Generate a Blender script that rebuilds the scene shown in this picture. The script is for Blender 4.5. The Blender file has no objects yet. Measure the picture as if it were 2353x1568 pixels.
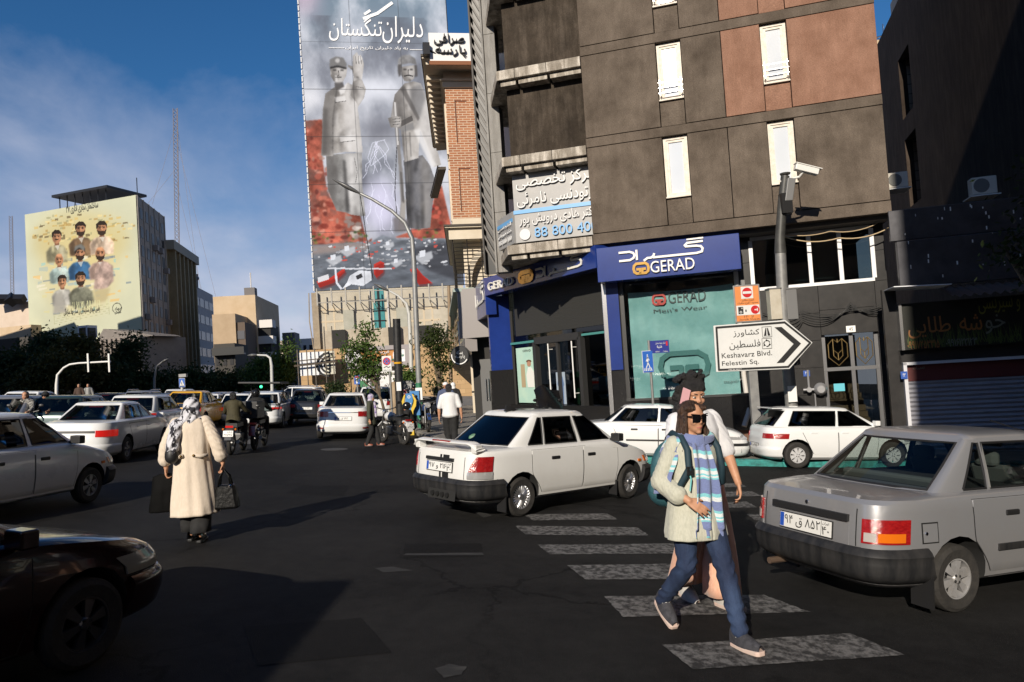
import bpy,bmesh,math,random
import numpy as np
from mathutils import Vector,Matrix
from mathutils.geometry import tessellate_polygon
random.seed(7);rng=np.random.default_rng(11)
S=bpy.context.scene;COL=S.collection
R=math.radians
# ------------------------------------------------------------------ camera, world, sun, exposure
F=1700.0;CX,CY=1176.5,784.0 # focal length and centre in units of a 2353 px wide frame
CAMH=1.9
up_c=Vector((-.065,1.0,-.03647*-1)).normalized() # true vertical in (right, up, forward)
f_w=Vector((0,0,1))-up_c*up_c.z;f_w.normalize()
r_w=f_w.cross(up_c)*-1
if r_w.x<0:r_w=-r_w
def c2w(v): # (right, up, forward) camera vector -> world vector
 return Vector((v.dot(r_w),v.dot(f_w),v.dot(up_c)))
EYE=Vector((0,0,CAMH))
cx_,cy_,cz_=c2w(Vector((1,0,0))),c2w(Vector((0,1,0))),c2w(Vector((0,0,1)))
cam=bpy.data.cameras.new('camera');camo=bpy.data.objects.new('camera',cam);COL.objects.link(camo)
cam.sensor_width=36;cam.lens=F/2353*36;cam.clip_end=4000;cam.clip_start=.05
m=Matrix((cx_,cy_,-cz_)).transposed().to_4x4();m.translation=EYE
camo.matrix_world=m;S.camera=camo
GN=c2w(Vector((0,1700,89)).normalized()) # ground normal (the street falls to the right)
G0=EYE-GN*CAMH
def gz(x,y):return G0.z-(GN.x*(x-G0.x)+GN.y*(y-G0.y))/GN.z
def ray(px,py):return c2w(Vector(((px-CX)/F,-(py-CY)/F,1)))
def G(px,py,h=0): # point on the road (raised by h) under a pixel
 d=ray(px,py);k=(G0-EYE+GN*h).dot(GN)/d.dot(GN);return EYE+d*k
def D(px,py,dep):return EYE+ray(px,py)*dep # point at a depth along the view
def gp(x,y,h=0):return Vector((x,y,gz(x,y)+h))
gF=(f_w_:=c2w(Vector((0,0,1))));gF=(gF-GN*gF.dot(GN)).normalized();gR=gF.cross(GN).normalized()
SE=R(22.3);sd=(gR*.37+gF*.93).normalized()*math.cos(SE)-GN*math.sin(SE) # direction sunlight travels
sun=bpy.data.lights.new('sun','SUN');suno=bpy.data.objects.new('sun',sun);COL.objects.link(suno)
sun.energy=4.9;sun.angle=R(.5);sun.color=(1,.90,.76)
suno.rotation_euler=sd.to_track_quat('-Z','Y').to_euler()
W=bpy.data.worlds.new('World');S.world=W;W.use_nodes=True
nt=W.node_tree;N=nt.nodes;L=nt.links
bg=N['Background']
sky=N.new('ShaderNodeTexSky');sky.sky_type='NISHITA';sky.sun_disc=False
sky.sun_elevation=math.asin(-sd.z);sky.sun_rotation=math.atan2(-sd.x,-sd.y)%(2*math.pi)
sky.air_density=1.0;sky.dust_density=.3;sky.ozone_density=6.0
def nd(t,**kw):
 n=N.new(t)
 for k,v in kw.items():setattr(n,k,v)
 return n
def mth(op,a,b=None,c=None,clamp=False):
 n=N.new('ShaderNodeMath');n.operation=op;n.use_clamp=clamp
 for i,v in enumerate((a,b,c)):
  if v is None:continue
  if hasattr(v,'is_linked')or hasattr(v,'links'):L.new(v,n.inputs[i])
  else:n.inputs[i].default_value=v
 return n.outputs[0]
tc=N.new('ShaderNodeTexCoord');sep=N.new('ShaderNodeSeparateXYZ');L.new(tc.outputs['Generated'],sep.inputs[0])
zc=mth('ADD',mth('MAXIMUM',sep.outputs[2],0),.34)
cmb=N.new('ShaderNodeCombineXYZ')
L.new(mth('DIVIDE',sep.outputs[0],zc),cmb.inputs[0]);L.new(mth('DIVIDE',sep.outputs[1],zc),cmb.inputs[1])
def cn(scale,det,off,rough=.55,dist=.4):
 mp=N.new('ShaderNodeMapping');mp.inputs['Location'].default_value=off;mp.inputs['Scale'].default_value=(1.0,.75,1)
 L.new(cmb.outputs[0],mp.inputs[0])
 n=N.new('ShaderNodeTexNoise');n.inputs['Scale'].default_value=scale;n.inputs['Detail'].default_value=det
 n.inputs['Roughness'].default_value=rough;n.inputs['Distortion'].default_value=dist;L.new(mp.outputs[0],n.inputs['Vector']);return n.outputs[0]
c1=cn(2.1,9,(5.3,2.4,0),.6,.25);c2=cn(4.5,7,(7.3,2.2,0))
low=mth('SUBTRACT',1,mth('DIVIDE',sep.outputs[2],.42),clamp=True) # more cloud near the horizon
cov=mth('ADD',mth('ADD',mth('MULTIPLY',c1,.52),mth('MULTIPLY',c2,.34)),mth('MULTIPLY',low,.66))
rp=N.new('ShaderNodeValToRGB');rp.color_ramp.elements[0].position=.50;rp.color_ramp.elements[1].position=1.0
L.new(cov,rp.inputs[0])
mx=N.new('ShaderNodeMixRGB');L.new(mth('MULTIPLY',rp.outputs[0],.92),mx.inputs[0]);
c3=cn(2.3,5,(1.1,5.2,0));r3=N.new('ShaderNodeValToRGB')
r3.color_ramp.elements[0].position=.40;r3.color_ramp.elements[0].color=(6.6,7.5,10.2,1)
r3.color_ramp.elements[1].position=.62;r3.color_ramp.elements[1].color=(9.8,10.2,12.2,1);L.new(c3,r3.inputs[0])
hsv=N.new('ShaderNodeHueSaturation');hsv.inputs['Saturation'].default_value=1.16;hsv.inputs['Value'].default_value=1.4;L.new(sky.outputs[0],hsv.inputs['Color'])
L.new(hsv.outputs[0],mx.inputs[1]);L.new(r3.outputs[0],mx.inputs[2]);L.new(mx.outputs[0],bg.inputs[0])
bg.inputs[1].default_value=.056
S.view_settings.view_transform='Standard';S.view_settings.look='None';S.view_settings.exposure=0.15;S.view_settings.gamma=1
S.cycles.max_bounces=6;S.cycles.transparent_max_bounces=12;S.cycles.caustics_reflective=False;S.cycles.caustics_refractive=False
S.cycles.use_denoising=True
# ------------------------------------------------------------------ materials
MATS={}
def hexc(h):
 h=h.lstrip('#');c=[int(h[i:i+2],16)/255 for i in(0,2,4)]
 return tuple(((v+.055)/1.055)**2.4 if v>.04045 else v/12.92 for v in c)
def mat(name,col,rough=.6,metal=0,col2=None,scale=6,detail=6,bump=0,bscale=None,spec=.5,coat=0,emit=None,estr=0,stretch=(1,1,1),lo=.35,hi=.65,alpha=None,sheen=0,trans=0):
 if name in MATS:return MATS[name]
 if isinstance(col,str):col=hexc(col)
 if isinstance(col2,str):col2=hexc(col2)
 M=bpy.data.materials.new(name);M.use_nodes=True;t=M.node_tree;n=t.nodes;l=t.links
 b=n['Principled BSDF'];b.inputs['Base Color'].default_value=(*col,1);b.inputs['Roughness'].default_value=rough
 b.inputs['Metallic'].default_value=metal;b.inputs['Specular IOR Level'].default_value=spec
 if coat:b.inputs['Coat Weight'].default_value=coat;b.inputs['Coat Roughness'].default_value=.04
 if sheen:b.inputs['Sheen Weight'].default_value=sheen
 if emit:b.inputs['Emission Color'].default_value=(*emit,1);b.inputs['Emission Strength'].default_value=estr
 if col2 or bump:
  c=n.new('ShaderNodeTexCoord');mp=n.new('ShaderNodeMapping');mp.inputs['Scale'].default_value=stretch;l.new(c.outputs['Object'],mp.inputs[0])
 if col2:
  x=n.new('ShaderNodeTexNoise');x.inputs['Scale'].default_value=scale;x.inputs['Detail'].default_value=detail;x.inputs['Roughness'].default_value=.65
  l.new(mp.outputs[0],x.inputs['Vector'])
  r=n.new('ShaderNodeValToRGB');r.color_ramp.elements[0].position=lo;r.color_ramp.elements[1].position=hi
  r.color_ramp.elements[0].color=(*col,1);r.color_ramp.elements[1].color=(*col2,1)
  l.new(x.outputs[0],r.inputs[0]);l.new(r.outputs[0],b.inputs['Base Color'])
 if bump:
  y=n.new('ShaderNodeTexNoise');y.inputs['Scale'].default_value=bscale or scale*4;y.inputs['Detail'].default_value=5
  l.new(mp.outputs[0],y.inputs['Vector']);bp=n.new('ShaderNodeBump');bp.inputs['Strength'].default_value=bump;bp.inputs['Distance'].default_value=.02
  l.new(y.outputs[0],bp.inputs['Height']);l.new(bp.outputs[0],b.inputs['Normal'])
 MATS[name]=M;return M
def glassmat(name,tint=(.5,.55,.55),fac=.12,rough=.03):
 if name in MATS:return MATS[name]
 M=bpy.data.materials.new(name);M.use_nodes=True;t=M.node_tree;n=t.nodes;l=t.links;n.remove(n['Principled BSDF'])
 tr=n.new('ShaderNodeBsdfTransparent');tr.inputs[0].default_value=(*tint,1);gl=n.new('ShaderNodeBsdfGlossy');gl.inputs['Roughness'].default_value=rough
 ge=n.new('ShaderNodeNewGeometry');dt=n.new('ShaderNodeVectorMath');dt.operation='DOT_PRODUCT';l.new(ge.outputs['Normal'],dt.inputs[0]);l.new(ge.outputs['Incoming'],dt.inputs[1])
 def mm(op,i0,v1):
  q=n.new('ShaderNodeMath');q.operation=op;l.new(i0,q.inputs[0]);q.inputs[1].default_value=v1;return q
 ab=n.new('ShaderNodeMath');ab.operation='ABSOLUTE';l.new(dt.outputs['Value'],ab.inputs[0]);iv=n.new('ShaderNodeMath');iv.operation='SUBTRACT';iv.inputs[0].default_value=1;l.new(ab.outputs[0],iv.inputs[1])
 ad=mm('MULTIPLY',mm('POWER',iv.outputs[0],5).outputs[0],.9);ad=mm('ADD',ad.outputs[0],.04+fac)
 mxs=n.new('ShaderNodeMixShader');l.new(ad.outputs[0],mxs.inputs[0]);l.new(tr.outputs[0],mxs.inputs[1]);l.new(gl.outputs[0],mxs.inputs[2])
 l.new(mxs.outputs[0],n['Material Output'].inputs[0]);MATS[name]=M;return M
def vcolmat(name,rough=.7,grain=0):
 if name in MATS:return MATS[name]
 M=bpy.data.materials.new(name);M.use_nodes=True;t=M.node_tree;n=t.nodes;l=t.links
 b=n['Principled BSDF'];a=n.new('ShaderNodeVertexColor');a.layer_name='Col';l.new(a.outputs[0],b.inputs['Base Color'])
 b.inputs['Roughness'].default_value=rough;b.inputs['Specular IOR Level'].default_value=.2;MATS[name]=M;return M
# ------------------------------------------------------------------ mesh helpers
class MB:
 def __init__(s):s.v=[];s.f=[];s.m=[]
 def add(s,vs,fs,mi=0):
  o=len(s.v);s.v+=[tuple(p)for p in vs];s.f+=[tuple(i+o for i in f)for f in fs];s.m+=[mi]*len(fs);return s
 def box(s,x0,x1,y0,y1,z0,z1,mi=0):
  return s.add([(x0,y0,z0),(x1,y0,z0),(x1,y1,z0),(x0,y1,z0),(x0,y0,z1),(x1,y0,z1),(x1,y1,z1),(x0,y1,z1)],
                     [(3,2,1,0),(4,5,6,7),(0,1,5,4),(1,2,6,5),(2,3,7,6),(3,0,4,7)],mi)
 def hexa(s,q0,q1,mi=0): # two quads (4 points each) joined into a solid
  return s.add(list(q0)+list(q1),[(3,2,1,0),(4,5,6,7),(0,1,5,4),(1,2,6,5),(2,3,7,6),(3,0,4,7)],mi)
 def prism(s,poly,y0,y1,mi=0): # polygon in (x, z) extruded along y
  n=len(poly);vs=[(x,y0,z)for x,z in poly]+[(x,y1,z)for x,z in poly]
  fs=[tuple(range(n)),tuple(range(2*n-1,n-1,-1))]+[(i,i+n,(i+1)%n+n,(i+1)%n)for i in range(n)]
  return s.add(vs,fs,mi)
 def slab(s,poly,z0,z1,mi=0): # polygon of (x, y) extruded in z
  n=len(poly);vs=[(x,y,z0)for x,y in poly]+[(x,y,z1)for x,y in poly]
  return s.add(vs,[tuple(range(n-1,-1,-1)),tuple(range(n,2*n))]+[(i,(i+1)%n,(i+1)%n+n,i+n)for i in range(n)],mi)
 def tube(s,pts,r,n=8,mi=0,cap=True):
  pts=[Vector(p)for p in pts];k=len(pts);rr=r if isinstance(r,(list,tuple))else[r]*k
  vs=[];prev=None
  for i,p in enumerate(pts):
   t=(pts[min(i+1,k-1)]-pts[max(i-1,0)]).normalized()
   a=prev if prev else(Vector((0,0,1))if abs(t.z)<.9 else Vector((1,0,0)))
   u=(a-t*a.dot(t)).normalized();w=t.cross(u);prev=u
   vs+=[p+(u*math.cos(2*math.pi*j/n)+w*math.sin(2*math.pi*j/n))*rr[i]for j in range(n)]
  fs=[(i*n+j,i*n+(j+1)%n,(i+1)*n+(j+1)%n,(i+1)*n+j)for i in range(k-1)for j in range(n)]
  if cap:fs+=[tuple(range(n-1,-1,-1)),tuple(range((k-1)*n,k*n))]
  return s.add(vs,fs,mi)
 def lathe(s,prof,n=24,axis='z',c=(0,0,0),mi=0): # prof: list of (radius, height)
  vs=[]
  for r,h in prof:
   for j in range(n):
    a=2*math.pi*j/n;u,w=r*math.cos(a),r*math.sin(a)
    p=(u,w,h)if axis=='z' else((u,h,w)if axis=='y' else(h,u,w))
    vs.append((p[0]+c[0],p[1]+c[1],p[2]+c[2]))
  k=len(prof);fs=[(i*n+j,i*n+(j+1)%n,(i+1)*n+(j+1)%n,(i+1)*n+j)for i in range(k-1)for j in range(n)]
  return s.add(vs,fs,mi)
 def ball(s,c,r,n=12,k=8,mi=0):
  r=r if isinstance(r,(tuple,list))else(r,r,r)
  vs=[(c[0]+r[0]*math.sin(math.pi*i/k)*math.cos(2*math.pi*j/n),c[1]+r[1]*math.sin(math.pi*i/k)*math.sin(2*math.pi*j/n),c[2]+r[2]*math.cos(math.pi*i/k))for i in range(k+1)for j in range(n)]
  return s.add(vs,[(i*n+j,(i+1)*n+j,(i+1)*n+(j+1)%n,i*n+(j+1)%n)for i in range(k)for j in range(n)],mi)
 def grid(s,fn,nu,nv,mi=0,flip=False):
  vs=[fn(i/nu,j/nv)for j in range(nv+1)for i in range(nu+1)];w=nu+1
  fs=[(j*w+i,j*w+i+1,(j+1)*w+i+1,(j+1)*w+i)for j in range(nv)for i in range(nu)]
  if flip:fs=[f[::-1]for f in fs]
  return s.add(vs,fs,mi)
 def build(s,name,mats,parent=None,smooth=None,mw=None,bevel=0,fix=True):
  me=bpy.data.meshes.new(name);me.from_pydata(s.v,[],s.f)
  mats=mats if isinstance(mats,(list,tuple))else[mats]
  for q in mats:me.materials.append(q)
  if any(s.m):me.polygons.foreach_set('material_index',s.m)
  if fix:
   b=bmesh.new();b.from_mesh(me);bmesh.ops.recalc_face_normals(b,faces=b.faces);b.to_mesh(me);b.free()
  if smooth:shade(me,smooth)
  o=bpy.data.objects.new(name,me);COL.objects.link(o)
  if parent:o.parent=parent
  if mw is not None:o.matrix_world=mw
  if bevel:
   q=o.modifiers.new('bevel','BEVEL');q.width=bevel;q.segments=2;q.limit_method='ANGLE';q.harden_normals=False
  return o
def shade(me,ang=40):
 me.polygons.foreach_set('use_smooth',[True]*len(me.polygons))
 if ang<179:me.set_sharp_from_angle(angle=R(ang))
def tag(o,label=None,cat=None,group=None,kind=None):
 if label:o['label']=label
 if cat:o['category']=cat
 if group:o['group']=group
 if kind:o['kind']=kind
 return o
def thing(name,label,cat,mw=None,group=None):
 o=bpy.data.objects.new(name,None);COL.objects.link(o);o.empty_display_size=.1
 if mw is not None:o.matrix_world=mw
 return tag(o,label,cat,group)
def frame(o,x,z=Vector((0,0,1))): # matrix: origin, x axis, up
 x=Vector(x).normalized();z=(Vector(z)-x*x.dot(Vector(z))).normalized();y=z.cross(x)
 q=Matrix((x,y,z)).transposed().to_4x4();q.translation=o;return q
def upright(p,ang=0): # a person or pole at p, facing angle ang (0 = +x) 
 return Matrix.Translation(p)@Matrix.Rotation(ang,4,'Z')
class Wall: # vertical plane; local x along, y into the wall, z up (z=0 is z=0 of the world)
 def __init__(s,o,d):
  s.o=Vector((o[0],o[1],0));s.d=Vector((d[0],d[1],0)).normalized();s.n=Vector((-s.d.y,s.d.x,0));s.mw=frame(s.o,s.d)
 def at(s,px,py,b=0): # pixel -> (along, height) on the plane at local y = b
  r=ray(px,py);k=(s.o+s.n*b-EYE).dot(s.n)/r.dot(s.n);p=EYE+r*k-s.o
  return p.dot(s.d),p.z
 def a(s,px,py,b=0):return s.at(px,py,b)[0]
 def h(s,px,py,b=0):return s.at(px,py,b)[1]
 def box4(s,x0,y0,x1,y1,b=0): # box from two opposite pixels
  a0,h1=s.at(x0,y0,b);a1,h0=s.at(x1,y1,b);return min(a0,a1),max(a0,a1),min(h0,h1),max(h0,h1)
 def pt(s,a,b=0,h=0):return s.o+s.d*a+s.n*b+Vector((0,0,h))
 def shift(s,b):return Wall(s.o+s.n*b,s.d)
# ------------------------------------------------------------------ lettering
FA={}
for k,(b,n)in{'ا':(0xFE8D,2),'آ':(0xFE81,2),'ب':(0xFE8F,4),'پ':(0xFB56,4),'ت':(0xFE95,4),'ث':(0xFE99,4),'ج':(0xFE9D,4),'چ':(0xFB7A,4),'ح':(0xFEA1,4),'خ':(0xFEA5,4),'د':(0xFEA9,2),'ذ':(0xFEAB,2),'ر':(0xFEAD,2),'ز':(0xFEAF,2),'ژ':(0xFB8A,2),'س':(0xFEB1,4),'ش':(0xFEB5,4),'ص':(0xFEB9,4),'ض':(0xFEBD,4),'ط':(0xFEC1,4),'ظ':(0xFEC5,4),'ع':(0xFEC9,4),'غ':(0xFECD,4),'ف':(0xFED1,4),'ق':(0xFED5,4),'ک':(0xFB8E,4),'گ':(0xFB92,4),'ل':(0xFEDD,4),'م':(0xFEE1,4),'ن':(0xFEE5,4),'و':(0xFEED,2),'ه':(0xFEE9,4),'ی':(0xFBFC,4),'ئ':(0xFE89,4)}.items():FA[k]=(b,n)
def fa(t):
 out=[];n=len(t)
 for i,c in enumerate(t):
  if c not in FA:out.append(c);continue
  pj=i>0 and t[i-1]in FA and FA[t[i-1]][1]==4
  nj=i<n-1 and t[i+1]in FA and FA[c][1]==4
  out.append(chr(FA[c][0]+((3 if nj else 1)if pj else(2 if nj else 0))))
 s=''.join(out)[::-1];r='';run=''
 for c in s: # digits keep their own order
  if c.isdigit():run+=c
  else:r+=run[::-1]+c;run=''
 return r+run[::-1]
def fill_loops(me):
 """outline loops of lettering -> faces; overlapping strokes are filled one by one, counters stay open"""
 q=bmesh.new();q.from_mesh(me);seen=set();loops=[]
 for e0 in q.edges:
  if e0 in seen:continue
  v=e0.verts[0];s_=v;e=e0;L_=[]
  while e not in seen:
   seen.add(e);L_.append(v.co.copy());v=e.other_vert(v);e=next((k for k in v.link_edges if k not in seen),e0)
   if v is s_:break
  if len(L_)>2:loops.append(L_)
 q.free();ar=[sum(a.x*b.y-b.x*a.y for a,b in zip(L_,L_[1:]+L_[:1]))/2 for L_ in loops]
 if not loops:return me
 sg=1 if sum(ar)>0 else-1
 def inside(p,L_):
  c=False
  for a,b in zip(L_,L_[1:]+L_[:1]):
   if(a.y>p.y)!=(b.y>p.y)and p.x<(b.x-a.x)*(p.y-a.y)/(b.y-a.y)+a.x:c=not c
  return c
 outer=[i for i in range(len(loops))if ar[i]*sg>0];holes={i:[]for i in outer}
 for i in range(len(loops)):
  if i in holes:continue
  o=[j for j in outer if inside(loops[i][0],loops[j])]
  if o:holes[min(o,key=lambda j:abs(ar[j]))].append(loops[i])
 vs,fs=[],[]
 for k,i in enumerate(outer):
  polys=[loops[i]]+holes[i];o=len(vs);vs+=[(p.x,p.y,-(k%9)*.02)for L_ in polys for p in L_];fs+=[tuple(a+o for a in t)for t in tessellate_polygon(polys)]
 m2=bpy.data.meshes.new('t');m2.from_pydata(vs,[],fs);return m2
def text(body,box,m_,parent,b=-.01,ext=.004,bold=0,name='lettering',slant=0,keep=False,par=None,mw=None,ltr=False):
 """lettering fitted into box=(a0,a1,h0,h1) of the parent's x/z plane, standing out towards -y"""
 if ltr:body=''.join(chr(FA[c][0])if c in FA else c for c in body)
 elif any(c in FA for c in body):body='\n'.join(fa(q)for q in body.split('\n'))
 cu=bpy.data.curves.new('t','FONT');cu.body=body;cu.size=1;cu.resolution_u=3;cu.offset=bold;cu.extrude=.0;cu.fill_mode='NONE';cu.align_x='CENTER';cu.shear=slant
 o=bpy.data.objects.new('t',cu);COL.objects.link(o);dg=bpy.context.evaluated_depsgraph_get()
 me=bpy.data.meshes.new_from_object(o.evaluated_get(dg));bpy.data.objects.remove(o);bpy.data.curves.remove(cu)
 me=fill_loops(me);co=np.empty(len(me.vertices)*3,np.float32);me.vertices.foreach_get('co',co);co=co.reshape(-1,3)
 lo_,hi_=co.min(0),co.max(0);a0,a1,h0,h1=box
 sx,sz=(a1-a0)/(hi_[0]-lo_[0]),(h1-h0)/(hi_[1]-lo_[1])
 if keep:sx=sz=min(sx,sz)
 v=np.stack([(a0+a1)/2+(co[:,0]-(lo_[0]+hi_[0])/2)*sx,b+co[:,2]*.02,(h0+h1)/2+(co[:,1]-(lo_[1]+hi_[1])/2)*sz],1).astype(np.float32)
 me.vertices.foreach_set('co',v.ravel());me.update()
 if ext:
  q=bmesh.new();q.from_mesh(me);bmesh.ops.remove_doubles(q,verts=q.verts,dist=1e-5)
  r=bmesh.ops.extrude_face_region(q,geom=q.faces[:]);bmesh.ops.translate(q,verts=[g for g in r['geom']if isinstance(g,bmesh.types.BMVert)],vec=(0,-ext,0))
  bmesh.ops.recalc_face_normals(q,faces=q.faces);q.to_mesh(me);q.free()
 me.materials.clear();me.materials.append(m_);me.name=name
 o=bpy.data.objects.new(name,me);COL.objects.link(o)
 if parent:o.parent=parent
 if mw is not None:o.matrix_world=mw
 return o
def copy_tree(o,parent=None,mw=None):
 c=o.copy();COL.objects.link(c);c.parent=parent
 if mw is not None:c.matrix_world=mw
 for ch in o.children:copy_tree(ch,c)
 return c
def deform(o,fn):
 me=o.data;co=np.empty(len(me.vertices)*3,np.float32);me.vertices.foreach_get('co',co);co=fn(co.reshape(-1,3));me.vertices.foreach_set('co',co.astype(np.float32).ravel());me.update()
# ------------------------------------------------------------------ setting: road, pavement, markings
def asphalt(name,c0=.0055,c1=.0255,crack=True):
 M=bpy.data.materials.new(name);M.use_nodes=True;t=M.node_tree;n=t.nodes;l=t.links;b=n['Principled BSDF']
 c=n.new('ShaderNodeTexCoord')
 def noise(s,d,r=.6,dist=0):
  x=n.new('ShaderNodeTexNoise');x.inputs['Scale'].default_value=s;x.inputs['Detail'].default_value=d;x.inputs['Roughness'].default_value=r;x.inputs['Distortion'].default_value=dist
  l.new(c.outputs['Object'],x.inputs['Vector']);return x
 a=noise(.35,6,.6,.5);g=noise(140,2);f=noise(6,8,.7)
 mixv=n.new('ShaderNodeMath');mixv.operation='MULTIPLY_ADD';l.new(f.outputs[0],mixv.inputs[0]);mixv.inputs[1].default_value=.5;l.new(a.outputs[0],mixv.inputs[2])
 r=n.new('ShaderNodeValToRGB');r.color_ramp.elements[0].position=.5;r.color_ramp.elements[1].position=.98
 r.color_ramp.elements[0].color=(c0,c0*.98,c0*1.0,1);r.color_ramp.elements[1].color=(c1,c1*.97,c1*.95,1);l.new(mixv.outputs[0],r.inputs[0])
 sp=n.new('ShaderNodeTexVoronoi');sp.inputs['Scale'].default_value=60;l.new(c.outputs['Object'],sp.inputs['Vector'])
 spr=n.new('ShaderNodeValToRGB');spr.color_ramp.elements[0].position=.05;spr.color_ramp.elements[0].color=(.2,.19,.18,1);spr.color_ramp.elements[1].position=.16;spr.color_ramp.elements[1].color=(0,0,0,1)
 l.new(sp.outputs['Distance'],spr.inputs[0])
 spk=n.new('ShaderNodeMixRGB');spk.blend_type='ADD';spk.inputs[0].default_value=.22;l.new(r.outputs[0],spk.inputs[1]);l.new(spr.outputs[0],spk.inputs[2]);out=spk.outputs[0]
 if crack:
  v=n.new('ShaderNodeTexVoronoi');v.feature='DISTANCE_TO_EDGE';v.inputs['Scale'].default_value=.42;wob=n.new('ShaderNodeMixRGB');wob.blend_type='ADD';wob.inputs[0].default_value=.8
  l.new(c.outputs['Object'],wob.inputs[1]);l.new(noise(1.2,6,.7).outputs['Color'],wob.inputs[2]);l.new(wob.outputs[0],v.inputs['Vector'])
  cr=n.new('ShaderNodeValToRGB');cr.color_ramp.elements[0].position=.003;cr.color_ramp.elements[0].color=(.35,.35,.35,1);cr.color_ramp.elements[1].position=.012;l.new(v.outputs['Distance'],cr.inputs[0])
  gate=n.new('ShaderNodeMixRGB');gr=n.new('ShaderNodeValToRGB');gr.color_ramp.elements[0].position=.45;gr.color_ramp.elements[1].position=.55;l.new(noise(.25,2).outputs[0],gr.inputs[0])
  l.new(gr.outputs[0],gate.inputs[0]);gate.inputs[1].default_value=(1,1,1,1);l.new(cr.outputs[0],gate.inputs[2])
  mu=n.new('ShaderNodeMixRGB');mu.blend_type='MULTIPLY';mu.inputs[0].default_value=1;l.new(out,mu.inputs[1]);l.new(gate.outputs[0],mu.inputs[2]);out=mu.outputs[0]
 l.new(out,b.inputs['Base Color']);b.inputs['Roughness'].default_value=.78;b.inputs['Specular IOR Level'].default_value=.12
 bp=n.new('ShaderNodeBump');bp.inputs['Strength'].default_value=.45;bp.inputs['Distance'].default_value=.012;l.new(g.outputs[0],bp.inputs['Height']);l.new(bp.outputs[0],b.inputs['Normal'])
 return M
M_ASPH=asphalt('asphalt');M_PATCH=asphalt('asphalt_patch',.0055,.012,False)
def sheet(name,pts,m_,h,kind='structure'):
 mb=MB();mb.add([p for p in pts],[tuple(range(len(pts)))]);o=mb.build(name,m_);tag(o,kind=kind);return o
mb=MB();mb.add([gp(-320,-120),gp(320,-120),gp(320,330),gp(-320,330)],[(0,1,2,3)]);tag(mb.build('road',M_ASPH),kind='structure')
M_ZEB=mat('worn_zebra_paint',(.022,.021,.021),.85,col2=(.17,.165,.16),scale=16,detail=14,lo=.42,hi=.60,bump=.5,bscale=140,stretch=(1,.8,1))
def pxsheet(name,polys,m_,h=.004,ragged=False):
 mb=MB()
 for p in polys:
  P=[G(x,y,h)for x,y in p];Q=[]
  for a,b in zip(P,P[1:]+P[:1]):
   n=max(1,int((b-a).length/.035))if ragged else 1
   for i in range(n):v=a.lerp(b,i/n);j=.013*(random.random()-.35)*(1+2.5*(random.random()>.93))if ragged else 0;c=sum(P,Vector())/len(P);Q.append(v+(c-v).normalized()*j)
  mb.add(Q,[tuple(range(len(Q)))])
 o=mb.build(name,m_);tag(o,kind='structure');return o
pxsheet('crosswalk_marking',[[(1200,1182),(1395,1180),(1420,1194),(1225,1196)],[(1183,1208),(1465,1212),(1492,1231),(1208,1229)],[(1235,1252),(1560,1249),(1600,1272),(1262,1274)],
 [(1303,1299),(1640,1294),(1704,1330),(1345,1332)],[(1388,1370),(1755,1367),(1862,1406),(1432,1418)],[(1520,1482),(1952,1455),(2082,1505),(1592,1538)],
 [(1640,1111),(1698,1110),(1716,1119),(1640,1121)],[(1640,1131),(1728,1129),(1750,1140),(1640,1142)],[(1640,1155),(1716,1153),(1740,1166),(1650,1168)],[(1716,1182),(1742,1182),(1765,1196),(1735,1196)]],M_ZEB,ragged=True)
pxsheet('lane_marking',[[(1064,1000),(1078,994),(1096,994),(1080,1001)],[(560,1020),(578,1006),(590,1006),(574,1021)],[(888,1050),(1010,1041),(1014,1043),(892,1053)]][1:2],M_ZEB)
pxsheet('repair_patch',[[(655,1133),(690,1118),(800,1116),(790,1140)],[(1100,1150),(1260,1150),(1290,1172),(1110,1176)],[(930,1250),(1105,1249),(1112,1279),(925,1282)],[(560,1440),(830,1420),(900,1500),(590,1530)],[(1010,1095),(1120,1090),(1130,1102),(1012,1108)]],M_PATCH,.003)
M_CHALK=mat('dusty_scuff',(.02,.02,.02),.85,col2=(.06,.058,.055),scale=7,detail=12,lo=.5,hi=.72,stretch=(.6,2,1))
pxsheet('dust_scuff',[[(1000,1536),(1030,1526),(1072,1532),(1062,1550),(1020,1558)],[(926,1276),(932,1272),(1110,1270),(1112,1276)],[(1075,1168),(1098,1166),(1130,1185),(1112,1190)],[(862,1306),(900,1302),(950,1311),(880,1316)]],M_CHALK,.0035,True)
mb=MB();mb.lathe([(0,.004),(.33,.004),(.36,.006),(.36,-.02)],32)
o=mb.build('manhole_cover',mat('cast_iron',(.05,.048,.045),.6,metal=.3,bump=.8,bscale=30),mw=frame(G(768,1033),gR,GN));tag(o,'round iron manhole cover set in the road behind the white sedan','manhole cover')
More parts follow.
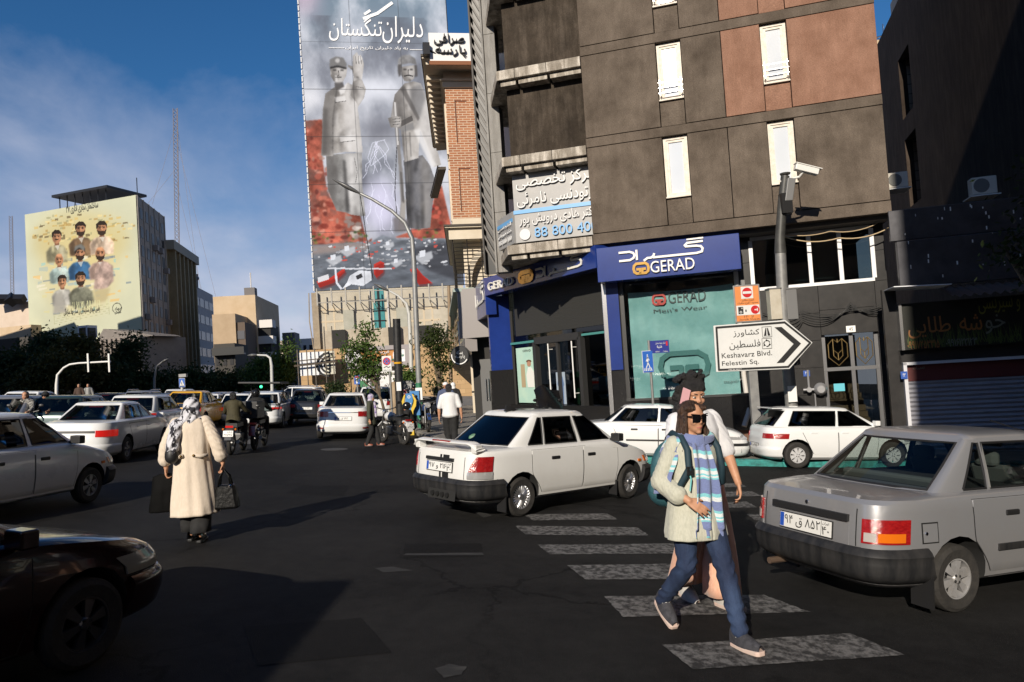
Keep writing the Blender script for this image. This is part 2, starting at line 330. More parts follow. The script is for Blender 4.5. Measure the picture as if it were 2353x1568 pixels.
# pavement
M_PAVE=mat('paving',(.14,.13,.115),.8,col2=(.27,.25,.22),scale=2.5,detail=8,bump=.3,bscale=40)
_e=[(905,921),(930,950),(958,1001),(1010,1022),(1200,1046),(1400,1064),(1690,1071),(1800,1073),(2420,1080)]
KERB=[G(x,y)for x,y in _e]
back=[gp(KERB[-1].x+12,KERB[-1].y-3),gp(40,40),gp(20,100),gp(-13,120)]
mb=MB();tp=[p+Vector((0,0,.14))for p in KERB+back];mb.add(tp,[tuple(range(len(tp)))]);tag(mb.build('pavement',M_PAVE),kind='structure')
M_TEAL=mat('teal_kerb_paint','2f8f8a',.6,col2='1d5f5c',scale=8,bump=.4)
M_STONE=mat('kerb_stone',(.2,.19,.17),.8,col2=(.3,.28,.25),scale=6,bump=.4)
mb=MB()
for i in range(len(KERB)-1):
 a,b=KERB[i],KERB[i+1];t=(b-a).normalized();n_=Vector((-t.y,t.x,0))*.18;u=Vector((0,0,.145));dn=Vector((0,0,-.1))
 mb.hexa([a+dn,b+dn,b+n_+dn,a+n_+dn],[a+u,b+u,b+n_+u,a+n_+u],1 if i>=5 else 0)
tag(mb.build('kerb',[M_STONE,M_TEAL],bevel=.02),kind='structure')
# ------------------------------------------------------------------ the dark corner building with the menswear shop
z1=lambda x,y:(1034+x/2.482,y/2.482)
z2=lambda x,y:(1666+x/2.482,y/2.482)
z3=lambda x,y:(1034+x/2.73,517+y/2.73)
z4=lambda x,y:(1551.5+x/2.73,574+y/2.73)
dR=(.9596,-.2815);p0=D(1500,560,21.1)
WR=Wall(p0,dR)
def stained(name,c0,c1,streak=.5,sc=1.2,rough=.9):
 M=bpy.data.materials.new(name);M.use_nodes=True;t=M.node_tree;n=t.nodes;l=t.links;b=n['Principled BSDF'];b.inputs['Roughness'].default_value=rough;b.inputs['Specular IOR Level'].default_value=.15
 c=n.new('ShaderNodeTexCoord')
 def nz(s,d,st=(1,1,1),r=.65):
  mp=n.new('ShaderNodeMapping');mp.inputs['Scale'].default_value=st;l.new(c.outputs['Object'],mp.inputs[0])
  x=n.new('ShaderNodeTexNoise');x.inputs['Scale'].default_value=s;x.inputs['Detail'].default_value=d;x.inputs['Roughness'].default_value=r;l.new(mp.outputs[0],x.inputs['Vector']);return x.outputs[0]
 r=n.new('ShaderNodeValToRGB');r.color_ramp.elements[0].position=.3;r.color_ramp.elements[1].position=.72;r.color_ramp.elements[0].color=(*c0,1);r.color_ramp.elements[1].color=(*c1,1)
 l.new(nz(sc,9),r.inputs[0])
 s=n.new('ShaderNodeValToRGB');s.color_ramp.elements[0].position=.44;s.color_ramp.elements[0].color=(.35,.33,.3,1);s.color_ramp.elements[1].position=.6;s.color_ramp.elements[1].color=(1,1,1,1);l.new(nz(3.5,6,(1.4,1,.22)),s.inputs[0])
 mu=n.new('ShaderNodeMixRGB');mu.blend_type='MULTIPLY';mu.inputs[0].default_value=streak;l.new(r.outputs[0],mu.inputs[1]);l.new(s.outputs[0],mu.inputs[2])
 g=n.new('ShaderNodeValToRGB');g.color_ramp.elements[0].position=.35;g.color_ramp.elements[0].color=(.62,.62,.62,1);g.color_ramp.elements[1].position=.7;g.color_ramp.elements[1].color=(1.25,1.25,1.25,1);l.new(nz(28,4,(1,1,2.2)),g.inputs[0])
 m2=n.new('ShaderNodeMixRGB');m2.blend_type='MULTIPLY';m2.inputs[0].default_value=.8;l.new(mu.outputs[0],m2.inputs[1]);l.new(g.outputs[0],m2.inputs[2]);l.new(m2.outputs[0],b.inputs['Base Color'])
 bp=n.new('ShaderNodeBump');bp.inputs['Strength'].default_value=.5;bp.inputs['Distance'].default_value=.02;l.new(nz(45,3),bp.inputs['Height']);l.new(bp.outputs[0],b.inputs['Normal']);return M
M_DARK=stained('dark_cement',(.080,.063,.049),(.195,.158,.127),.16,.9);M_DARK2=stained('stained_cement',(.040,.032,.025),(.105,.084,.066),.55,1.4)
M_RED=stained('red_cement',(.235,.125,.084),(.35,.20,.142),.15,1.6);M_GROOVE=mat('groove',(.008,.008,.009),.9)
M_LEDGE=stained('stained_white_stone',(.42,.37,.31),(.68,.63,.56),.75,2.5,.7)
M_WFR=mat('cream_window_frame',(.55,.48,.40),.5,col2=(.7,.64,.55),scale=9);M_WPVC=mat('white_plastic_frame',(.75,.75,.76),.35)
M_WGL=mat('white_film_glass',(.56,.60,.66),.08,spec=.6,col2=(.66,.69,.73),scale=.6,detail=2);M_STEEL=mat('brushed_steel',(.55,.55,.56),.25,metal=1)
M_GREYST=stained('grey_stone',(.26,.25,.24),(.36,.35,.33),.35,1.0,.6);M_BLACKST=mat('black_granite',(.012,.012,.013),.18,col2=(.022,.021,.021),scale=40,spec=.5)
M_LOUV=mat('dark_louver',(.03,.026,.022),.6);M_BLUE=mat('blue_sign_panel',(.011,.030,.17),.22,col2=(.014,.038,.21),scale=1.2,spec=.6,coat=.3)
M_LETW=mat('ivory_letter',(.78,.76,.70),.35);M_GOLD=mat('gold_letter',(.55,.33,.10),.22,metal=1);M_GLASS=glassmat('shop_glass',(.93,.95,.95),.0);M_DGLASS=glassmat('dark_glass',(.12,.14,.15),.03)
M_TEALB=mat('teal_banner','6a9a99',.55,col2='7cabaa',scale=2.2,detail=5,bump=.6,bscale=2.5,spec=.4);M_BLACK=mat('black_metal',(.012,.012,.013),.4);M_INT=mat('dark_interior',(.02,.019,.018),.8)
M_MARB=mat('dark_wall_tile',(.020,.019,.019),.3,col2=(.033,.031,.030),scale=3,spec=.4)
GER=thing('commercial_building','dark brown cement corner block with white ledges and blue menswear shop signs','building',WR.mw)
A=lambda q,b=0:WR.a(*q,b);H=lambda q,b=0:WR.h(*q,b)
aL=(A((1323,2))+A((1364,562)))/2;aR=(A((2006,30))+A((2053,470)))/2
w1=(A(z1(1193,575)),A(z1(1335,552)));w2_=(A(z2(220,465)),A(z2(372,442)));aRed=A(z1(1575,655));aM=(w1[1]+A(z1(1585,725)))/2
s1=(H(z1(740,325)),H(z1(735,270)));s2=(H(z1(785,845)),H(z1(780,790)));s3=(H(z1(820,1400)),H(z1(818,1335)));ST=s1[0]-s2[0]
cells=[[],[]];TH=.3;g=.011
floors=[(s3[1],s2[0],0),(s2[1],s1[0],1),(s1[1],s1[0]+ST,2),(s1[1]+ST,s1[0]+2*ST,3)]
fac=MB();red=MB();back_=MB();win_list=[]
for h0,h1 in(s3,s2,s1,(s1[0]+ST,s1[1]+ST),(s1[0]+2*ST,s1[1]+2*ST)):fac.box(aL,aR,0,TH,h0+g,h1-g)
for h0,h1,k in floors:
 hs=h0+(h1-h0)*.30 # window sill
 cols=[(aL,w1[0],0),(w1[0],w1[1],'w'),(w1[1],aRed,0),(aRed,w2_[0],k>=1),(w2_[0],w2_[1],'w'),(w2_[1],aR,k>=1)]
 for a0,a1,c in cols:
  q=red if(c==1 and k>=1)else fac
  if c=='w':
   q=red if(k>=1 and a0>aRed)else fac
   q.box(a0+g,a1-g,.05,TH,h0+g,hs);win_list.append((a0,a1,hs,h1,k))
  elif a0==w1[1]:
   q.box(a0+g,a1-g,0,TH,h0+g,h1-g)
  else:q.box(a0+g,a1-g,0,TH,h0+g,h1-g)
for b_ in(fac,red):pass
fac.build('facade',M_DARK,GER,bevel=.006);red.build('red_panel',M_RED,GER,bevel=.006)
HB=s3[0];HT=s1[1]+2*ST
core=MB();core.box(aL-.02,aR-.02,.295,.5,HB+.05,HT,0);core.box(aL+.03,aR-.01,.5,12,HB+.02,HT,1)
core.build('core_wall',[M_GROOVE,M_DARK],GER)
for i,(a0,a1,h0,h1,k)in enumerate(win_list):
 f=MB();t=.075;y0,y1=.13,.24;a0+=.012;a1-=.012;h1-=.012;h0+=.004
 for x in((a0,a0+t),(a1-t,a1)):f.box(x[0],x[1],y0,y1,h0,h1)
 f.box(a0+t,a1-t,y0,y1,h0,h0+t*1.2);f.box(a0+t,a1-t,y0,y1,h1-t,h1)
 t2=t*1.9
 for x in((a0+t,a0+t2),(a1-t2,a1-t)):f.box(x[0],x[1],y0+.025,y1,h0+t*1.2,h1-t)
 f.box(a0+t2,a1-t2,y0+.025,y1,h0+t*1.2,h0+t2*1.1);f.box(a0+t2,a1-t2,y0+.025,y1,h1-t2,h1-t)
 f.box(a0-.008,a1+.008,-.03,y0,h0-.002,h0+.035)
 wo=f.build('window',M_WFR,GER);p=MB();p.box(a0+t2,a1-t2,.19,.2,h0+t2*1.1,h1-t2)
 p.build('pane',M_WGL,wo)
 if k in(1,2):
  rr=MB()
  for q in range(3):rr.tube([(a0,-.04,h0+.22+q*.15),(a1,-.04,h0+.22+q*.15)],.016,6)
  rr.tube([(a0+.04,-.035,h0+.15),(a0+.04,-.035,h0+.6)],.012,6);rr.tube([(a1-.04,-.035,h0+.15),(a1-.04,-.035,h0+.6)],.012,6)
  rr.build('guard_rail',M_STEEL,wo)
# recessed bay with white ledges left of the facade
bC=.40;WC=WR.shift(bC);aC=(WC.a(*z1(345,890))+WC.a(*z1(378,1388))+WC.a(*z1(295,45)))/3
led=[(z1(268,415),z1(285,497)),(z1(300,905),z1(315,985)),(z1(332,1405),z1(350,1485))]
LH=[(WR.h(*q1),WR.h(*q0))for q0,q1 in led];LH=[(LH[0][0]+ST,LH[0][1]+ST)]+LH;aE=sum(WR.a(*q[0])for q in led)/3
dl=Vector((-.107,.994,0));la=Vector((dl.dot(WR.d),dl.dot(WR.n),0)) # street-side direction in wall coordinates
bay=MB()
for h0,h1 in LH:
 lg=MB()
 hm=h0+(h1-h0)*.36;n_=4;xs=[aE+(aL-aE)*q for q in(0,.22,.60,1.0)]
 for i in range(3):
  lg.box(xs[i]+.006,xs[i+1]-.006+(0 if i<2 else .006),0-.10,bC+.1,hm,h1);lg.box(xs[i]+.08,xs[i+1]-.006,.02,bC+.1,h0,hm-.008)
 e0=Vector((aE,-.1,0));
 for i in range(4): # ledge returns along the side street
  o_=e0+la*(i*1.1+.02);o2=e0+la*(i*1.1+1.09);wd=Vector((1.1,.35,0))
  lg.hexa([o_+Vector((0,0,hm)),o2+Vector((0,0,hm)),o2+wd+Vector((0,0,hm)),o_+wd+Vector((0,0,hm))],[o_+Vector((0,0,h1)),o2+Vector((0,0,h1)),o2+wd+Vector((0,0,h1)),o_+wd+Vector((0,0,h1))],0)
 lg.build('ledge',M_LEDGE,GER,bevel=.012)
for i in range(3):
 h1,h0=LH[i][0],LH[i+1][1]
 if i<2:bay.box(aC,aL+.02,bC,bC+.3,h0,h1)
bay.box(aC,aL+.02,bC+.14,bC+.3,LH[3][1],LH[2][0]);bay.box(aC,aL+.02,bC,bC+.3,LH[0][1],LH[0][1]+3)
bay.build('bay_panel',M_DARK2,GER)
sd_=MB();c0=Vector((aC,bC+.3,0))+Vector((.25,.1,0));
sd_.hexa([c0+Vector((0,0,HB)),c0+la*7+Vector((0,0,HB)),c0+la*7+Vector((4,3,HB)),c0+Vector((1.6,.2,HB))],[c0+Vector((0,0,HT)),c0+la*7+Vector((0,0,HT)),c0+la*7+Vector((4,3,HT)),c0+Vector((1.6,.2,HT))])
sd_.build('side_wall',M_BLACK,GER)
# grey pilaster and slanting louver strip, further along the side
WP=Wall(D(1133,300,24.6),(.97,-.24));Mi=WR.mw.inverted()@WP.mw
def on(o,w):o.matrix_local=WR.mw.inverted()@w.mw;return o
pl=MB();pa0,pa1=WP.a(1120.5,240),WP.a(1146,240);hb=WP.h(1137,628)
for i in range(9):pl.box(pa0,pa1,0,.5,hb+i*2.0+.008,hb+(i+1)*2.0)
pl.box(pa0-.07,pa0-.005,-.08,.4,hb,hb+18)
on(pl.build('pilaster',M_GREYST,GER,bevel=.01),WP)
lv=MB();la0,la1=WP.a(1093,240),WP.a(1118,240);lv.box(la0-.06,la0,-.03,.3,hb,hb+18,0);lv.box(la0,la1,.22,.3,hb,hb+18,1)
hh=hb+.1
while hh<hb+18:
 lv.hexa([(la0,.02,hh+.75),(la1,.02,hh),(la1,.2,hh),(la0,.2,hh+.75)],[(la0,.02,hh+.87),(la1,.02,hh+.12),(la1,.2,hh+.12),(la0,.2,hh+.87)],2);hh+=.36
on(lv.build('louver',[M_LOUV,M_BLACK,mat('louver_slat',(.09,.08,.07),.5)],GER),WP)
# orthodontics sign (hangs on the bay, a thing of its own)
ob=WC;OS=thing('wall_sign','grey wall sign with raised white Persian lettering and blue number 88 800 400','sign',WC.mw)
ox0=WC.a(*z1(366,1200));ox1=aL+.12;oh0=WC.h(*z1(378,1388));oh1=WC.h(*z1(357,1003))
p=MB();p.box(ox0,ox1,0,.13,oh0,oh1);p.build('panel',mat('grey_sign_panel',(.33,.32,.31),.4,col2=(.27,.27,.27),scale=1.5),OS)
hO=lambda f:oh0+(oh1-oh0)*f;wO=lambda f:ox0+(ox1-ox0)*f
M_LITW=mat('pale_acrylic_letter',(.62,.62,.62),.35);M_BLL=mat('blue_acrylic_letter',(.13,.36,.66),.35)
st_=MB();st_.box(ox0-.02,ox1,-.03,0,hO(.42),hO(.475));st_.build('stripe',M_BLL,OS)
text('مرکز تخصصی',(wO(.05),wO(1.0),hO(.755),hO(.97)),M_LITW,OS,b=-.03,ext=.05,bold=.035);text('ارتودنسی نامرئی',(wO(.05),wO(1.0),hO(.50),hO(.72)),M_LITW,OS,b=-.03,ext=.05,bold=.035)
text('دکتر هادی درویش پور',(wO(.06),wO(1.0),hO(.215),hO(.41)),M_LITW,OS,b=-.03,ext=.04,bold=.03);text('88 800 400',(wO(.24),wO(1.0),hO(.05),hO(.19)),M_BLL,OS,b=-.03,ext=.04,bold=.03)
p=MB();p.lathe([(0,-.05),(.17,-.05),(.17,0)],20,'y',(wO(.12),0,hO(.11)));p.build('disc',M_LITW,OS)
q_=Wall(D(1170,540,23.2),(.35,-.94));SS=thing('wall_sign','narrow grey sign board turned to the side street beside the large orthodontics sign','sign',q_.mw)
a0,a1=q_.a(1146,560),q_.a(1180,540);h0,h1=q_.h(1165,568),q_.h(1168,492);p=MB();p.box(a0,a1,0,.2,h0,h1);p.build('panel',mat('grey_sign_panel',0),SS)
p=MB();p.box(a0,a1,-.02,0,h1-.32,h1-.2);p.build('stripe',M_BLL,SS)
for i,t in enumerate(['ارتودنسی','دکتر درویش','88 800 400']):text(t,(a0+.1,a1-.1,h0+.12+(2-i)*(h1-h0)*.22,h0+.10+(2-i)*(h1-h0)*.22+(h1-h0)*.17),M_LITW,SS,b=-.02,ext=.03,bold=.02)
# blue fascia signs
def shopsign(w,a0,a1,h0,h1,dep,label,lay):
 t=thing('shop_sign',label,'shop sign',w.mw);p=MB();p.box(a0,a1,0,dep,h0,h1);p.build('panel',M_BLUE,t,bevel=.01)
 X=lambda f:a0+(a1-a0)*f;Y=lambda f:h0+(h1-h0)*f
 for kind,x0,x1,y0,y1 in lay:
  if kind=='G':text('GERAD',(X(x0),X(x1),Y(y0),Y(y1)),M_LETW,t,b=-.02,ext=.06,bold=.004)
  elif kind=='F':farsi_gerad(t,X(x0),X(x1),Y(y0),Y(y1))
  else:emblem(t,X(x0),X(x1),Y(y0),Y(y1),M_GOLD)
 return t
def stroke(mb,pts,w,y0,y1,mi=0): # a flat ribbon with square ends in the x/z plane
 for si,((xa,za),(xb,zb))in enumerate(zip(pts[:-1],pts[1:])):
  y0-=(.0012,-.0024,.0012)[si%3];d=math.hypot(xb-xa,zb-za)or 1;nx,nz=-(zb-za)/d*w/2,(xb-xa)/d*w/2;ex,ez=(xb-xa)/d*w*.3,(zb-za)/d*w*.3
  mb.prism([(xa-ex+nx,za-ez+nz),(xb+ex+nx,zb+ez+nz),(xb+ex-nx,zb+ez-nz),(xa-ex-nx,za-ez-nz)],y0,y1,mi)
def arc(cx,cz,r,a0,a1,n=8,ry=None):ry=ry or r;return[(cx+r*math.cos(R(a0+(a1-a0)*i/n)),cz+ry*math.sin(R(a0+(a1-a0)*i/n)))for i in range(n+1)]
def farsi_gerad(t,x0,x1,y0,y1):
 mb=MB();X=lambda f:x0+(x1-x0)*f;Y=lambda f:y0+(y1-y0)*f;w=(y1-y0)*.12
 P=lambda L_:[(X(a),Y(b))for a,b in L_]
 stroke(mb,P([(0,.58),(.12,.58),(.165,.5),(.18,.35),(.165,.2),(.12,.1),(.0,.1)]),w,-.05,-.02)
 stroke(mb,P([(.205,.62),(.205,.1)]),w,-.05,-.02);stroke(mb,P([(.29,.0),(.33,.12),(.37,.12),(.40,.2),(.41,.32)]),w,-.05,-.02)
 stroke(mb,P([(.40,.12),(.90,.12),(.96,.18),(.97,.35),(.95,.48),(.90,.53),(.78,.55),(.77,.62),(.80,.74),(.97,.76)]),w,-.05,-.02);stroke(mb,P([(.80,.93),(.98,.94)]),w*.7,-.05,-.02)
 mb.build('lettering',M_LETW,t)
def emblem(t,x0,x1,y0,y1,m_,b=-.05,name='emblem',th=.16):
 mb=MB();X=lambda f:x0+(x1-x0)*f;Y=lambda f:y0+(y1-y0)*f;w=(x1-x0)*th
 L1=[(.44,.12),(.22,.12),(.08,.25),(.04,.5),(.08,.75),(.22,.9),(.78,.9),(.92,.75),(.96,.5),(.92,.25),(.78,.12),(.56,.12)]
 stroke(mb,[(X(a),Y(c))for a,c in L1],w,b,b+.03);stroke(mb,[(X(.44),Y(.12)),(X(.44),Y(.45)),(X(.25),Y(.45))],w,b,b+.03);stroke(mb,[(X(.56),Y(.12)),(X(.56),Y(.45)),(X(.75),Y(.45))],w,b,b+.03)
 return mb.build(name,m_,t)
WS=WR.shift(-.12)
sa0,sa1=WS.a(*z3(921,250)),WS.a(*z3(1820,160));sh0,sh1=WS.h(*z3(925,362)),WS.h(*z3(918,148))
shopsign(WS,sa0,sa1,sh0,sh1,.6,'large blue menswear shop sign facing the street above the teal banner window',[('F',.17,.77,.50,1.0),('G',.385,.69,.12,.45),('E',.26,.375,.10,.46)])
WE=Wall(D(1369.5,600,21.4),(.492,-.870))
ea0,ea1=WE.a(1113,655),WE.a(1369,595);eh0,eh1=(WE.h(*z3(220,435))+WE.h(*z3(920,285)))/2,(WE.h(*z3(213,320))+WE.h(*z3(915,145)))/2
ef=lambda x,y:(WE.a(*z3(x,y))-ea0)/(ea1-ea0)
shopsign(WE,ea0,ea1,eh0,eh1,.5,'angled blue menswear shop sign running over the corner entrance',[('G',ef(245,365),ef(403,345),.22,.66),('E',ef(437,330),ef(527,320),.16,.74),('F',ef(545,300),ef(840,230),.18,.98)])
WL=Wall(WE.pt(ea0),(.16,-.987));WL=Wall(WL.o-WL.d*6.0,WL.d)
l1=6.0;shopsign(WL,l1-5.2,l1,eh0-.7,eh1+.02,.4,'short blue shop sign turned to the side street beside the angled blue sign',[('F',.3,.95,.35,.95),('E',.05,.28,.2,.6)])
# street window with the teal banner
bW=.75;WW=WR.shift(bW)
ta0,ta1=WW.a(*z3(1108,700)),WW.a(*z3(1830,700));th0,th1=WW.h(*z3(1160,1100)),sh0+.1
gz0=gz(WW.pt(ta0).x,WW.pt(ta0).y)-.6
fr=MB()
for a0,a1 in((ta0-.12,ta0),(ta1,ta1+.1)):fr.box(a0,a1,bW-.05,bW+.1,th0,th1+.2)
fr.box(ta0-.5,ta0-.12,bW-.1,bW+.3,gz0,th1+.2,1);fr.box(ta0-.12,ta1+.1,bW-.08,bW+.3,gz0+.9,th0,1)
fr.box(ta0-.12,ta1+.1,bW+.02,bW+.3,gz0,gz0+.9,2);fr.box(ta0-.12,ta1+.1,bW-.12,bW-.05,th0-.02,th0+.05,0)
fr.box(ta0-.62,ta0-.5,bW-.18,bW+.3,gz0,th1+.1,3)
wn=fr.build('display_window',[mat('dark_frame',(.03,.03,.03),.35),M_BLACKST,mat('brown_lattice_panel',(.16,.07,.035),.6,col2=(.10,.045,.022),scale=14,stretch=(6,1,.4)),M_STEEL],GER)
bl=MB();bl.box(ta0-.52,ta0-.14,bW-.16,bW-.10,WW.h(*z3(1010,912)),th1+.2);bl.build('blue_column',M_BLUE,GER)
ba0,ba1=WW.a(*z3(1135,760)),WW.a(*z3(1800,720));bh0=WW.h(*z3(1165,1095));bh1=WW.h(*z3(1115,425))
BN=thing('banner','teal fabric banner with menswear lettering hung inside the display window','banner',WW.mw)
bm_=MB()
def bf(u,v):a=ba0+(ba1-ba0)*u;return(a,.16+.025*math.sin(u*23+v*3)*math.sin(v*5+1)+.02*math.sin(v*17+u*6),bh0+(bh1-bh0)*v-.05*math.sin(u*3.1)*(v>.9))
bm_.grid(bf,40,30);bm_.build('cloth',M_TEALB,BN,smooth=180)
BX=lambda f:ba0+(ba1-ba0)*f;BY=lambda f:bh0+(bh1-bh0)*f
M_DTEAL=mat('dark_teal_print','2b6664',.6);M_CHAR=mat('charcoal_print',(.05,.07,.07),.6);M_RDP=mat('red_print',(.5,.06,.05),.6)
text('GERAD',(BX(.39),BX(.745),BY(.865),BY(.975)),M_CHAR,BN,b=.105,ext=0);text("Men's Wear",(BX(.24),BX(.75),BY(.79),BY(.825)),M_CHAR,BN,b=.105,ext=0)
emblem(BN,BX(.235),BX(.365),BY(.855),BY(.965),M_RDP,.07);emblem(BN,BX(.25),BX(.74),BY(.14),BY(.43),M_DTEAL,.07,'emblem',.10)
text('www.gerad.ir',(BX(.85),BX(.99),BY(.1),BY(.13)),M_CHAR,BN,b=.105,ext=0)
gp_=MB();gp_.box(ta0+.002,ta1-.002,bW+.05,bW+.06,th0+.055,th1+.19);gp_.build('pane',M_GLASS,wn)
inn=MB();inn.box(ta0-.5,ta1+.1,bW+1.2,bW+1.3,gz0,th1+.3);inn.box(ta0-.5,ta1+.1,bW+.3,bW+1.2,th1+.2,th1+.3);inn.build('interior',M_INT,GER)
# corner entrance under the angled sign
bE=.9;WN=WE.shift(bE);e0=WN.a(*z3(372,800));e1=WN.a(*z3(1000,800));gE=gz(WN.pt(e1).x,WN.pt(e1).y)
EN=MB();ez0=WN.h(*z3(700,1130));ez1=eh0+.3
def ebox(q0,q1,y0=0,y1=.08,mi=0):
 a0,a1=WN.a(*q0),WN.a(*q1);h1,h0=WN.h(*q0),WN.h(*q1);EN.box(min(a0,a1),max(a0,a1),y0,y1,min(h0,h1),max(h0,h1),mi)
EN.box(e0-.1,e0+.06,-.1,.1,gE-.5,ez1,0);EN.box(e1-.06,e1+.12,-.1,.1,gE-.5,ez1,3);EN.box(e0,e1,-.15,.1,gE-.8,ez0,1)
da0,da1,dh1=WN.a(*z3(548,900)),WN.a(*z3(830,900)),(WN.h(*z3(545,740))+WN.h(*z3(830,695)))/2
EN.box(da0-.12,da0+.08,-.08,.1,ez0,dh1);EN.box(da1-.08,da1+.1,-.08,.1,ez0,dh1);EN.box(da0,da1,-.08,.1,dh1-.08,dh1+.16);dm=(da0+da1)/2;EN.box(dm-.07,dm+.07,-.02,.06,ez0,dh1)
EN.box(e0,da0-.12,-.02,.06,dh1-.0,dh1+.08,4);EN.box(da1+.1,e1,-.02,.06,dh1+.02,dh1+.09,4)
EN.box(e0+.5,e1-.25,.05,.09,dh1+.3,ez1,5)
on(EN.build('entrance',[mat('dark_frame',0),M_BLACKST,M_INT,M_STEEL,mat('teal_rail','4a8a86',.4),mat('dark_blind',(.03,.03,.028),.7,bump=.6,bscale=30,stretch=(.1,1,3))],GER),WN)
pn=MB();pn.box(e0+.06,e1-.06,.10,.11,ez0,ez1);on(pn.build('entrance_pane',M_DGLASS,GER),WN)
for q in(z3(648,990),z3(797,980)):
 a=WN.a(*q);hd=MB();hd.tube([(a,-.12,ez0+.25),(a,-.12,ez0+2.1)],.022,8);hd.tube([(a,-.12,ez0+.4),(a,.06,ez0+.4)],.012);hd.tube([(a,-.12,ez0+1.9),(a,.06,ez0+1.9)],.012);on(hd.build('door_handle',mat('white_handle',(.8,.8,.78),.3),GER),WN)
p=MB();x0,x1=WN.a(*z3(418,950)),WN.a(*z3(545,950));y0,y1=ez0+.05,WN.h(*z3(418,775));p.box(x0,x1,.04,.06,y0,y1)
PO=thing('poster','pale teal shop window poster with a man in a white suit beside the entrance doors','poster',WN.mw);p.build('sheet',mat('pale_teal_print','a9cdbf',.5,col2='b9d6c4',scale=2),PO)
cxp=x0+(x1-x0)*.62;p=MB();PX=x1-x0;PH=y1-y0
p.prism([(cxp-PX*.12,y0+PH*.28),(cxp+PX*.2,y0+PH*.28),(cxp+PX*.22,y0+PH*.55),(cxp+PX*.08,y0+PH*.64),(cxp-PX*.05,y0+PH*.64),(cxp-PX*.16,y0+PH*.5)],.03,.035,0)
p.prism([(cxp+PX*q[0]*.1,y0+PH*(.70+q[1]*.05))for q in[(math.cos(i*.785),math.sin(i*.785))for i in range(8)]],.028,.034,1)
p.prism([(cxp+PX*q[0]*.13,y0+PH*(.745+q[1]*.03))for q in[(math.cos(i*.785),math.sin(i*.785))for i in range(8)]],.029,.033,2);p.prism([(x0+PX*.2,y0+PH*.28),(x0+PX*.4,y0+PH*.28),(x0+PX*.4,y0+PH*.7),(x0+PX*.2,y0+PH*.7)],.032,.036,3)
p.build('picture',[mat('white_suit_print',(.75,.75,.7),.6),mat('skin_print',(.45,.25,.16),.6),mat('brown_hair_print',(.12,.05,.02),.6),mat('wood_print',(.42,.33,.2),.6)],PO)
text('GERAD',(x0+PX*.35,x0+PX*.75,y0+PH*.92,y0+PH*.96),M_GOLD,PO,b=.03,ext=0)
def mannequin(w,a,h0,hgt,m_,label,headless=True):
 t=thing('mannequin',label,'mannequin',w.mw);k=hgt/1.75;b=MB();y=.45
 b.lathe([(.0,.62),(.16,.62),(.19,.8),(.20,1.0),(.20,1.2),(.21,1.38),(.13,1.47),(.06,1.5),(.05,1.56),(0,1.57)],14,c=(a,y,h0));b.build('jacket',m_,t,smooth=50)
 b=MB()
 for s in(-1,1):b.tube([(a+s*.09,y,h0),(a+s*.09,y,h0+.4),(a+s*.08,y,h0+.8)],[.085,.1,.11],10)
 b.build('trousers',m_,t,smooth=50);b=MB()
 for s in(-1,1):b.tube([(a+s*.2,y,h0+1.4),(a+s*.25,y,h0+1.05),(a+s*.24,y-.05,h0+.75)],[.07,.06,.05],10)
 b.build('sleeve',m_,t,smooth=50);return t
M_SUIT=mat('grey_green_suit',(.22,.27,.24),.8,col2=(.17,.21,.19),scale=20)
mannequin(WN,WN.a(*z3(978,950)),ez0+.1,1.75,M_SUIT,'mannequin in a grey green suit behind the glass right of the entrance')
p=MB();x0,x1=WN.a(*z3(657,1000)),WN.a(*z3(712,1000));y0,y1=ez0+.02,WN.h(*z3(680,925));p.prism([(x0,y0),(x1,y0),(x1,y1),(x0,y1)],.072,.085)
PO2=thing('poster','tall narrow cut-out poster of a man in a blue suit behind the entrance doors','poster',WN.mw);p.build('sheet',mat('pale_blue_print',(.35,.42,.5),.6),PO2);p=MB();xm=(x0+x1)/2;w_=x1-x0;hh=y1-y0
p.prism([(xm-w_*.22,y0),(xm+w_*.25,y0),(xm+w_*.3,y0+hh*.55),(xm+w_*.38,y0+hh*.62),(xm+w_*.25,y0+hh*.86),(xm-w_*.2,y0+hh*.86),(xm-w_*.36,y0+hh*.62),(xm-w_*.26,y0+hh*.55)],.06,.07,0)
p.prism(arc(xm,y0+hh*.92,w_*.13,0,315,7,hh*.055),.06,.07,1);p.build('picture',[mat('blue_suit_print',(.10,.17,.33),.6),mat('skin_print',0)],PO2)
# shop interior behind the entrance
p=MB();p.box(e0-.5,e1+1,3.0,3.1,ez0-1,ez1+.5);p.box(e0-.5,e1+1,.2,3,ez0-.1,ez0-.02);p.box(e0-.3,e1,.2,3,ez1+.4,ez1+.5);on(p.build('shop_room',M_INT,GER),WN)
# side-street shop window, blue column and plinth
p=MB();a0,a1=l1-5.2,l1-.2;hg=ez0;p.box(a0,a1,.9,1.0,hg,eh0-.6,0);p.box(a1-.25,a1,.1,.9,hg+1.3,eh0,1);p.box(a1-.3,a1+.02,.05,.9,hg-1.2,hg+1.3,2);p.box(a0,a1,.5,.9,hg-1.2,hg,2)
for q in(.33,.66):p.box(a0+(a1-a0)*q-.05,a0+(a1-a0)*q+.05,.55,.9,hg,eh0-.6,3)
for q in range(3):p.box(a0+.3+q*1.5,a0+1.2+q*1.5,.86,.9,hg+.1,eh0-.8,4)
on(p.build('side_window',[M_INT,M_BLUE,M_BLACKST,M_STEEL,M_TEALB],GER),WL);p=MB();p.box(a0,a1-.3,.55,.56,hg,eh0-.6);on(p.build('side_pane',M_GLASS,GER),WL)
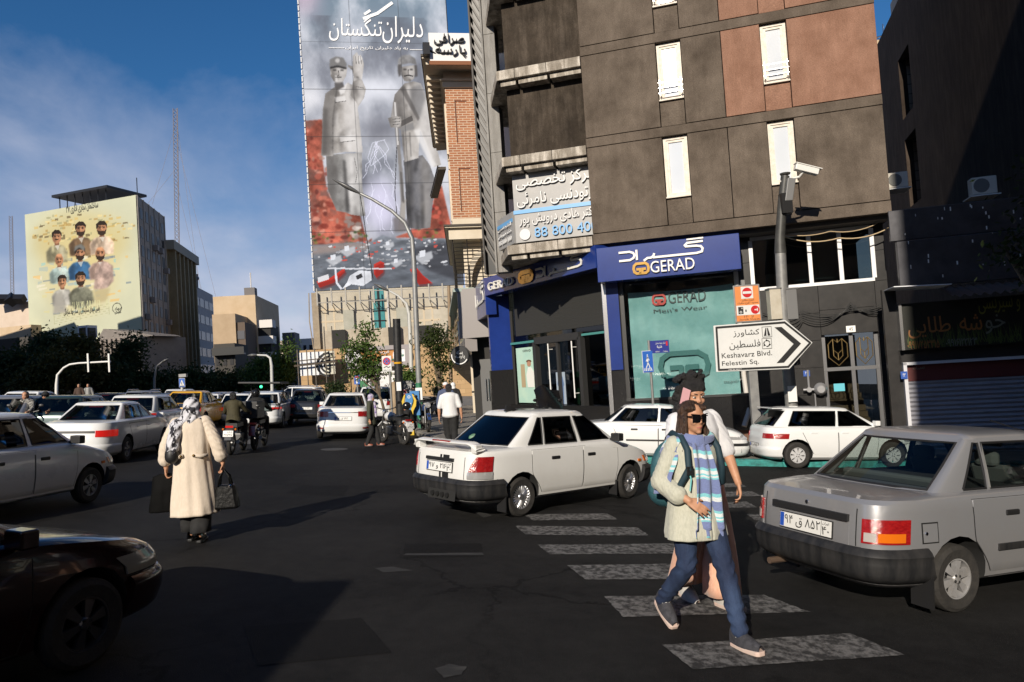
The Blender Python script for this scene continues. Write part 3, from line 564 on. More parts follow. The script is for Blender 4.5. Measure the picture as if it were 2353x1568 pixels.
# ground floor wall with door 45, mezzanine windows
bM=1.0;WM=WR.shift(bM);ma0=ta1+.1;ma1=aR-.05
mz=lambda q:WM.h(*q);mzx=lambda q:WM.a(*q)
wa0,wa1,wh0,wh1=mzx(z4(480,100)),mzx(z4(1245,100)),(mz(z4(545,262))+mz(z4(1260,190)))/2,HB-.12
dx0,dx1=mzx(z4(930,700)),mzx(z4(1290,700));dtop=(mz(z4(925,540))+mz(z4(1280,510)))/2;dmid=mz(z4(1105,745));gD=gz(WM.pt(dx0).x,WM.pt(dx0).y)-.2
wl=MB();tile=1.25
def tiles(a0,a1,h0,h1):
 n_=max(1,round((a1-a0)/tile));k=max(1,round((h1-h0)/.8))
 for i in range(n_):
  for j in range(k):wl.box(a0+(a1-a0)*i/n_+.004,a0+(a1-a0)*(i+1)/n_-.004,bM,bM+.1,h0+(h1-h0)*j/k+.004,h0+(h1-h0)*(j+1)/k-.004)
tiles(ma0,dx0,gD-.6,wh0);tiles(dx1,ma1,gD-.6,wh0);tiles(dx0,dx1,dtop,wh0);tiles(wa1,ma1,wh0,HB);tiles(ma0,wa0,wh0,HB)
wl.box(ma0,ma1,bM+.1,bM+.2,dtop,wh0,1);wl.box(ma0,dx0,bM+.1,bM+.2,gD-.6,dtop,1);wl.box(dx1,ma1,bM+.1,bM+.2,gD-.6,dtop,1)
wl.build('ground_floor_wall',[M_MARB,M_GROOVE],GER,bevel=.004)
sf=MB();sf.box(aL,aR,.3,3,HB-.1,HB+.02);sf.build('soffit',mat('grey_soffit',(.10,.09,.08),.8),GER)
xs=[wa0,mzx(z4(848,100)),mzx(z4(1040,100)),wa1]
f=MB();t=.09
f.box(wa0,wa1,bM-.03,bM+.08,wh0,wh0+t);f.box(wa0,wa1,bM-.03,bM+.08,wh1-t,wh1)
for x in xs:f.box(x-t*.6,x+t*.6,bM-.03,bM+.08,wh0+t,wh1-t)
wo=f.build('mezzanine_window',M_WPVC,GER);p=MB()
for i in range(3):p.box(xs[i]+t*.6,xs[i+1]-t*.6,bM+.04,bM+.05,wh0+t,wh1-t)
p.build('pane',glassmat('office_glass',(.35,.4,.4),.06),wo)
p=MB();p.box(wa0,wa1,bM+2.5,bM+2.6,wh0-.2,wh1+.2);p.box(wa0,wa1,bM+.1,bM+2.5,wh0-.1,wh0-.02);p.build('office_room',mat('dim_room',(.07,.065,.055),.8),GER)
# office furniture: monitor on desk
dk=thing('office_desk','grey desk with a monitor behind the white framed mezzanine windows','desk',WM.mw);p=MB();p.box(xs[0]+1.2,xs[2]-.1,.8,1.4,wh0+.25,wh0+.3);p.box(xs[0]+1.2,xs[2]-.1,1.3,1.34,wh0-.1,wh0+.25);p.build('desk_top',mat('grey_laminate',(.2,.2,.21),.5),dk)
p=MB();p.box(xs[1]+.35,xs[1]+.43,1.0,1.4,wh0+.38,wh0+.72);p.box(xs[1]+.3,xs[1]+.5,1.1,1.3,wh0+.3,wh0+.33);p.box(xs[1]+.38,xs[1]+.41,1.15,1.25,wh0+.32,wh0+.4);p.build('monitor',M_BLACK,dk)
# door 45
d=MB();cxm=mzx(z4(1115,650));fwd=.08
for x in(dx0,cxm-.05,dx1-.1):d.box(x,x+.1,bM+.15,bM+.25,gD,dtop)
d.box(dx0,dx1,bM+.14,bM+.26,dmid-.05,dmid+.05)
ent=d.build('street_door',mat('chromed_frame',(.25,.25,.26),.3,metal=.8),GER);p=MB();p.box(dx0+.1,dx1-.1,bM+.22,bM+.23,gD,dtop);p.build('pane',mat('x',0)if False else glassmat('door_glass',(.55,.55,.52),.02),ent)
gr=MB()
for x0,x1 in((dx0+.12,cxm-.07),(cxm+.07,dx1-.12)):
 w_,h0,h1=x1-x0,dmid+.08,dtop-.06;c=(x0+x1)/2;X=lambda f:c+(f)*w_;Y=lambda f:h0+(h1-h0)*f
 for pth in([(-.42,.75),(-.42,.3),(0,.02),(.42,.3),(.42,.75),(.2,.92)],[(-.42,.75),(-.2,.92),(0,.8),(.2,.92)],[(-.2,.92),(-.2,.55),(0,.42),(.2,.55),(.2,.92)],[(-.2,.55),(-.2,.35),(0,.2),(.2,.35),(.2,.55)],[(0,.42),(0,.2)],[(0,.8),(0,.92)]):
  gr.tube([(X(a),bM+.12,Y(b))for a,b in pth],.014,5)
gr.build('geometric_grille',mat('brass_bar',(.30,.21,.09),.4,metal=.7),ent)
p=MB();sx0,sx1=dx0+.12,dx1-.1
for i in range(9):p.box(sx0+.1*i*0,sx1,bM+.6+i*.3,bM+.9+i*.3,gD-.2,gD+.17*(i+1))
p.box(sx0,sx1,bM+3.4,bM+3.5,gD,dtop);p.build('stair',mat('travertine',(.42,.35,.27),.6,col2=(.33,.27,.2),scale=4),GER)
def plate(name,label,cat,w,q0,q1,dep,m_,txt=None,mt=None,b=0,**k):
 a0,a1,h0,h1=w.box4(*q0,*q1);t=thing(name,label,cat,w.mw);p=MB();p.box(a0,a1,b-dep,b,h0,h1);p.build('panel',m_,t,bevel=.004)
 if txt:
  X=lambda f:a0+(a1-a0)*f;Y=lambda f:h0+(h1-h0)*f
  for s,x0,x1,y0,y1 in txt:text(s,(X(x0),X(x1),Y(y0),Y(y1)),mt,t,b=b-dep-.003,ext=.002,**k)
 return t,a0,a1,h0,h1
M_WHITE=mat('white_enamel',(.78,.78,.76),.4);M_INK=mat('black_ink',(.015,.015,.016),.5);M_NBLUE=mat('number_blue',(.02,.08,.35),.4);M_CYAN=mat('cyan_sticker',(.10,.45,.55),.5)
plate('house_number','small white plate numbered 45 above the grille door','number plate',WM,z4(1070,480),z4(1132,516),.03,M_WHITE,[('45',.3,.72,.25,.75)],M_INK)
plate('house_number','small blue Persian number plate 45 left of the grille door','number plate',WM,z4(802,760),z4(846,794),.02,M_NBLUE,[('۴۵',.3,.7,.35,.8)],M_WHITE)
st=plate('sticker','cyan notice sticker on the glass of door 45','sticker',WM,z4(997,843),z4(1070,888),.004,M_CYAN,b=.13)
eb=plate('meter_box','cream electric meter box on the wall right of door 45','meter box',WM,z4(1310,568),z4(1395,660),.25,mat('cream_metal',(.5,.46,.38),.5,col2=(.42,.38,.3),scale=5))
plate('junction_box','smaller cream junction box below the electric meter box','junction box',WM,z4(1340,672),z4(1408,716),.15,mat('cream_metal',0))
gm=thing('gas_meter','grey gas regulator with pipes left of door 45','gas meter',WM.mw);ga,gh=WM.at(*z4(908,873));p=MB();p.lathe([(0,-.3),(.10,-.3),(.18,-.2),(.18,-.16),(.10,-.08),(0,-.08)],18,'y',(ga,0,gh));p.build('regulator',mat('grey_paint',(.3,.3,.31),.4,metal=.3),gm,smooth=40)
p=MB();p.tube([(ga-.45,-.18,gh+.0),(ga-.1,-.18,gh)],.035);p.tube([(ga-.3,-.18,gh+.55),(ga-.3,-.18,gh)],.03);p.tube([(ga-.15,-.1,gh-.12),(ga-.15,-.1,gh-1.5)],.02);p.lathe([(0,-.26),(.07,-.26),(.07,-.1),(0,-.1)],12,'y',(ga-.3,0,gh));p.build('pipe',mat('grey_paint',0),gm)
# drain pipe, conduit, corrugated sheet, cables
dp=MB();a,h=WM.at(*z4(430,780));a2,h2=WM.at(*z4(462,1000));dp.tube([(a,-.25,h+4.4),(a,-.25,h),(a+.05,-.25,h2+.1),(a+.03,-.3,h2-.12),(a-.1,-.42,h2-.45)],.075,10);o=dp.build('drain_pipe',mat('pale_plastic_pipe',(.55,.52,.48),.5),mw=WM.mw,smooth=50);tag(o,'pale drain pipe with a bent outlet beside the teal banner window','drain pipe')
cr=MB();a0,a1=WM.a(*z4(540,1080)),WM.a(*z4(668,1080));h0,h1=WM.h(*z4(560,1225))-.3,WM.h(*z4(545,1005));n_=40
cr.grid(lambda u,v:(a0+(a1-a0)*u,-.3+.035*math.sin(u*2*math.pi*9),h0+(h1-h0)*v),90,1);o=cr.build('corrugated_sheet',mat('galvanised_sheet',(.55,.53,.5),.4,metal=.3,col2=(.38,.36,.33),scale=6),mw=WM.mw,smooth=180);tag(o,'upright corrugated metal sheet leaning on the dark wall between the two parked hatchbacks','metal sheet')
def cable(name,label,pts,r,m_,sag=0):
 mb=MB();P=[Vector(p)for p in pts];out=[]
 for a,b in zip(P[:-1],P[1:]):
  for i in range(8):u=i/8;q=a.lerp(b,u);q.z-=sag*4*u*(1-u);out.append(q)
 out.append(P[-1]);mb.tube(out,r,5);return tag(mb.build(name,m_,smooth=180),label,'cable')
M_CAB=mat('black_cable',(.015,.015,.015),.6);M_TANC=mat('tan_cable',(.45,.34,.2),.6)
cp=lambda w,q,b:w.pt(w.a(*q,b),b,w.h(*q,b))
cable('cable','upper of the two tan cables sagging under the dark overhang',[cp(WM,z2(300,1330),-.5),cp(WM,z2(600,1320),-.5),cp(WM,z2(870,1275),-.5)],.014,M_TANC,.1)
cable('cable','lower thick tan cable sagging in front of the white mezzanine window',[cp(WM,z2(340,1352),-.55),cp(WM,z2(650,1358),-.55),cp(WM,z2(945,1295),-.55)],.018,M_TANC,.12)
for i in range(5):cable('cable',f'black cable in the drooping bundle over the dark tiles left of the shop sign',[cp(WM,z4(550+i*30,400+i*4),-.12),cp(WM,z4(800,385+i*14),-.15),cp(WM,z4(1100,380-i*12),-.15),cp(WM,z4(1385,285+i*12),-.12)],.013,M_CAB,.12+.05*i)['group']='black cables on the dark wall'
# ------------------------------------------------------------------ painted walls: a small painter that fills per-vertex colours
def fbm(w,h,cells,octs=5,seed=0,asp=1.0):
 g=np.random.default_rng(seed);out=np.zeros((h,w));amp=1;tot=0
 for o in range(octs):
  cx=max(2,int(cells*2**o));cy=max(2,int(cells*asp*2**o));a=g.random((cy+2,cx+2))
  x=np.linspace(0,cx,w,endpoint=False);y=np.linspace(0,cy,h,endpoint=False);xi,yi=x.astype(int),y.astype(int);fx,fy=x-xi,y-yi
  fx=fx*fx*(3-2*fx);fy=(fy*fy*(3-2*fy))[:,None]
  r0=a[yi][:,xi]*(1-fx)+a[yi][:,xi+1]*fx;r1=a[yi+1][:,xi]*(1-fx)+a[yi+1][:,xi+1]*fx
  out+=amp*(r0*(1-fy)+r1*fy);tot+=amp;amp*=.55
 return out/tot
class Canvas:
 def __init__(s,w,h,mapper,base):
  s.w,s.h,s.map=w,h,mapper;s.c=np.zeros((h,w,3))+np.array(base,float);s.X,s.Y=np.meshgrid((np.arange(w)+.5)/w,(np.arange(h)+.5)/h)
 def mask(s,pts,soft=0):
  p=[s.map(*q)for q in pts];m_=np.zeros((s.h,s.w),bool);j=len(p)-1
  for i in range(len(p)):
   (xi,yi),(xj,yj)=p[i],p[j]
   if yi!=yj:
    c=((yi>s.Y)!=(yj>s.Y))&(s.X<(xj-xi)*(s.Y-yi)/(yj-yi)+xi);m_^=c
   j=i
  m_=m_.astype(float);return s.blur(m_,soft)if soft else m_
 def blur(s,m_,r):
  r=max(1,int(r))
  for _ in range(2):
   for ax in(0,1):
    q=np.pad(m_,[(r+1,r)if k==ax else(0,0)for k in(0,1)],mode='edge');q=np.cumsum(q,axis=ax);n=2*r+1
    m_=(q[n:]-q[:-n])/n if ax==0 else(q[:,n:]-q[:,:-n])/n
  return m_
 def put(s,m_,col,a=1,tex=None):
  col=np.array(col,float)
  if tex is not None:col=col*(1+(tex[...,None]-.5))
  s.c=s.c*(1-m_[...,None]*a)+col*m_[...,None]*a
 def poly(s,pts,col,soft=0,a=1,tex=None):s.put(s.mask(pts,soft),col,a,tex)
 def ell(s,cx,cy,rx,ry,col,soft=1,a=1,n=20,tex=None):s.poly([(cx+rx*math.cos(i*2*math.pi/n),cy+ry*math.sin(i*2*math.pi/n))for i in range(n)],col,soft,a,tex)
 def line(s,pts,w,col,soft=0,a=1):
  for(x0,y0),(x1,y1)in zip(pts[:-1],pts[1:]):
   d=math.hypot(x1-x0,y1-y0)or 1;nx,ny=-(y1-y0)/d*w/2,(x1-x0)/d*w/2
   s.poly([(x0+nx,y0+ny),(x1+nx,y1+ny),(x1-nx,y1-ny),(x0-nx,y0-ny)],col,soft,a)
 def mesh(s,name,fn,m_,parent):
  """grid of vertices at fn(u, v) with the painted colour, v downwards"""
  w,h=s.w,s.h;me=bpy.data.meshes.new(name)
  u,v=np.meshgrid(np.linspace(0,1,w),np.linspace(0,1,h));co=fn(u,v).reshape(-1,3)
  idx=np.arange(w*h).reshape(h,w);q=np.stack([idx[1:,:-1],idx[1:,1:],idx[:-1,1:],idx[:-1,:-1]],-1).reshape(-1,4)
  me.vertices.add(len(co));me.vertices.foreach_set('co',co.astype(np.float32).ravel());me.loops.add(q.size);me.loops.foreach_set('vertex_index',q.astype(np.int32).ravel())
  me.polygons.add(len(q));me.polygons.foreach_set('loop_start',np.arange(0,q.size,4,dtype=np.int32));me.polygons.foreach_set('loop_total',np.full(len(q),4,np.int32));me.update(calc_edges=True);me.validate()
  at=me.color_attributes.new('Col','FLOAT_COLOR','POINT');c=np.clip(s.c/255,0,1);lin=np.where(c>.04045,((c+.055)/1.055)**2.4,c/12.92)
  at.data.foreach_set('color',np.concatenate([lin,np.ones((h,w,1))],-1).astype(np.float32).ravel())
  me.materials.append(m_);o=bpy.data.objects.new(name,me);COL.objects.link(o);o.parent=parent;return o
M_PAINT=vcolmat('painted_wall',.8);M_PLAST=mat('aged_plaster',(.36,.31,.24),.9,col2=(.46,.41,.33),scale=1.2,detail=8,bump=.1)
# ---- tower with the tall mural
z5=lambda x,y:(1180/1.7408+x/1858*640/1.7408,1100/1.7408+y/1568*540/1.7408)
zm=lambda x,y:((1150+x*850/1111)/1.7408,y*1200/1568/1.7408)
WB=Wall(D(800,500,85),(.982,.187));TB=thing('office_tower','tall tower block with a mural of two giant statues on its street wall','building',WB.mw)
tl,bl_=WB.at(*zm(67,0)),WB.at(*zm(133,1525));tr,br=WB.at(*zm(835,0)),WB.at(*zm(905,1490));ba,bb=(tl[0]+bl_[0])/2,(tr[0]+br[0])/2;bh,bt=(bl_[1]+br[1])/2,tl[1]+6
gB=gz(WB.o.x,WB.o.y)-1.5
mp_=lambda x,y:((x-(67+66*y/1515))/(768+4*y/1515),(y+120)/(1515+120))
cv=Canvas(330,700,mp_,(150,152,156));n1=fbm(330,700,3,6,3,1.6);n2=fbm(330,700,14,4,5,2);V=cv.Y
top=np.clip(1-V/.32,0,1)[...,None];cv.c=cv.c*(1-top)+np.array((98,128,142))*top
cl_=np.clip((n1-.42)*4.2,0,1);cv.put(cl_,(226,224,222),.85);cv.put(np.clip((.46-n1)*5,0,1)*(V>.2),(92,92,98),.7)
cv.ell(120,90,60,120,(222,190,196),18,.7);cv.ell(470,560,120,60,(245,243,240),16,.85);cv.ell(120,600,70,60,(240,236,230),14,.8);cv.ell(480,1120,90,130,(228,222,236),16,.9);cv.ell(480,760,80,60,(96,96,102),16,.7)
for p in([(560,560),(650,380),(700,360),(480,700)],):cv.poly(p,(235,235,233),8,.5)
nr=fbm(330,700,9,5,31,2)
def bolts(x,y,dx,n,seed,w):
 r=random.Random(seed);pts=[(x,y)]
 for i in range(n):x+=dx+r.uniform(-14,14);y+=r.uniform(14,30);pts.append((x,y))
 cv.line(pts,w*.8,(245,242,250),0,.6);return pts
for k in range(7):bolts(455+random.uniform(-15,25),800+random.uniform(0,40),(k-3)*5,7,k,4);bolts(430+k*17,1010+(k%3)*30,(k-3)*2,8,k+20,3.5)
cv.line([(505,805),(440,820),(415,890),(430,930),(500,880),(525,850),(500,805)],4,(245,245,250),0,.5)
tx=n2
rock=(172,92,72)
for pts in([(97,715),(185,706),(192,760),(180,870),(205,1050),(255,1140),(370,1165),(405,1290),(430,1275),(425,1300),(130,1315),(108,900)],[(545,1275),(640,1245),(700,1235),(745,1150),(765,1050),(800,1030),(860,1290)]):cv.poly(pts,rock,1,1,(tx-.5)*1.1+.5)
cv.put(np.clip((nr-.52)*6,0,1)*(cv.mask([(97,715),(300,706),(430,1275),(425,1300),(130,1315)],1)),(120,96,88),.65)
for i in range(170):
 x,y=random.uniform(100,380),random.uniform(740,1300)
 if x<110+(y-700)*.45:cv.ell(x,y,random.uniform(6,24),random.uniform(5,16),random.choice([(214,124,98),(140,60,48),(228,158,132),(104,48,42),(196,100,80),(178,140,120)]),1,.7,6)
for i in range(14):x=random.uniform(300,385);cv.ell(x,random.uniform(1175,1270),random.uniform(8,22),random.uniform(6,14),random.choice([(205,190,175),(150,138,128),(228,214,200)]),1,.85,7)
for i in range(22):cv.ell(random.uniform(125,400)if i<15 else random.uniform(650,800),random.uniform(1240,1300),random.uniform(5,13),6,random.choice([(92,112,52),(60,84,44),(130,134,70)]),1,.9,8)
for i in range(16):cv.ell(random.uniform(640,800),random.uniform(1080,1290),random.uniform(8,22),random.uniform(6,14),random.choice([(226,106,84),(160,50,44),(90,40,40)]),1,.75,8)
def shaded(pts,base,hi,lo,n=7,s=3): # sculpted stone: base with soft folds, all inside the outline
 m0=cv.mask(pts,0);mm=cv.blur(m0,1)*(m0>.3);cv.put(mm,base,1,(tx-.5)*.25+.5)
 xs=[p[0]for p in pts];ys=[p[1]for p in pts];r=random.Random(n*7+int(xs[0]));x0,x1,y0,y1=min(xs),max(xs),min(ys),max(ys)
 cv.put(mm*np.clip((n2-.5)*3,0,1),hi,.35);cv.put(mm*np.clip((.48-n2)*3,0,1),lo,.45)
 cv.put(cv.mask([(x0,y0),(x0+(x1-x0)*.3,y0),(x0+(x1-x0)*.26,y1),(x0,y1)],5)*mm,lo,.55);cv.put(cv.mask([(x0+(x1-x0)*.5,y0),(x0+(x1-x0)*.85,y0),(x0+(x1-x0)*.9,y1),(x0+(x1-x0)*.55,y1)],6)*mm,hi,.55)
 for k in range(n):
  x=r.uniform(x0,x1);y=r.uniform(y0,y1);ln=(y1-y0)*r.uniform(.15,.4);dx=r.uniform(-14,14);w=r.uniform(3,8)
  cv.put(cv.mask([(x-w,y),(x+w,y),(x+dx+w,y+ln),(x+dx-w,y+ln)],s)*mm,r.choice([hi,lo]),.6)
G1,G2,G3,G4=(172,164,152),(238,231,219),(92,87,82),(48,46,45)
shaded([(200,880),(245,872),(386,865),(384,1010),(398,1170),(345,1165),(318,1160),(300,1150),(250,1140),(208,1040)],(150,146,138),G2,G3,9)
cv.poly([(285,900),(300,900),(318,1150),(300,1150)],G4,2,.6);cv.line([(345,890),(360,960),(350,1010)],3,G4,0,.5)
shaded([(248,552),(203,583),(190,655),(178,880),(236,882),(240,872),(300,862),(390,866),(378,740),(368,650),(402,600),(410,560),(392,515),(350,500),(340,540),(318,528),(300,548)],G1,G2,G3,10)
cv.poly([(192,650),(215,655),(205,870),(178,880)],G3,3,.7);cv.poly([(250,600),(305,592),(308,618),(256,626)],G2,1,.7);cv.line([(250,626),(308,618)],3,G4,0,.6);cv.poly([(272,788),(352,780),(352,806),(276,816)],G2,1,.6);cv.line([(274,816),(352,808)],3,G4,0,.6);cv.line([(262,560),(240,700),(236,870)],3,G4,1,.6)
cv.poly([(268,556),(300,545),(318,528),(300,580),(280,590)],G2,1,.8)
shaded([(348,520),(392,515),(412,560),(400,605),(372,640),(330,590)],G1,G2,G3,5);cv.line([(360,548),(402,556)],3,G4,0,.5)
shaded([(350,505),(342,470),(318,452),(320,442),(345,450),(346,400),(356,392),(362,385),(368,380),(378,400),(386,392),(396,410),(404,440),(398,480),(392,515)],G1,G2,G3,5,1)
for x in(362,376,388):cv.line([(x-2,400),(x+2,440)],3,G4,0,.6)
shaded([(228,455),(232,500),(246,524),(270,536),(294,526),(312,496),(318,455)],G1,G2,G3,2,1);cv.poly([(250,530),(292,526),(300,550),(270,565),(252,556)],G3,1,.9)
cv.poly([(226,455),(229,418),(260,404),(298,410),(314,440),(312,462),(268,450)],(128,124,118),1);cv.poly([(228,455),(268,447),(312,458),(312,466),(268,456),(230,464)],G4,1);cv.ell(268,424,12,11,G2,1,.6)
for x in(252,290):cv.ell(x,470,10,4,G4,1,.8)
cv.line([(272,470),(274,494),(266,497)],4,G3,0,.9);cv.line([(254,505),(288,503)],4,G4,0,.8);cv.ell(270,522,20,9,G2,2,.5)
shaded([(600,905),(650,890),(700,880),(740,930),(768,1010),(748,1130),(735,1235),(660,1240),(612,1230),(606,1020)],(118,116,116),G1,G4,10)
shaded([(612,530),(560,585),(548,640),(536,700),(590,760),(604,915),(680,895),(690,760),(760,940),(800,930),(760,780),(730,600),(700,530),(660,520)],G1,G2,G3,12);cv.poly([(655,760),(690,750),(770,930),(750,945)],G2,2,.8);cv.poly([(640,560),(700,530),(725,600),(690,700),(645,650)],(110,108,106),3,.6)
cv.poly([(590,560),(612,545),(690,700),(680,715)],G3,1,.7);cv.poly([(590,715),(648,688),(655,712),(592,742)],G3,0,.9);cv.poly([(588,745),(655,720),(660,755),(590,770)],(140,136,130),1,.9);cv.line([(600,760),(604,880)],3,G4,1,.5);cv.line([(635,770),(640,890)],3,G4,1,.5)
shaded([(594,450),(596,490),(612,520),(640,524),(664,508),(674,470),(668,440)],G1,G2,G3,2,1);cv.poly([(578,448),(582,412),(604,394),(640,390),(672,408),(680,440),(640,430),(600,440)],(150,146,140),1,1,tx);cv.poly([(580,440),(600,436),(596,490),(584,500),(578,470)],G3,1,.9);cv.poly([(666,440),(680,440),(682,496),(668,500)],G3,1,.9)
for x in(616,650):cv.ell(x,463,9,4,G4,1,.85)
cv.line([(634,462),(634,484)],5,G3,0,.8);cv.line([(612,496),(634,490),(658,496)],6,G4,0,.9)
cv.line([(560,622),(572,800),(585,960),(592,1110),(575,1245)],18,(140,134,126),1);cv.line([(560,622),(572,830)],8,G2,0,.7);cv.line([(566,840),(552,1060),(560,1170)],4,G4,0,.8);cv.poly([(585,1110),(610,1090),(600,1240),(566,1250)],G1,1);cv.line([(585,960),(596,1110)],10,G3,1,.7)
shaded([(522,700),(560,690),(596,694),(590,740),(560,748),(536,746)],G1,G2,G3,3,1)
for y in(706,720,733):cv.line([(546,y),(586,y-4)],3,G4,0,.6)
cv.poly([(545,1250),(540,1185),(556,1175),(620,1195),(610,1250)],(120,112,110),2,.8)
sea=cv.mask([(90,1300),(430,1290),(480,1262),(560,1285),(950,1290),(950,1560),(90,1560)],1);cv.put(sea,(120,124,128),1,(fbm(330,700,10,4,9,7)-.5)*.7+.5);cv.put(sea*np.clip((V-.87)*9,0,1),(70,74,80),.35);cv.poly([(90,1305),(420,1292),(400,1330),(100,1345)],(170,148,134),3,.7);cv.poly([(600,1330),(900,1300),(900,1500),(720,1440)],(58,58,62),3,.7)
for i in range(110):
 x,y=random.uniform(130,800),random.uniform(1285,1420);l_=random.uniform(5,22)*(1+(y-1285)/200);cv.poly([(x,y),(x+l_,y-3),(x+l_+4,y+3),(x+l_*.8,y+7),(x+2,y+5)],random.choice([(228,226,222),(198,196,192),(150,150,150),(214,90,76),(110,110,112)]),0,.85)
for x,y,s_ in((510,1310,30),(550,1395,32),(230,1370,40),(300,1330,40),(690,1370,50)):cv.poly([(x-s_,y),(x+s_,y-s_*.5),(x+s_*1.1,y+s_*.2),(x,y+s_*.8)],(196,196,194),1,.9);cv.poly([(x-s_*.3,y-s_*.5),(x+s_*.3,y-s_*.6),(x+s_*.3,y),(x-s_*.3,y+s_*.1)],(226,226,224),0)
for pts in([(145,1470),(215,1455),(285,1412),(290,1432),(230,1480),(160,1500)],[(436,1400),(470,1385),(490,1395),(484,1440),(450,1465),(436,1445)],[(622,1430),(660,1425),(690,1460),(740,1500),(668,1505)]):cv.poly(pts,(206,60,48),0);cv.poly([(p[0]+6,p[1]+10)for p in pts],(120,34,32),1,.5)
cv.poly([(150,1452),(205,1438),(208,1462),(152,1476)],(224,220,216),0);cv.poly([(312,1450),(360,1425),(420,1432),(424,1475),(380,1500),(320,1490),(272,1512),(300,1478)],(232,232,230),0,1,(tx-.5)*.4+.5);cv.poly([(342,1452),(372,1440),(380,1458),(350,1470)],(60,60,62),0);cv.line([(200,1410),(360,1418),(530,1424)],7,(222,222,220),0,.9);cv.line([(240,1412),(246,1480),(270,1510)],10,(226,226,226),0)
for k in range(1,7):cv.put((np.abs(cv.Y-k/7.2)<.0012).astype(float),(60,60,60),.35)
for k in(1/3,2/3):cv.put((np.abs(cv.X-k)<.0025).astype(float),(60,60,60),.3)
g_=cv.c.mean(-1,keepdims=True);cv.c=(g_+(cv.c-g_)*.95)*np.array((.84,.87,.93));g_=120;cv.c=g_+(cv.c-g_)*1.08
cv.mesh('mural',lambda u,v:np.stack([ba+(bb-ba)*u,np.full_like(u,-.35),bt+(bh-bt)*v],-1),M_PAINT,TB)
mbx=lambda x0,y0,x1,y1:WB.box4(*zm(x0,y0),*zm(x1,y1),-.35)
M_MWH=mat('white_paint',(.82,.82,.82),.6)
def ml(t,x0,y0,x1,y1,**k):text(t,mbx(x0,y0,x1,y1),M_MWH,TB,b=-.4,ext=.02,**k)
ml('دلیران',490,85,712,232,bold=.075,slant=.1);ml('تنگستان',212,82,500,220,bold=.075,slant=.1);ml('به یاد دلیران تاریخ ایران',302,240,630,270,bold=.02)
p=MB();
for x0,x1,y in((215,298,250),(640,715,260)):a0,a1,h0,h1=mbx(x0,y,x1,y+4);p.box(a0,a1,-.42,-.37,h0,h1)
for pts,w in(([(400,98),(470,72),(545,18)],.35),([(405,75),(430,58)],.3)):stroke(p,[WB.at(*zm(*q),-.35)for q in pts],w,-.42,-.37)
p.build('underline',M_MWH,TB)
body=MB();body.box(ba+.05,bb,-.25,18,gB,bt,0);body.box(ba,bb+.1,-.34,-.25,bh,bt,1);body.build('wall',[mat('beige_panel_wall',(.40,.36,.28),.85,col2=(.50,.46,.38),scale=.6,bump=.2,bscale=6),M_BLACK],TB)
bd=MB();h=bh
while h<bt:bd.box(ba-.12,ba+.02,-.45,-.2,h,h+.6);h+=.75
bd.build('mural_edging',mat('pale_edging',(.6,.6,.6),.6),TB)
# lower facade: grooves, glass strip, blank panels, truss
lo=MB();f5=lambda x0,y0,x1,y1:WB.box4(*z5(x0,y0),*z5(x1,y1),-.3)
def b5(mb,x0,y0,x1,y1,d0,d1,mi=0):a0,a1,h0,h1=f5(x0,y0,x1,y1);mb.box(a0,a1,d0,d1,h0,h1,mi)
M_GRV=mat('pale_joint',(.55,.46,.33),.8)
gj=MB()
for x in(355,455,1500,1600):b5(gj,x,330,x+7,790,-.27,-.24)
for y in(400,540,660):b5(gj,275,y,560,y+6,-.275,-.24);b5(gj,1330,y-15,1690,y-9,-.275,-.24)
gj.build('wall_joint',M_GRV,TB)
pn=MB();b5(pn,558,415,705,850,-.7,-.2,0);b5(pn,1172,385,1320,790,-.7,-.2,0);pn.build('blank_panel',mat('grey_green_panel',(.33,.33,.27),.8,col2=(.40,.39,.33),scale=1),TB)
gl=MB();b5(gl,862,172,900,760,-.5,-.2,0);b5(gl,1060,165,1110,765,-.5,-.2,0);gs=gl.build('glass_strip',mat('pale_cladding',(.5,.51,.53),.5),TB)
gl=MB();b5(gl,900,165,1060,765,-.33,-.24,0);gl.build('pane',mat('teal_glazing',(.05,.22,.24),.12,col2=(.10,.32,.33),scale=.5,spec=.8),gs);gl=MB()
for y in(300,415,530,650):b5(gl,900,y,1060,y+7,-.36,-.31)
b5(gl,976,165,983,765,-.36,-.31);gl.build('mullion',M_BLACK,gs)
ts=MB();h0=WB.h(*z5(300,215),-1.5);h1=WB.h(*z5(300,330),-1.5)
a0,a1=WB.a(*z5(270,250)),WB.a(*z5(1700,250))
for hh in(h0,h1):ts.tube([(a0,-1.9,hh),(a1+2,-1.9,hh)],.05,5)
n_=9
for i in range(n_+1):a=a0+(a1-a0)*i/n_;ts.tube([(a,-1.9,h1-.3),(a,-1.9,h0+.5)],.09,6);ts.tube([(a,-1.9,h1-.2),(a+.4,-.3,h1-1.0)],.05,5);ts.tube([(a,-1.9,h1),(a,-.3,h1+.1)],.05,5)
tr_=ts.build('truss',mat('grey_tube',(.4,.38,.34),.5),TB)
dc=MB();a,_=WB.at(*z5(245,500));a2=WB.a(*z5(262,800));hA,hB_=WB.h(*z5(245,215)),WB.h(*z5(262,865));dc.box(a-.35,a+.35,-.7,-.25,hB_,hA);dc.tube([(a-.6,-.6,hA),(a-.7,-.6,(hA+hB_)/2),(a-.4,-.6,hB_)],.06);dc.build('duct',mat('tan_duct',(.33,.27,.19),.6,col2=(.25,.2,.14),scale=2),TB)
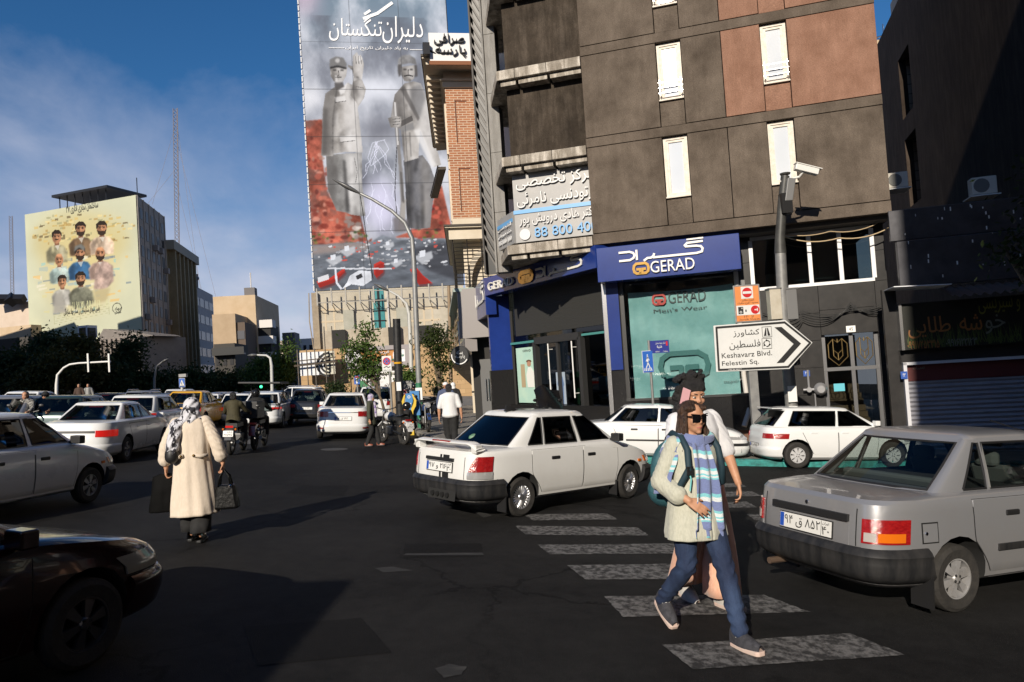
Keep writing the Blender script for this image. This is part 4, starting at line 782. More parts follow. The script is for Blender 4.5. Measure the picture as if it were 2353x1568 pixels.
# stone base and the restaurant front
WQ=WB.shift(-6);BS=thing('stone_podium','low tan stone-clad building in front of the mural tower with a wooden shop sign','building',WQ.mw)
q0,q1=WQ.a(*z5(70,1200)),WQ.a(*z5(1720,1000));qt=WQ.h(*z5(600,850));p=MB()
d0,d1,dt=WQ.a(*z5(735,1200)),WQ.a(*z5(1170,1200)),WQ.h(*z5(740,1065))
p.box(q0,d0,0,6,gB,qt);p.box(d1,q1+8,0,6,gB,qt);p.box(d0,d1,0,6,dt,qt)
M_TRAV=bpy.data.materials.new('travertine_block');M_TRAV.use_nodes=True;_n=M_TRAV.node_tree.nodes;_l=M_TRAV.node_tree.links
_c=_n.new('ShaderNodeTexCoord');_m=_n.new('ShaderNodeMapping');_m.inputs['Rotation'].default_value=(R(90),0,0);_l.new(_c.outputs['Object'],_m.inputs[0]);_b=_n.new('ShaderNodeTexBrick');_l.new(_m.outputs[0],_b.inputs[0])
_b.inputs['Scale'].default_value=1;_b.inputs['Brick Width'].default_value=1.1;_b.inputs['Row Height'].default_value=.5;_b.inputs['Mortar Size'].default_value=.012;_b.inputs['Color1'].default_value=(.50,.34,.18,1);_b.inputs['Color2'].default_value=(.40,.26,.13,1);_b.inputs['Mortar'].default_value=(.25,.17,.09,1);_l.new(_b.outputs[0],_n['Principled BSDF'].inputs[0]);_n['Principled BSDF'].inputs['Roughness'].default_value=.8
p.build('wall',M_TRAV,BS);p=MB();dd=(d1-d0)
p.box(d0,d1,.4,.5,gB,dt,0);p.box(d0+dd*.33,d0+dd*.55,.34,.4,gB,dt-1.1,1);p.box(d0+dd*.2,d0+dd*.24,.3,.4,gB,dt-.9,2);p.box(d0+dd*.29,d0+dd*.31,.3,.4,gB,dt-.9,2);p.box(d0,d1,.2,.4,dt-1.0,dt-.85,2);p.build('shop_front',[M_WPVC,M_INT,mat('grey_tube',0)],BS)
p=MB();p.lathe([(0,.25),(.5,.25),(.5,.34)],12,'y',(d0+dd*.12,0,WQ.h(*z5(775,1280))));p.build('leaf_emblem',mat('green_print',(.05,.20,.09),.6),BS)
up=MB();a0,a1,h0,h1=WQ.box4(*z5(300,805),*z5(570,865));up.box(a0,a1+40,4,4.5,qt,qt+2.2,0)
for x in(420,1100,1480):a=WQ.a(*z5(x,800));up.box(a,a+1.4,3.5,4.1,qt,qt+2.2,1)
up.build('roof_terrace',[M_PLAST,M_INT],BS)
SG=thing('shop_sign','long wooden shop sign with green and white Persian lettering over the stone building','shop sign',WQ.mw);a0,a1,h0,h1=WQ.box4(*z5(590,850),*z5(1330,1050));p=MB();fw=.45
p.box(a0,a1,-.5,-.05,h0,h0+fw);p.box(a0,a1,-.5,-.05,h1-fw,h1);p.box(a0,a0+fw,-.5,-.05,h0+fw,h1-fw);p.box(a1-fw,a1,-.5,-.05,h0+fw,h1-fw);p.build('frame',mat('mauve_grey_frame',(.33,.30,.30),.6),SG)
p=MB();p.box(a0+fw,a1-fw,-.3,-.05,h0+fw,h1-fw);p.build('panel',mat('orange_wood',(.52,.24,.07),.6,col2=(.40,.17,.045),scale=2,stretch=(4,1,.4)),SG);M_GRN=mat('green_letter',(.04,.25,.16),.5)
WX=lambda f:a0+(a1-a0)*f;WY=lambda f:h0+(h1-h0)*f
text('فروشگاه سبز',(WX(.3),WX(.68),WY(.60),WY(.82)),M_MWH,SG,b=-.34,ext=.06,bold=.03);text('محصولات لبنی',(WX(.27),WX(.75),WY(.22),WY(.46)),M_GRN,SG,b=-.34,ext=.06,bold=.04)
p=MB();p.lathe([(0,-.42),(.85,-.42),(.85,-.3)],20,'y',(WX(.11),0,WY(.5)));p.lathe([(0,-.42),(1.0,-.42),(1.0,-.3)],20,'y',(WX(.89),0,WY(.5)));p.build('disc',M_MWH,SG);text('مهنه',(WX(.865),WX(.915),WY(.42),WY(.58)),M_GRN,SG,b=-.45,ext=.02,bold=.02)
# billboard on scaffolding
WK=WB.shift(-8);BB=thing('billboard','white billboard with black Persian lettering on a scaffold at the corner of the stone building','billboard',WK.mw);a0,a1,h0,h1=WK.box4(*z5(50,905),*z5(470,1150));p=MB();p.box(a0,a1,0,.4,h0,h1);p.build('board',mat('white_sheet',(.74,.75,.78),.6),BB)
x=lambda f:a0+(a1-a0)*f;y=lambda f:h0+(h1-h0)*f
p=MB();p.box(x(.68),a1,-.05,0,h0,h1);p.build('cream_strip',mat('cream_sheet',(.6,.58,.48),.6),BB);text('جهاد',(x(.70),x(.82),y(.62),y(.82)),M_INK,BB,b=-.06,ext=.01,bold=.05);p=MB()
for r in(.3,.55,.8):stroke(p,arc(x(.83),y(.42),r*1.5,90,270,8),.2,-.1,-.06)
stroke(p,[(x(.86),y(.1)),(x(.86),y(.9))],.12,-.1,-.06)
for k in range(4):p.box(x(.90+(k%2)*.05),x(.92+(k%2)*.05),-.1,-.06,y(.25+(k//2)*.12),y(.31+(k//2)*.12))
for k in range(3):stroke(p,[(x(.93),y(.78)),(x(.90+k*.03),y(.9))],.12,-.1,-.06)
p.build('mark',M_INK,BB);p=MB()
for f in(-.04,.22,.45,.75,.97):p.tube([(x(f),-.6,h0-9),(x(f),-.6,h1+(2.5 if f>.7 else .3))],.06,5)
for hh in(h1-1.3,y(.42),h0+1.5,h0-2.2,h0-5):p.tube([(x(-.15),-.6,hh),(x(1.05),-.6,hh+.2)],.06,5)
p.build('scaffold',mat('scaffold_tube',(.10,.08,.06),.6),BB)
# ---- brick building on the right of the street
zb=lambda x,y:((1640+x*360/564)/1.7408,(200+y*1000/1568)/1.7408)
def brickmat(name,ca,cb,mo,w=.42,hgt=.13,rot=True):
 M=bpy.data.materials.new(name);M.use_nodes=True;n=M.node_tree.nodes;l=M.node_tree.links;c=n.new('ShaderNodeTexCoord');sx=n.new('ShaderNodeSeparateXYZ');l.new(c.outputs['Object'],sx.inputs[0]);ad=n.new('ShaderNodeMath');ad.operation='ADD';l.new(sx.outputs[0],ad.inputs[0]);l.new(sx.outputs[1],ad.inputs[1]);cm=n.new('ShaderNodeCombineXYZ');l.new(ad.outputs[0],cm.inputs[0]);l.new(sx.outputs[2],cm.inputs[1])
 b=n.new('ShaderNodeTexBrick');l.new(cm.outputs[0],b.inputs[0]);b.inputs['Scale'].default_value=1;b.inputs['Brick Width'].default_value=w;b.inputs['Row Height'].default_value=hgt;b.inputs['Mortar Size'].default_value=.018;b.inputs['Color1'].default_value=(*ca,1);b.inputs['Color2'].default_value=(*cb,1);b.inputs['Mortar'].default_value=(*mo,1);l.new(b.outputs[0],n['Principled BSDF'].inputs[0]);n['Principled BSDF'].inputs['Roughness'].default_value=.85;return M
M_BRK=brickmat('orange_brick',(.42,.17,.075),(.30,.11,.05),(.55,.44,.33));M_CRM=mat('cream_stone',(.60,.52,.40),.75,col2=(.68,.60,.48),scale=1,bump=.15)
WK2=Wall(D(1023,500,39),(.985,.17));BK=thing('brick_building','orange brick building with cream cornices and a white rooftop sign','building',WK2.mw)
ka=(WK2.a(*zb(218,240))+WK2.a(*zb(268,1060)))/2;kh=[WK2.h(*zb(*q))for q in((218,240),(268,1060),(262,1115),(280,1195),(100,90),(300,1500))] # brick top, brick bottom, ledge top, ledge bottom, cornice top, grille bottom
dv=Vector((-.06,.998,0));lx,ly=dv.dot(WK2.d),dv.dot(WK2.n);LEN=13.0
def ring(mb,o,h0,h1,mi=0,ext=3.5): # solid with its face flush o metres outside the wall line, turning the corner
 c=Vector((ka-o,-o,0));far=Vector((ka-o+lx*(LEN+o),ly*(LEN+o),0));q=[c,Vector((ka+ext,-o,0)),Vector((ka+ext+2,ly*LEN,0)),far]
 mb.hexa([p+Vector((0,0,h0))for p in q],[p+Vector((0,0,h1))for p in q],mi)
p=MB();ring(p,0,kh[1],kh[0]);p.build('brick_wall',M_BRK,BK)
p=MB();ct=kh[4]
ring(p,.12,kh[0],kh[0]+(ct-kh[0])*.25);ring(p,.25,kh[0]+(ct-kh[0])*.25,kh[0]+(ct-kh[0])*.34);ring(p,.05,kh[0]+(ct-kh[0])*.34,kh[0]+(ct-kh[0])*.66);ring(p,1.0,kh[0]+(ct-kh[0])*.66,kh[0]+(ct-kh[0])*.84);ring(p,1.2,kh[0]+(ct-kh[0])*.84,ct-.12)
cr=p.build('cornice',M_CRM,BK);p=MB();ring(p,1.26,ct-.12,ct);p.build('drip_edge',mat('dark_trim',(.06,.05,.04),.6),cr)
p=MB()
for i in range(14):o=Vector((ka-.9,.4,0))+Vector((lx,ly,0))*(i*.85);p.box(o.x,o.x+.75,o.y,o.y+.35,kh[0]+(ct-kh[0])*.48,kh[0]+(ct-kh[0])*.66)
p.build('bracket',M_CRM,cr)
p=MB();ring(p,.04,kh[1]-.5,kh[1]);ring(p,.3,kh[3],kh[2]-.1);ring(p,.5,kh[2]-.1,kh[1]-.5);p.build('ledge',M_CRM,BK);p=MB();ring(p,.56,kh[1]-.5,kh[1]-.4);p.build('ledge_edge',mat('dark_trim',0),BK)
p=MB()
for q0_,q1_ in(((278,318),(370,580)),((303,742),(395,1010))):
 a0,a1,h0,h1=WK2.box4(*zb(*q0_),*zb(*q1_));p.box(a0,a0+.06,-.012,.01,h0,h1);p.box(a0,a1,-.012,.01,h1-.06,h1)
p.build('brick_panel_joint',mat('dark_joint',(.12,.05,.03),.8),BK)
p=MB();fr_=MB() # windows and balcony on the street side
for i,t in enumerate((2.2,5.2,8.4,11.2)):
 for h0,h1 in((kh[1]+.3,kh[1]+2.9),(kh[1]+4.0,kh[0]-.4)):
  c=Vector((ka-.03,0,0))+Vector((lx,ly,0))*t;wv=Vector((lx,ly,0))*.62;o_=Vector((-.05,0,0))
  p.hexa([c-wv+o_+Vector((0,0,h0)),c+wv+o_+Vector((0,0,h0)),c+wv+Vector((.1,0,h0)),c-wv+Vector((.1,0,h0))],[c-wv+o_+Vector((0,0,h1)),c+wv+o_+Vector((0,0,h1)),c+wv+Vector((.1,0,h1)),c-wv+Vector((.1,0,h1))])
  c2=c+Vector((-.08,0,0));
  for s in(-1,1):e=c2+wv*s;fr_.box(e.x,e.x+.12,e.y-.1,e.y+.1,h0-.1,h1+.1)
wi=fr_.build('window',M_CRM,BK);p.build('pane',mat('dark_pane',(.02,.02,.023),.38,spec=.3),wi)
p=MB();c=Vector((lx,ly,0));p.box(ka-.45,ka,2.0,8.8,kh[1]+3.2,kh[1]+3.35);p.box(ka-.48,ka-.42,1.9,8.9,kh[1]+3.35,kh[1]+3.42);p.build('balcony',mat('dark_trim',0),BK)
p=MB();lh0=kh[5];
ring(p,-.5,gz(WK2.o.x,WK2.o.y)-.5,kh[3],0);p.build('base_wall',M_CRM,BK)
p=MB();a0,a1=ka-.1,ka+2.9;nn=13
for i in range(nn):h=lh0+(kh[3]-lh0)*i/nn;p.tube([(a0,-.12,h),(a1,-.12,h)],.022,4);e=Vector((a0,-.12,h))+Vector((lx,ly,0))*LEN;p.tube([(a0,-.12,h),e],.022,4)
for i in range(5):p.tube([(a0+(a1-a0)*i/4,-.12,lh0),(a0+(a1-a0)*i/4,-.12,kh[3])],.03,4)
for i in range(18):e=Vector((a0,-.12,0))+Vector((lx,ly,0))*(LEN*i/17);p.tube([e+Vector((0,0,lh0)),e+Vector((0,0,kh[3]))],.022,4)
p.build('grille',mat('dark_grille',(.05,.045,.04),.5,metal=.5),BK)
p=MB();ac,ah=ka+1.9,lh0+.2;stroke(p,arc(ac,ah,1.25,20,180,12,(kh[3]-lh0)*.72),.28,-.02,.25);p.build('arch',M_CRM,BK)
WT=WK2.shift(-1.35);RSg=thing('rooftop_sign','white rooftop sign with black Persian lettering on the brick building','sign',WT.mw);a0,a1,h0,h1=WT.box4(*zm(737,180),*zm(955,312));h1=WT.h(*zm(737,172));p=MB();p.box(a0,a1+1,0,.4,h0-.1,h1);p.build('panel',mat('white_sign',(.78,.77,.75),.5),RSg);p=MB();p.box(a0-.05,a1+1,-.06,0,h0-.3,h0-.1);p.build('rusty_base',mat('rust_bar',(.22,.08,.03),.7),RSg)
text('صرافی',(a0+(a1-a0)*.12,a0+(a1-a0)*.88,h0+(h1-h0)*.52,h0+(h1-h0)*.94),mat('black_letter',(.03,.03,.03),.5),RSg,b=-.02,ext=.12,bold=.04);text('پارسه',(a0+(a1-a0)*.14,a0+(a1-a0)*.9,h0+(h1-h0)*.08,h0+(h1-h0)*.5),mat('black_letter',0),RSg,b=-.02,ext=.12,bold=.04)
fl=thing('floodlight','small dark floodlight fixed to the corner of the brick building roof','floodlight',WT.mw);a,h=WT.at(*zm(722,265));p=MB();p.box(a-.15,a+.2,-.3,.1,h-.3,h+.3);p.build('housing',M_BLACK,fl);p=MB();p.tube([(a+.2,0,h),(a+.8,.1,h-.3)],.06);p.build('arm',M_BLACK,fl)
# ---- grey shop with gold letters below the brick building
zg=lambda x,y:((1720+x*320/836)/1.7408,(1050+y*600/1568)/1.7408)
WG=Wall(D(1064,720,30.5),(.10,-.995));JS=thing('jewellery_shop','narrow grey fronted coin shop with a green glass fascia and gold letters','shop',WG.mw)
WH=Wall(D(1064,720,30.5),(.97,-.24));a0,a1,h0,h1=WH.box4(*zg(280,285),*zg(560,780));p=MB();p.box(a0,a1+.6,0,2,h0,h1)
o=p.build('side_fascia',mat('grey_composite',(.25,.23,.22),.4),JS);o.matrix_local=WG.mw.inverted()@WH.mw
ag=WG.a(*zg(125,600));h0g,h1g=h0,h1-.1;p=MB();p.box(ag,0,.02,.5,h0g,h1g);p.build('glass_fascia',mat('pale_green_glass',(.16,.30,.29),.12,col2=(.24,.42,.40),scale=.8,spec=.7),JS);p=MB();p.box(ag-.2,0,-.35,.5,h1g,h1g+.15);p.build('fascia_cap',mat('green_cap',(.33,.40,.36),.5),JS)
p=MB();p.box(ag,0,0,.5,h0g-.55,h0g);p.build('grey_strip',mat('grey_composite',0),JS)
text('سکه پارسه',(ag+.3,-.3,h0g+(h1g-h0g)*.42,h0g+(h1g-h0g)*.88),M_GOLD,JS,b=-.02,ext=.12,bold=.04);text('طلا و جواهر',(ag+2.2,-.3,h0g+.2,h0g+(h1g-h0g)*.34),M_GOLD,JS,b=-.02,ext=.08,bold=.03)
p=MB();gJ=gz(WH.o.x,WH.o.y);p.box(a0+.2,a1+1.5,.9,1.2,gJ-1,h0,0);p.box(a0+.55,a0+1.25,.8,.9,gJ-.6,h0-.9,1);p.box(a0+1.5,a0+1.75,.7,.9,gJ-1,h0,2);p.box(a0+2.1,a0+2.35,.7,.9,gJ-1,h0,2)
o=p.build('shop_front',[M_INT,mat('grey_door',(.10,.10,.10),.5),mat('cream_stone',0)],JS);o.matrix_local=WG.mw.inverted()@WH.mw
p=MB()
for k in(.78,.9):p.tube([(a0+k,.7,gJ+1.0),(a0+k,.7,gJ+1.9)],.025,6)
o=p.build('door_handle',M_STEEL,JS);o.matrix_local=WG.mw.inverted()@WH.mw
rs_,rh=WH.at(*zg(338,975));sgn=thing('round_sign','round black shop sign with white lettering hanging over the coin shop door','sign',WH.mw);p=MB();p.lathe([(0,-.35),(.36,-.35),(.40,-.33),(.40,-.2),(0,-.2)],28,'y',(rs_,0,rh));p.build('disc',M_BLACK,sgn);p=MB();stroke(p,arc(rs_,rh,.34,170,330,16),.04,-.365,-.352);p.tube([(rs_,-.28,rh+.38),(rs_,-.28,rh+1.4)],.025);p.build('ring',M_WHITE,sgn);text('سکه',(rs_-.14,rs_+.14,rh+.06,rh+.22),M_WHITE,sgn,b=-.355,ext=.01,bold=.03);text('پارسه',(rs_-.2,rs_+.22,rh-.14,rh+.04),M_WHITE,sgn,b=-.355,ext=.01,bold=.03)
wp=thing('wooden_post','thin weathered wooden pole at the far corner of the coin shop','pole');p=MB();q=G(1038,942,.14);t_=D(1031,657,(q-EYE).dot(cz_));p.tube([q,q.lerp(t_,.5),t_],[.11,.10,.09],8);o=p.build('shaft',mat('weathered_wood',(.30,.22,.15),.8,col2=(.22,.16,.10),scale=5,stretch=(8,8,.6)),None,smooth=50);bpy.data.objects.remove(wp);tag(o,'thin weathered wooden pole at the far corner of the coin shop','pole');o.name='wooden_pole'
# ---- left side of the street: mural block, street row, far buildings
zl=lambda x,y:(x*1024/1606/1.7408,(700+y*1000/1568)/1.7408)
zf=lambda x,y:((520+x*720/1201)/1.7408,(700+y*940/1568)/1.7408)
dLn=Vector((-4876,1700,0)).normalized()*-1 # painted end wall runs left-away / right-near
WN9=Wall(D(318,620,112),(dLn.x,dLn.y));NB=thing('mural_building','office block whose pale yellow end wall is painted with nine portraits','building',WN9.mw)
a0=(WN9.a(*zl(167,245))+WN9.a(*zl(182,1000)))/2;a1=(WN9.a(*zl(865,130))+WN9.a(*zl(888,1040)))/2;hb,ht=WN9.h(*zl(600,1060))-12,(WN9.h(*zl(167,245))+WN9.h(*zl(865,130)))/2;hv=WN9.h(*zl(520,1045))
mp9=lambda x,y:((x-167-15*(y-245)/785)/698,0)
def mp9(x,y):
 lx_,rx_=167+15*(y-245)/785,865+23*(y-130)/910;u=(x-lx_)/(rx_-lx_);yt=245-115*u;yb=1035+10*u;return u,(y-yt)/(yb-yt)
cv=Canvas(230,280,mp9,(198,201,176));n1=fbm(230,280,4,5,21);n2=fbm(230,280,24,3,8);cv.c=cv.c*(1+(n1[...,None]-.5)*.12)
rr=random.Random(3)
cv.ell(520,420,300,190,(196,176,112),14,.55);cv.ell(520,640,240,240,(214,196,140),16,.5)
for i in range(230):
 x,y=rr.uniform(190,850),rr.uniform(235,520);
 if abs(x-520)/340+abs(y-350)/190<1.1:w,h=rr.uniform(6,34),rr.uniform(4,16);cv.poly([(x,y),(x+w,y-2),(x+w,y+h),(x,y+h+2)],rr.choice([(188,160,92),(168,140,84),(222,206,150),(96,84,60),(150,150,116),(204,178,110)]),0,.7)
for i in range(90):
 x,y=rr.uniform(210,800),rr.uniform(500,850);w=rr.uniform(14,60);cv.poly([(x,y),(x+w,y-3),(x+w,y+rr.uniform(3,26)),(x,y+rr.uniform(3,20))],rr.choice([(222,178,104),(160,178,178),(110,126,142),(226,222,206),(140,192,196),(206,200,150)]),0,.6)
def man(hx,hy,s,coat,lit,skin=(176,128,96),hair=(42,32,26),beard=1,pose=0,bald=0):
 w=s;cv.poly([(hx-w*1.9,hy+w*4.6),(hx-w*2.1,hy+w*2.6),(hx-w*1.3,hy+w*1.7),(hx,hy+w*1.3),(hx+w*1.3,hy+w*1.6),(hx+w*2.0,hy+w*2.6),(hx+w*1.9,hy+w*4.6)],coat,1,.95,(n2-.5)*.9+.5)
 cv.poly([(hx-w*1.9,hy+w*4.5),(hx-w*2.0,hy+w*2.7),(hx-w*1.2,hy+w*1.8),(hx-w*.9,hy+w*4.4)],[c*.62 for c in coat],2,.7);cv.poly([(hx+w*.3,hy+w*1.8),(hx+w*1.2,hy+w*1.9),(hx+w*1.5,hy+w*4.3),(hx+w*.4,hy+w*4.3)],lit,2,.6)
 cv.poly([(hx-w*.6,hy+w*1.25),(hx+w*.6,hy+w*1.25),(hx+w*.15,hy+w*2.4)],(210,208,200),0,.7);cv.poly([(hx-w*.4,hy+w*.7),(hx+w*.4,hy+w*.7),(hx+w*.45,hy+w*1.5),(hx-w*.45,hy+w*1.5)],[c*.75 for c in skin],0)
 cv.ell(hx,hy,w*.85,w*1.15,skin,0,1);cv.ell(hx-w*.4,hy+.1*w,w*.4,w*.9,[c*.65 for c in skin],1,.7)
 if not bald:cv.poly([(hx-w*.95,hy+w*.1),(hx-w*.95,hy-w*.8),(hx-w*.3,hy-w*1.35),(hx+w*.5,hy-w*1.3),(hx+w*.95,hy-w*.7),(hx+w*.9,hy),(hx+w*.65,hy-w*.55),(hx-w*.5,hy-w*.6),(hx-w*.7,hy)],hair,0)
 else:cv.ell(hx,hy-w*.9,w*.6,w*.3,[min(255,c*1.25)for c in skin],1,.8)
 if beard:cv.poly([(hx-w*.8,hy+w*.1),(hx-w*.5,hy+w*.45),(hx+w*.5,hy+w*.45),(hx+w*.8,hy+w*.1),(hx+w*.65,hy+w*.95),(hx,hy+w*1.35),(hx-w*.65,hy+w*.95)],hair,0,.92)
 else:cv.line([(hx-w*.35,hy+w*.42),(hx+w*.35,hy+w*.42)],w*.2,hair)
 for sx in(-.35,.35):cv.ell(hx+sx*w,hy-w*.12,w*.2,w*.1,(30,22,20),0,.9);cv.line([(hx+sx*w-w*.25,hy-w*.34),(hx+sx*w+w*.25,hy-w*.34)],w*.12,hair)
 cv.line([(hx,hy-w*.1),(hx+w*.06,hy+w*.3)],w*.18,[min(255,c*1.2)for c in skin],0,.8)
man(375,385,34,(142,138,112),(196,192,168),beard=0);man(527,340,36,(106,84,64),(150,122,92));man(657,340,36,(198,176,156),(226,208,190));man(387,525,31,(156,178,178),(204,214,206),beard=0,bald=1)
man(520,490,36,(44,86,130),(70,122,168));cv.poly([(482,480),(490,445),(530,432),(552,455),(548,480),(515,455)],(110,112,110),1);man(645,500,35,(176,150,140),(206,186,178),bald=1);cv.poly([(600,720),(615,600),(660,545),(720,580),(722,680),(680,722),(640,728)],(170,148,140),1,.95,(n2-.5)*.8+.5);cv.poly([(600,725),(700,722),(680,800),(612,812)],(178,166,128),2,.8)
man(403,660,32,(150,150,146),(196,194,190),beard=0);man(520,650,35,(112,112,96),(150,148,130));cv.poly([(340,855),(352,740),(400,715),(432,850)],(158,156,150),2,.9);cv.poly([(450,800),(470,730),(520,700),(590,730),(604,800),(560,825),(480,832)],(110,112,98),2,.9,(n2-.5)*.8+.5)
for i in range(26):x=rr.uniform(460,700);cv.line([(x,790),(x+rr.uniform(-8,8),845)],3,(206,208,164),0,.8)
for i in range(5):y=850+i*14;cv.line([(345,y+8),(690,y-30)],1.5,(150,150,110),0,.6)
for x in(345,422,510,600,690):cv.line([(x,862-(x-345)*.11),(x+3,925-(x-345)*.11)],1.5,(150,150,110),0,.6)
for k in range(26):a_=k/26*6.283;cv.line([(740+27*math.cos(a_),852+32*math.sin(a_)),(740+27*math.cos(a_+.26),852+32*math.sin(a_+.26))],4,(40,40,34),0)
cv.c*=.90
cv.mesh('mural',lambda u,v:np.stack([a0+(a1-a0)*u,np.full_like(u,-.12),ht+(hv-ht)*v],-1),M_PAINT,NB)
def t9(t,x0,y0,x1,y1,m_=M_INK,**k):text(t,WN9.box4(*zl(x0,y0),*zl(x1,y1),-.12),m_,NB,b=-.15,ext=.01,**k)
t9('ساختمان تجاری اداری ۳۷',415,195,617,218,bold=.03);t9('یاسین شهدای سنگرسازان بی سنگر جهاد سازندگی',400,838,628,862,bold=.02);t9('جهاد',718,830,762,850,bold=.05);t9('سازندگی',720,852,760,872,bold=.05)
dv=Vector((-.19,.98,0)).normalized();lx,ly=dv.dot(WN9.d),dv.dot(WN9.n)
def vx(px,py,wall=None): # distance along the street side under a pixel
 r=ray(px,py);o=WN9.pt(a1);n_=Vector((dv.y,-dv.x,0));k=(o-EYE).dot(n_)/r.dot(n_);p=EYE+r*k;return(p-o).dot(dv),p.z
def block(mb,t0,t1,off,dep,h0,h1,mi=0): # solid along the street side, 'off' metres back from the line
 b0=Vector((a1,0,0));D_=Vector((lx,ly,0));nn=Vector((-ly,lx,0))*-1;nn=Vector((nn.x,nn.y,0))
 if nn.x>0:nn=-nn
 q=[b0+D_*t0+nn*off,b0+D_*t1+nn*off,b0+D_*t1+nn*(off+dep),b0+D_*t0+nn*(off+dep)]
 mb.hexa([p+Vector((0,0,h0))for p in q],[p+Vector((0,0,h1))for p in q],mi)
T1=vx(*zf(228,285))[0];T2=vx(*zf(405,552))[0];T3=vx(*zf(552,810))[0];H1=ht;H2=vx(*zf(235,435))[1];H3=vx(*zf(408,728))[1];gL=hb
p=MB();w0=WN9;
c=Vector((a1,0,0));D_=Vector((lx,ly,0));q=[Vector((a0,0,0)),c,c+D_*T1,Vector((a0,0,0))+D_*T1];p.hexa([v+Vector((0,0,gL))for v in q],[v+Vector((0,0,ht))for v in q])
M_OLD=mat('weathered_grey_render',(.26,.24,.21),.9,col2=(.34,.31,.28),scale=.8,bump=.1);p.build('wall',M_OLD,NB)
M_DPANE=mat('dark_pane',0);
def winrows(parent,t0,t1,ncol,h0,h1,nrow,wf=.42,hf=.58,prot=.0,mi=M_DPANE,acs=0,seed=0):
 r=random.Random(seed)
 for j in range(nrow):
  for i in range(ncol):
   ta=t0+(t1-t0)*(i+.5-wf/2)/ncol;tb=t0+(t1-t0)*(i+.5+wf/2)/ncol;ha=h0+(h1-h0)*(j+.5-hf/2)/nrow;hb_=h0+(h1-h0)*(j+.5+hf/2)/nrow
   mb=MB();block(mb,ta,tb,-.06-prot,.1,ha,hb_);mb.build('window' if not prot else 'panel',mi,parent)
   if acs and r.random()<acs:ac=MB();block(ac,ta+.2,ta+1.2,-.8,.7,ha-1.0,ha-.1);ac.build('cooler',mat('grey_cooler',(.22,.2,.19),.7),parent)
winrows(NB,.5,T1-.3,5,ht-33,ht-1.0,11,.45,.6,acs=.25,seed=4)
p=MB()
for i in range(6):t=.3+(T1-.6)*i/5;block(p,t-.25,t+.25,-.12,.3,gL,ht)
p.build('pier',M_OLD,NB)
sh=MB();A0,A1=WN9.a(*zl(372,150),4),WN9.a(*zl(665,150),4);s0,s1=ht,WN9.h(*zl(520,105),4);sh.box(A0,A1,4,10,s0,s0+(s1-s0)*.35,0);sh.box(A0-.5,A1+1.4,3,11,s1-.4,s1,1)
for i in range(7):a=A0+(A1-A0)*i/6;sh.box(a-.06,a+.06,4,4.12,s0,s1-.4,1)
sh.build('roof_shed',[M_OLD,M_BLACK],NB);p=MB();p.tube([(a1-.8,1,ht),(a1-.8,1,ht+3)],.07,5);p.build('aerial',M_BLACK,NB)
for nm,lab,t0,t1,hh,mt in(('finned_office_block','olive brown office block with deep vertical fins beside the mural block',T1+.4,T2,H2,mat('olive_render',(.20,.17,.10),.9,col2=(.25,.21,.13),scale=1)),('ribbon_window_block','pale grey office block with rows of grouped windows, third along the street',T2+.4,T3,H3,mat('pale_grey_render',(.36,.34,.34),.9,col2=(.42,.40,.39),scale=1))):
 b=thing(nm,lab,'building',WN9.mw);p=MB();block(p,t0,t1,0,20,gL,hh);p.build('wall',mt,b)
 if 'fin' in nm:
  p=MB();block(p,t0-.5,t1+.5,-1.4,4,hh-1.6,hh);p.build('parapet',mat('olive_parapet',(.28,.26,.21),.8),b);p=MB()
  for i in range(6):t=t0+(t1-t0)*(i+.3)/6;block(p,t,t+.7,-1.2,1.2,gL+4,hh-1.6)
  p.build('fin',mt,b);winrows(b,t0+1,t1,6,hh-32,hh-2,9,.4,.55,acs=.0)
  winrows(b,t0+.6,t1,6,hh-30.5,hh-.5,9,.5,.25,.5,mat('olive_parapet',0))
 else:winrows(b,t0+.8,t1-.5,4,hh-25,hh-1.2,7,.8,.5,mi=mat('grey_pane',(.09,.09,.10),.3));
# low building and structures in front of the painted wall
WLo=Wall(D(250,800,100),(dLn.x,dLn.y));LB=thing('low_building','two storey grey concrete building below the nine portrait wall','building',WLo.mw);A0,A1=WLo.a(*zl(440,1000)),WLo.a(*zl(885,1100));h1=WLo.h(*zl(700,1030));p=MB();p.box(A0,A1,0,8,h1-16,h1);p.build('wall',mat('grey_concrete',(.22,.19,.17),.9,col2=(.28,.24,.21),scale=.7),LB);p=MB()
for i in range(16):a=A0+(A1-A0)*i/15;p.box(a-.12,a+.12,-.3,0,h1-4,h1)
p.build('rib',mat('grey_concrete',0),LB)
for i in range(5):p=MB();a=A0+(A1-A0)*(i+.25)/5;p.box(a,a+2.3,-.1,0,h1-7.4,h1-4.6);p.build('window',mat('grey_pane',0),LB);p=MB();a=WLo.a(*zl(600,1000));p.prism([(a-1,h1),(a+.3,h1+1.6),(a+8,h1+.3),(a+9,h1)],1,6);p.build('roof_sheet',mat('pale_sheet',(.4,.36,.33),.6),LB)
rc=thing('rooftop_cooler','pale evaporative cooler box on the roof below the nine portrait wall','cooler',WLo.mw);a,h=WLo.at(*zl(478,985));p=MB();p.box(a-.9,a+.9,1,2.6,h-.8,h+.9);p.build('box',mat('pale_cooler',(.6,.62,.64),.5),rc);p=MB();p.box(a+.9,a+1.3,1,2,h-3,h+.5);p.box(a-.6,a+.6,.95,1.0,h-.5,h+.6);p.build('duct',M_BLACK,rc)
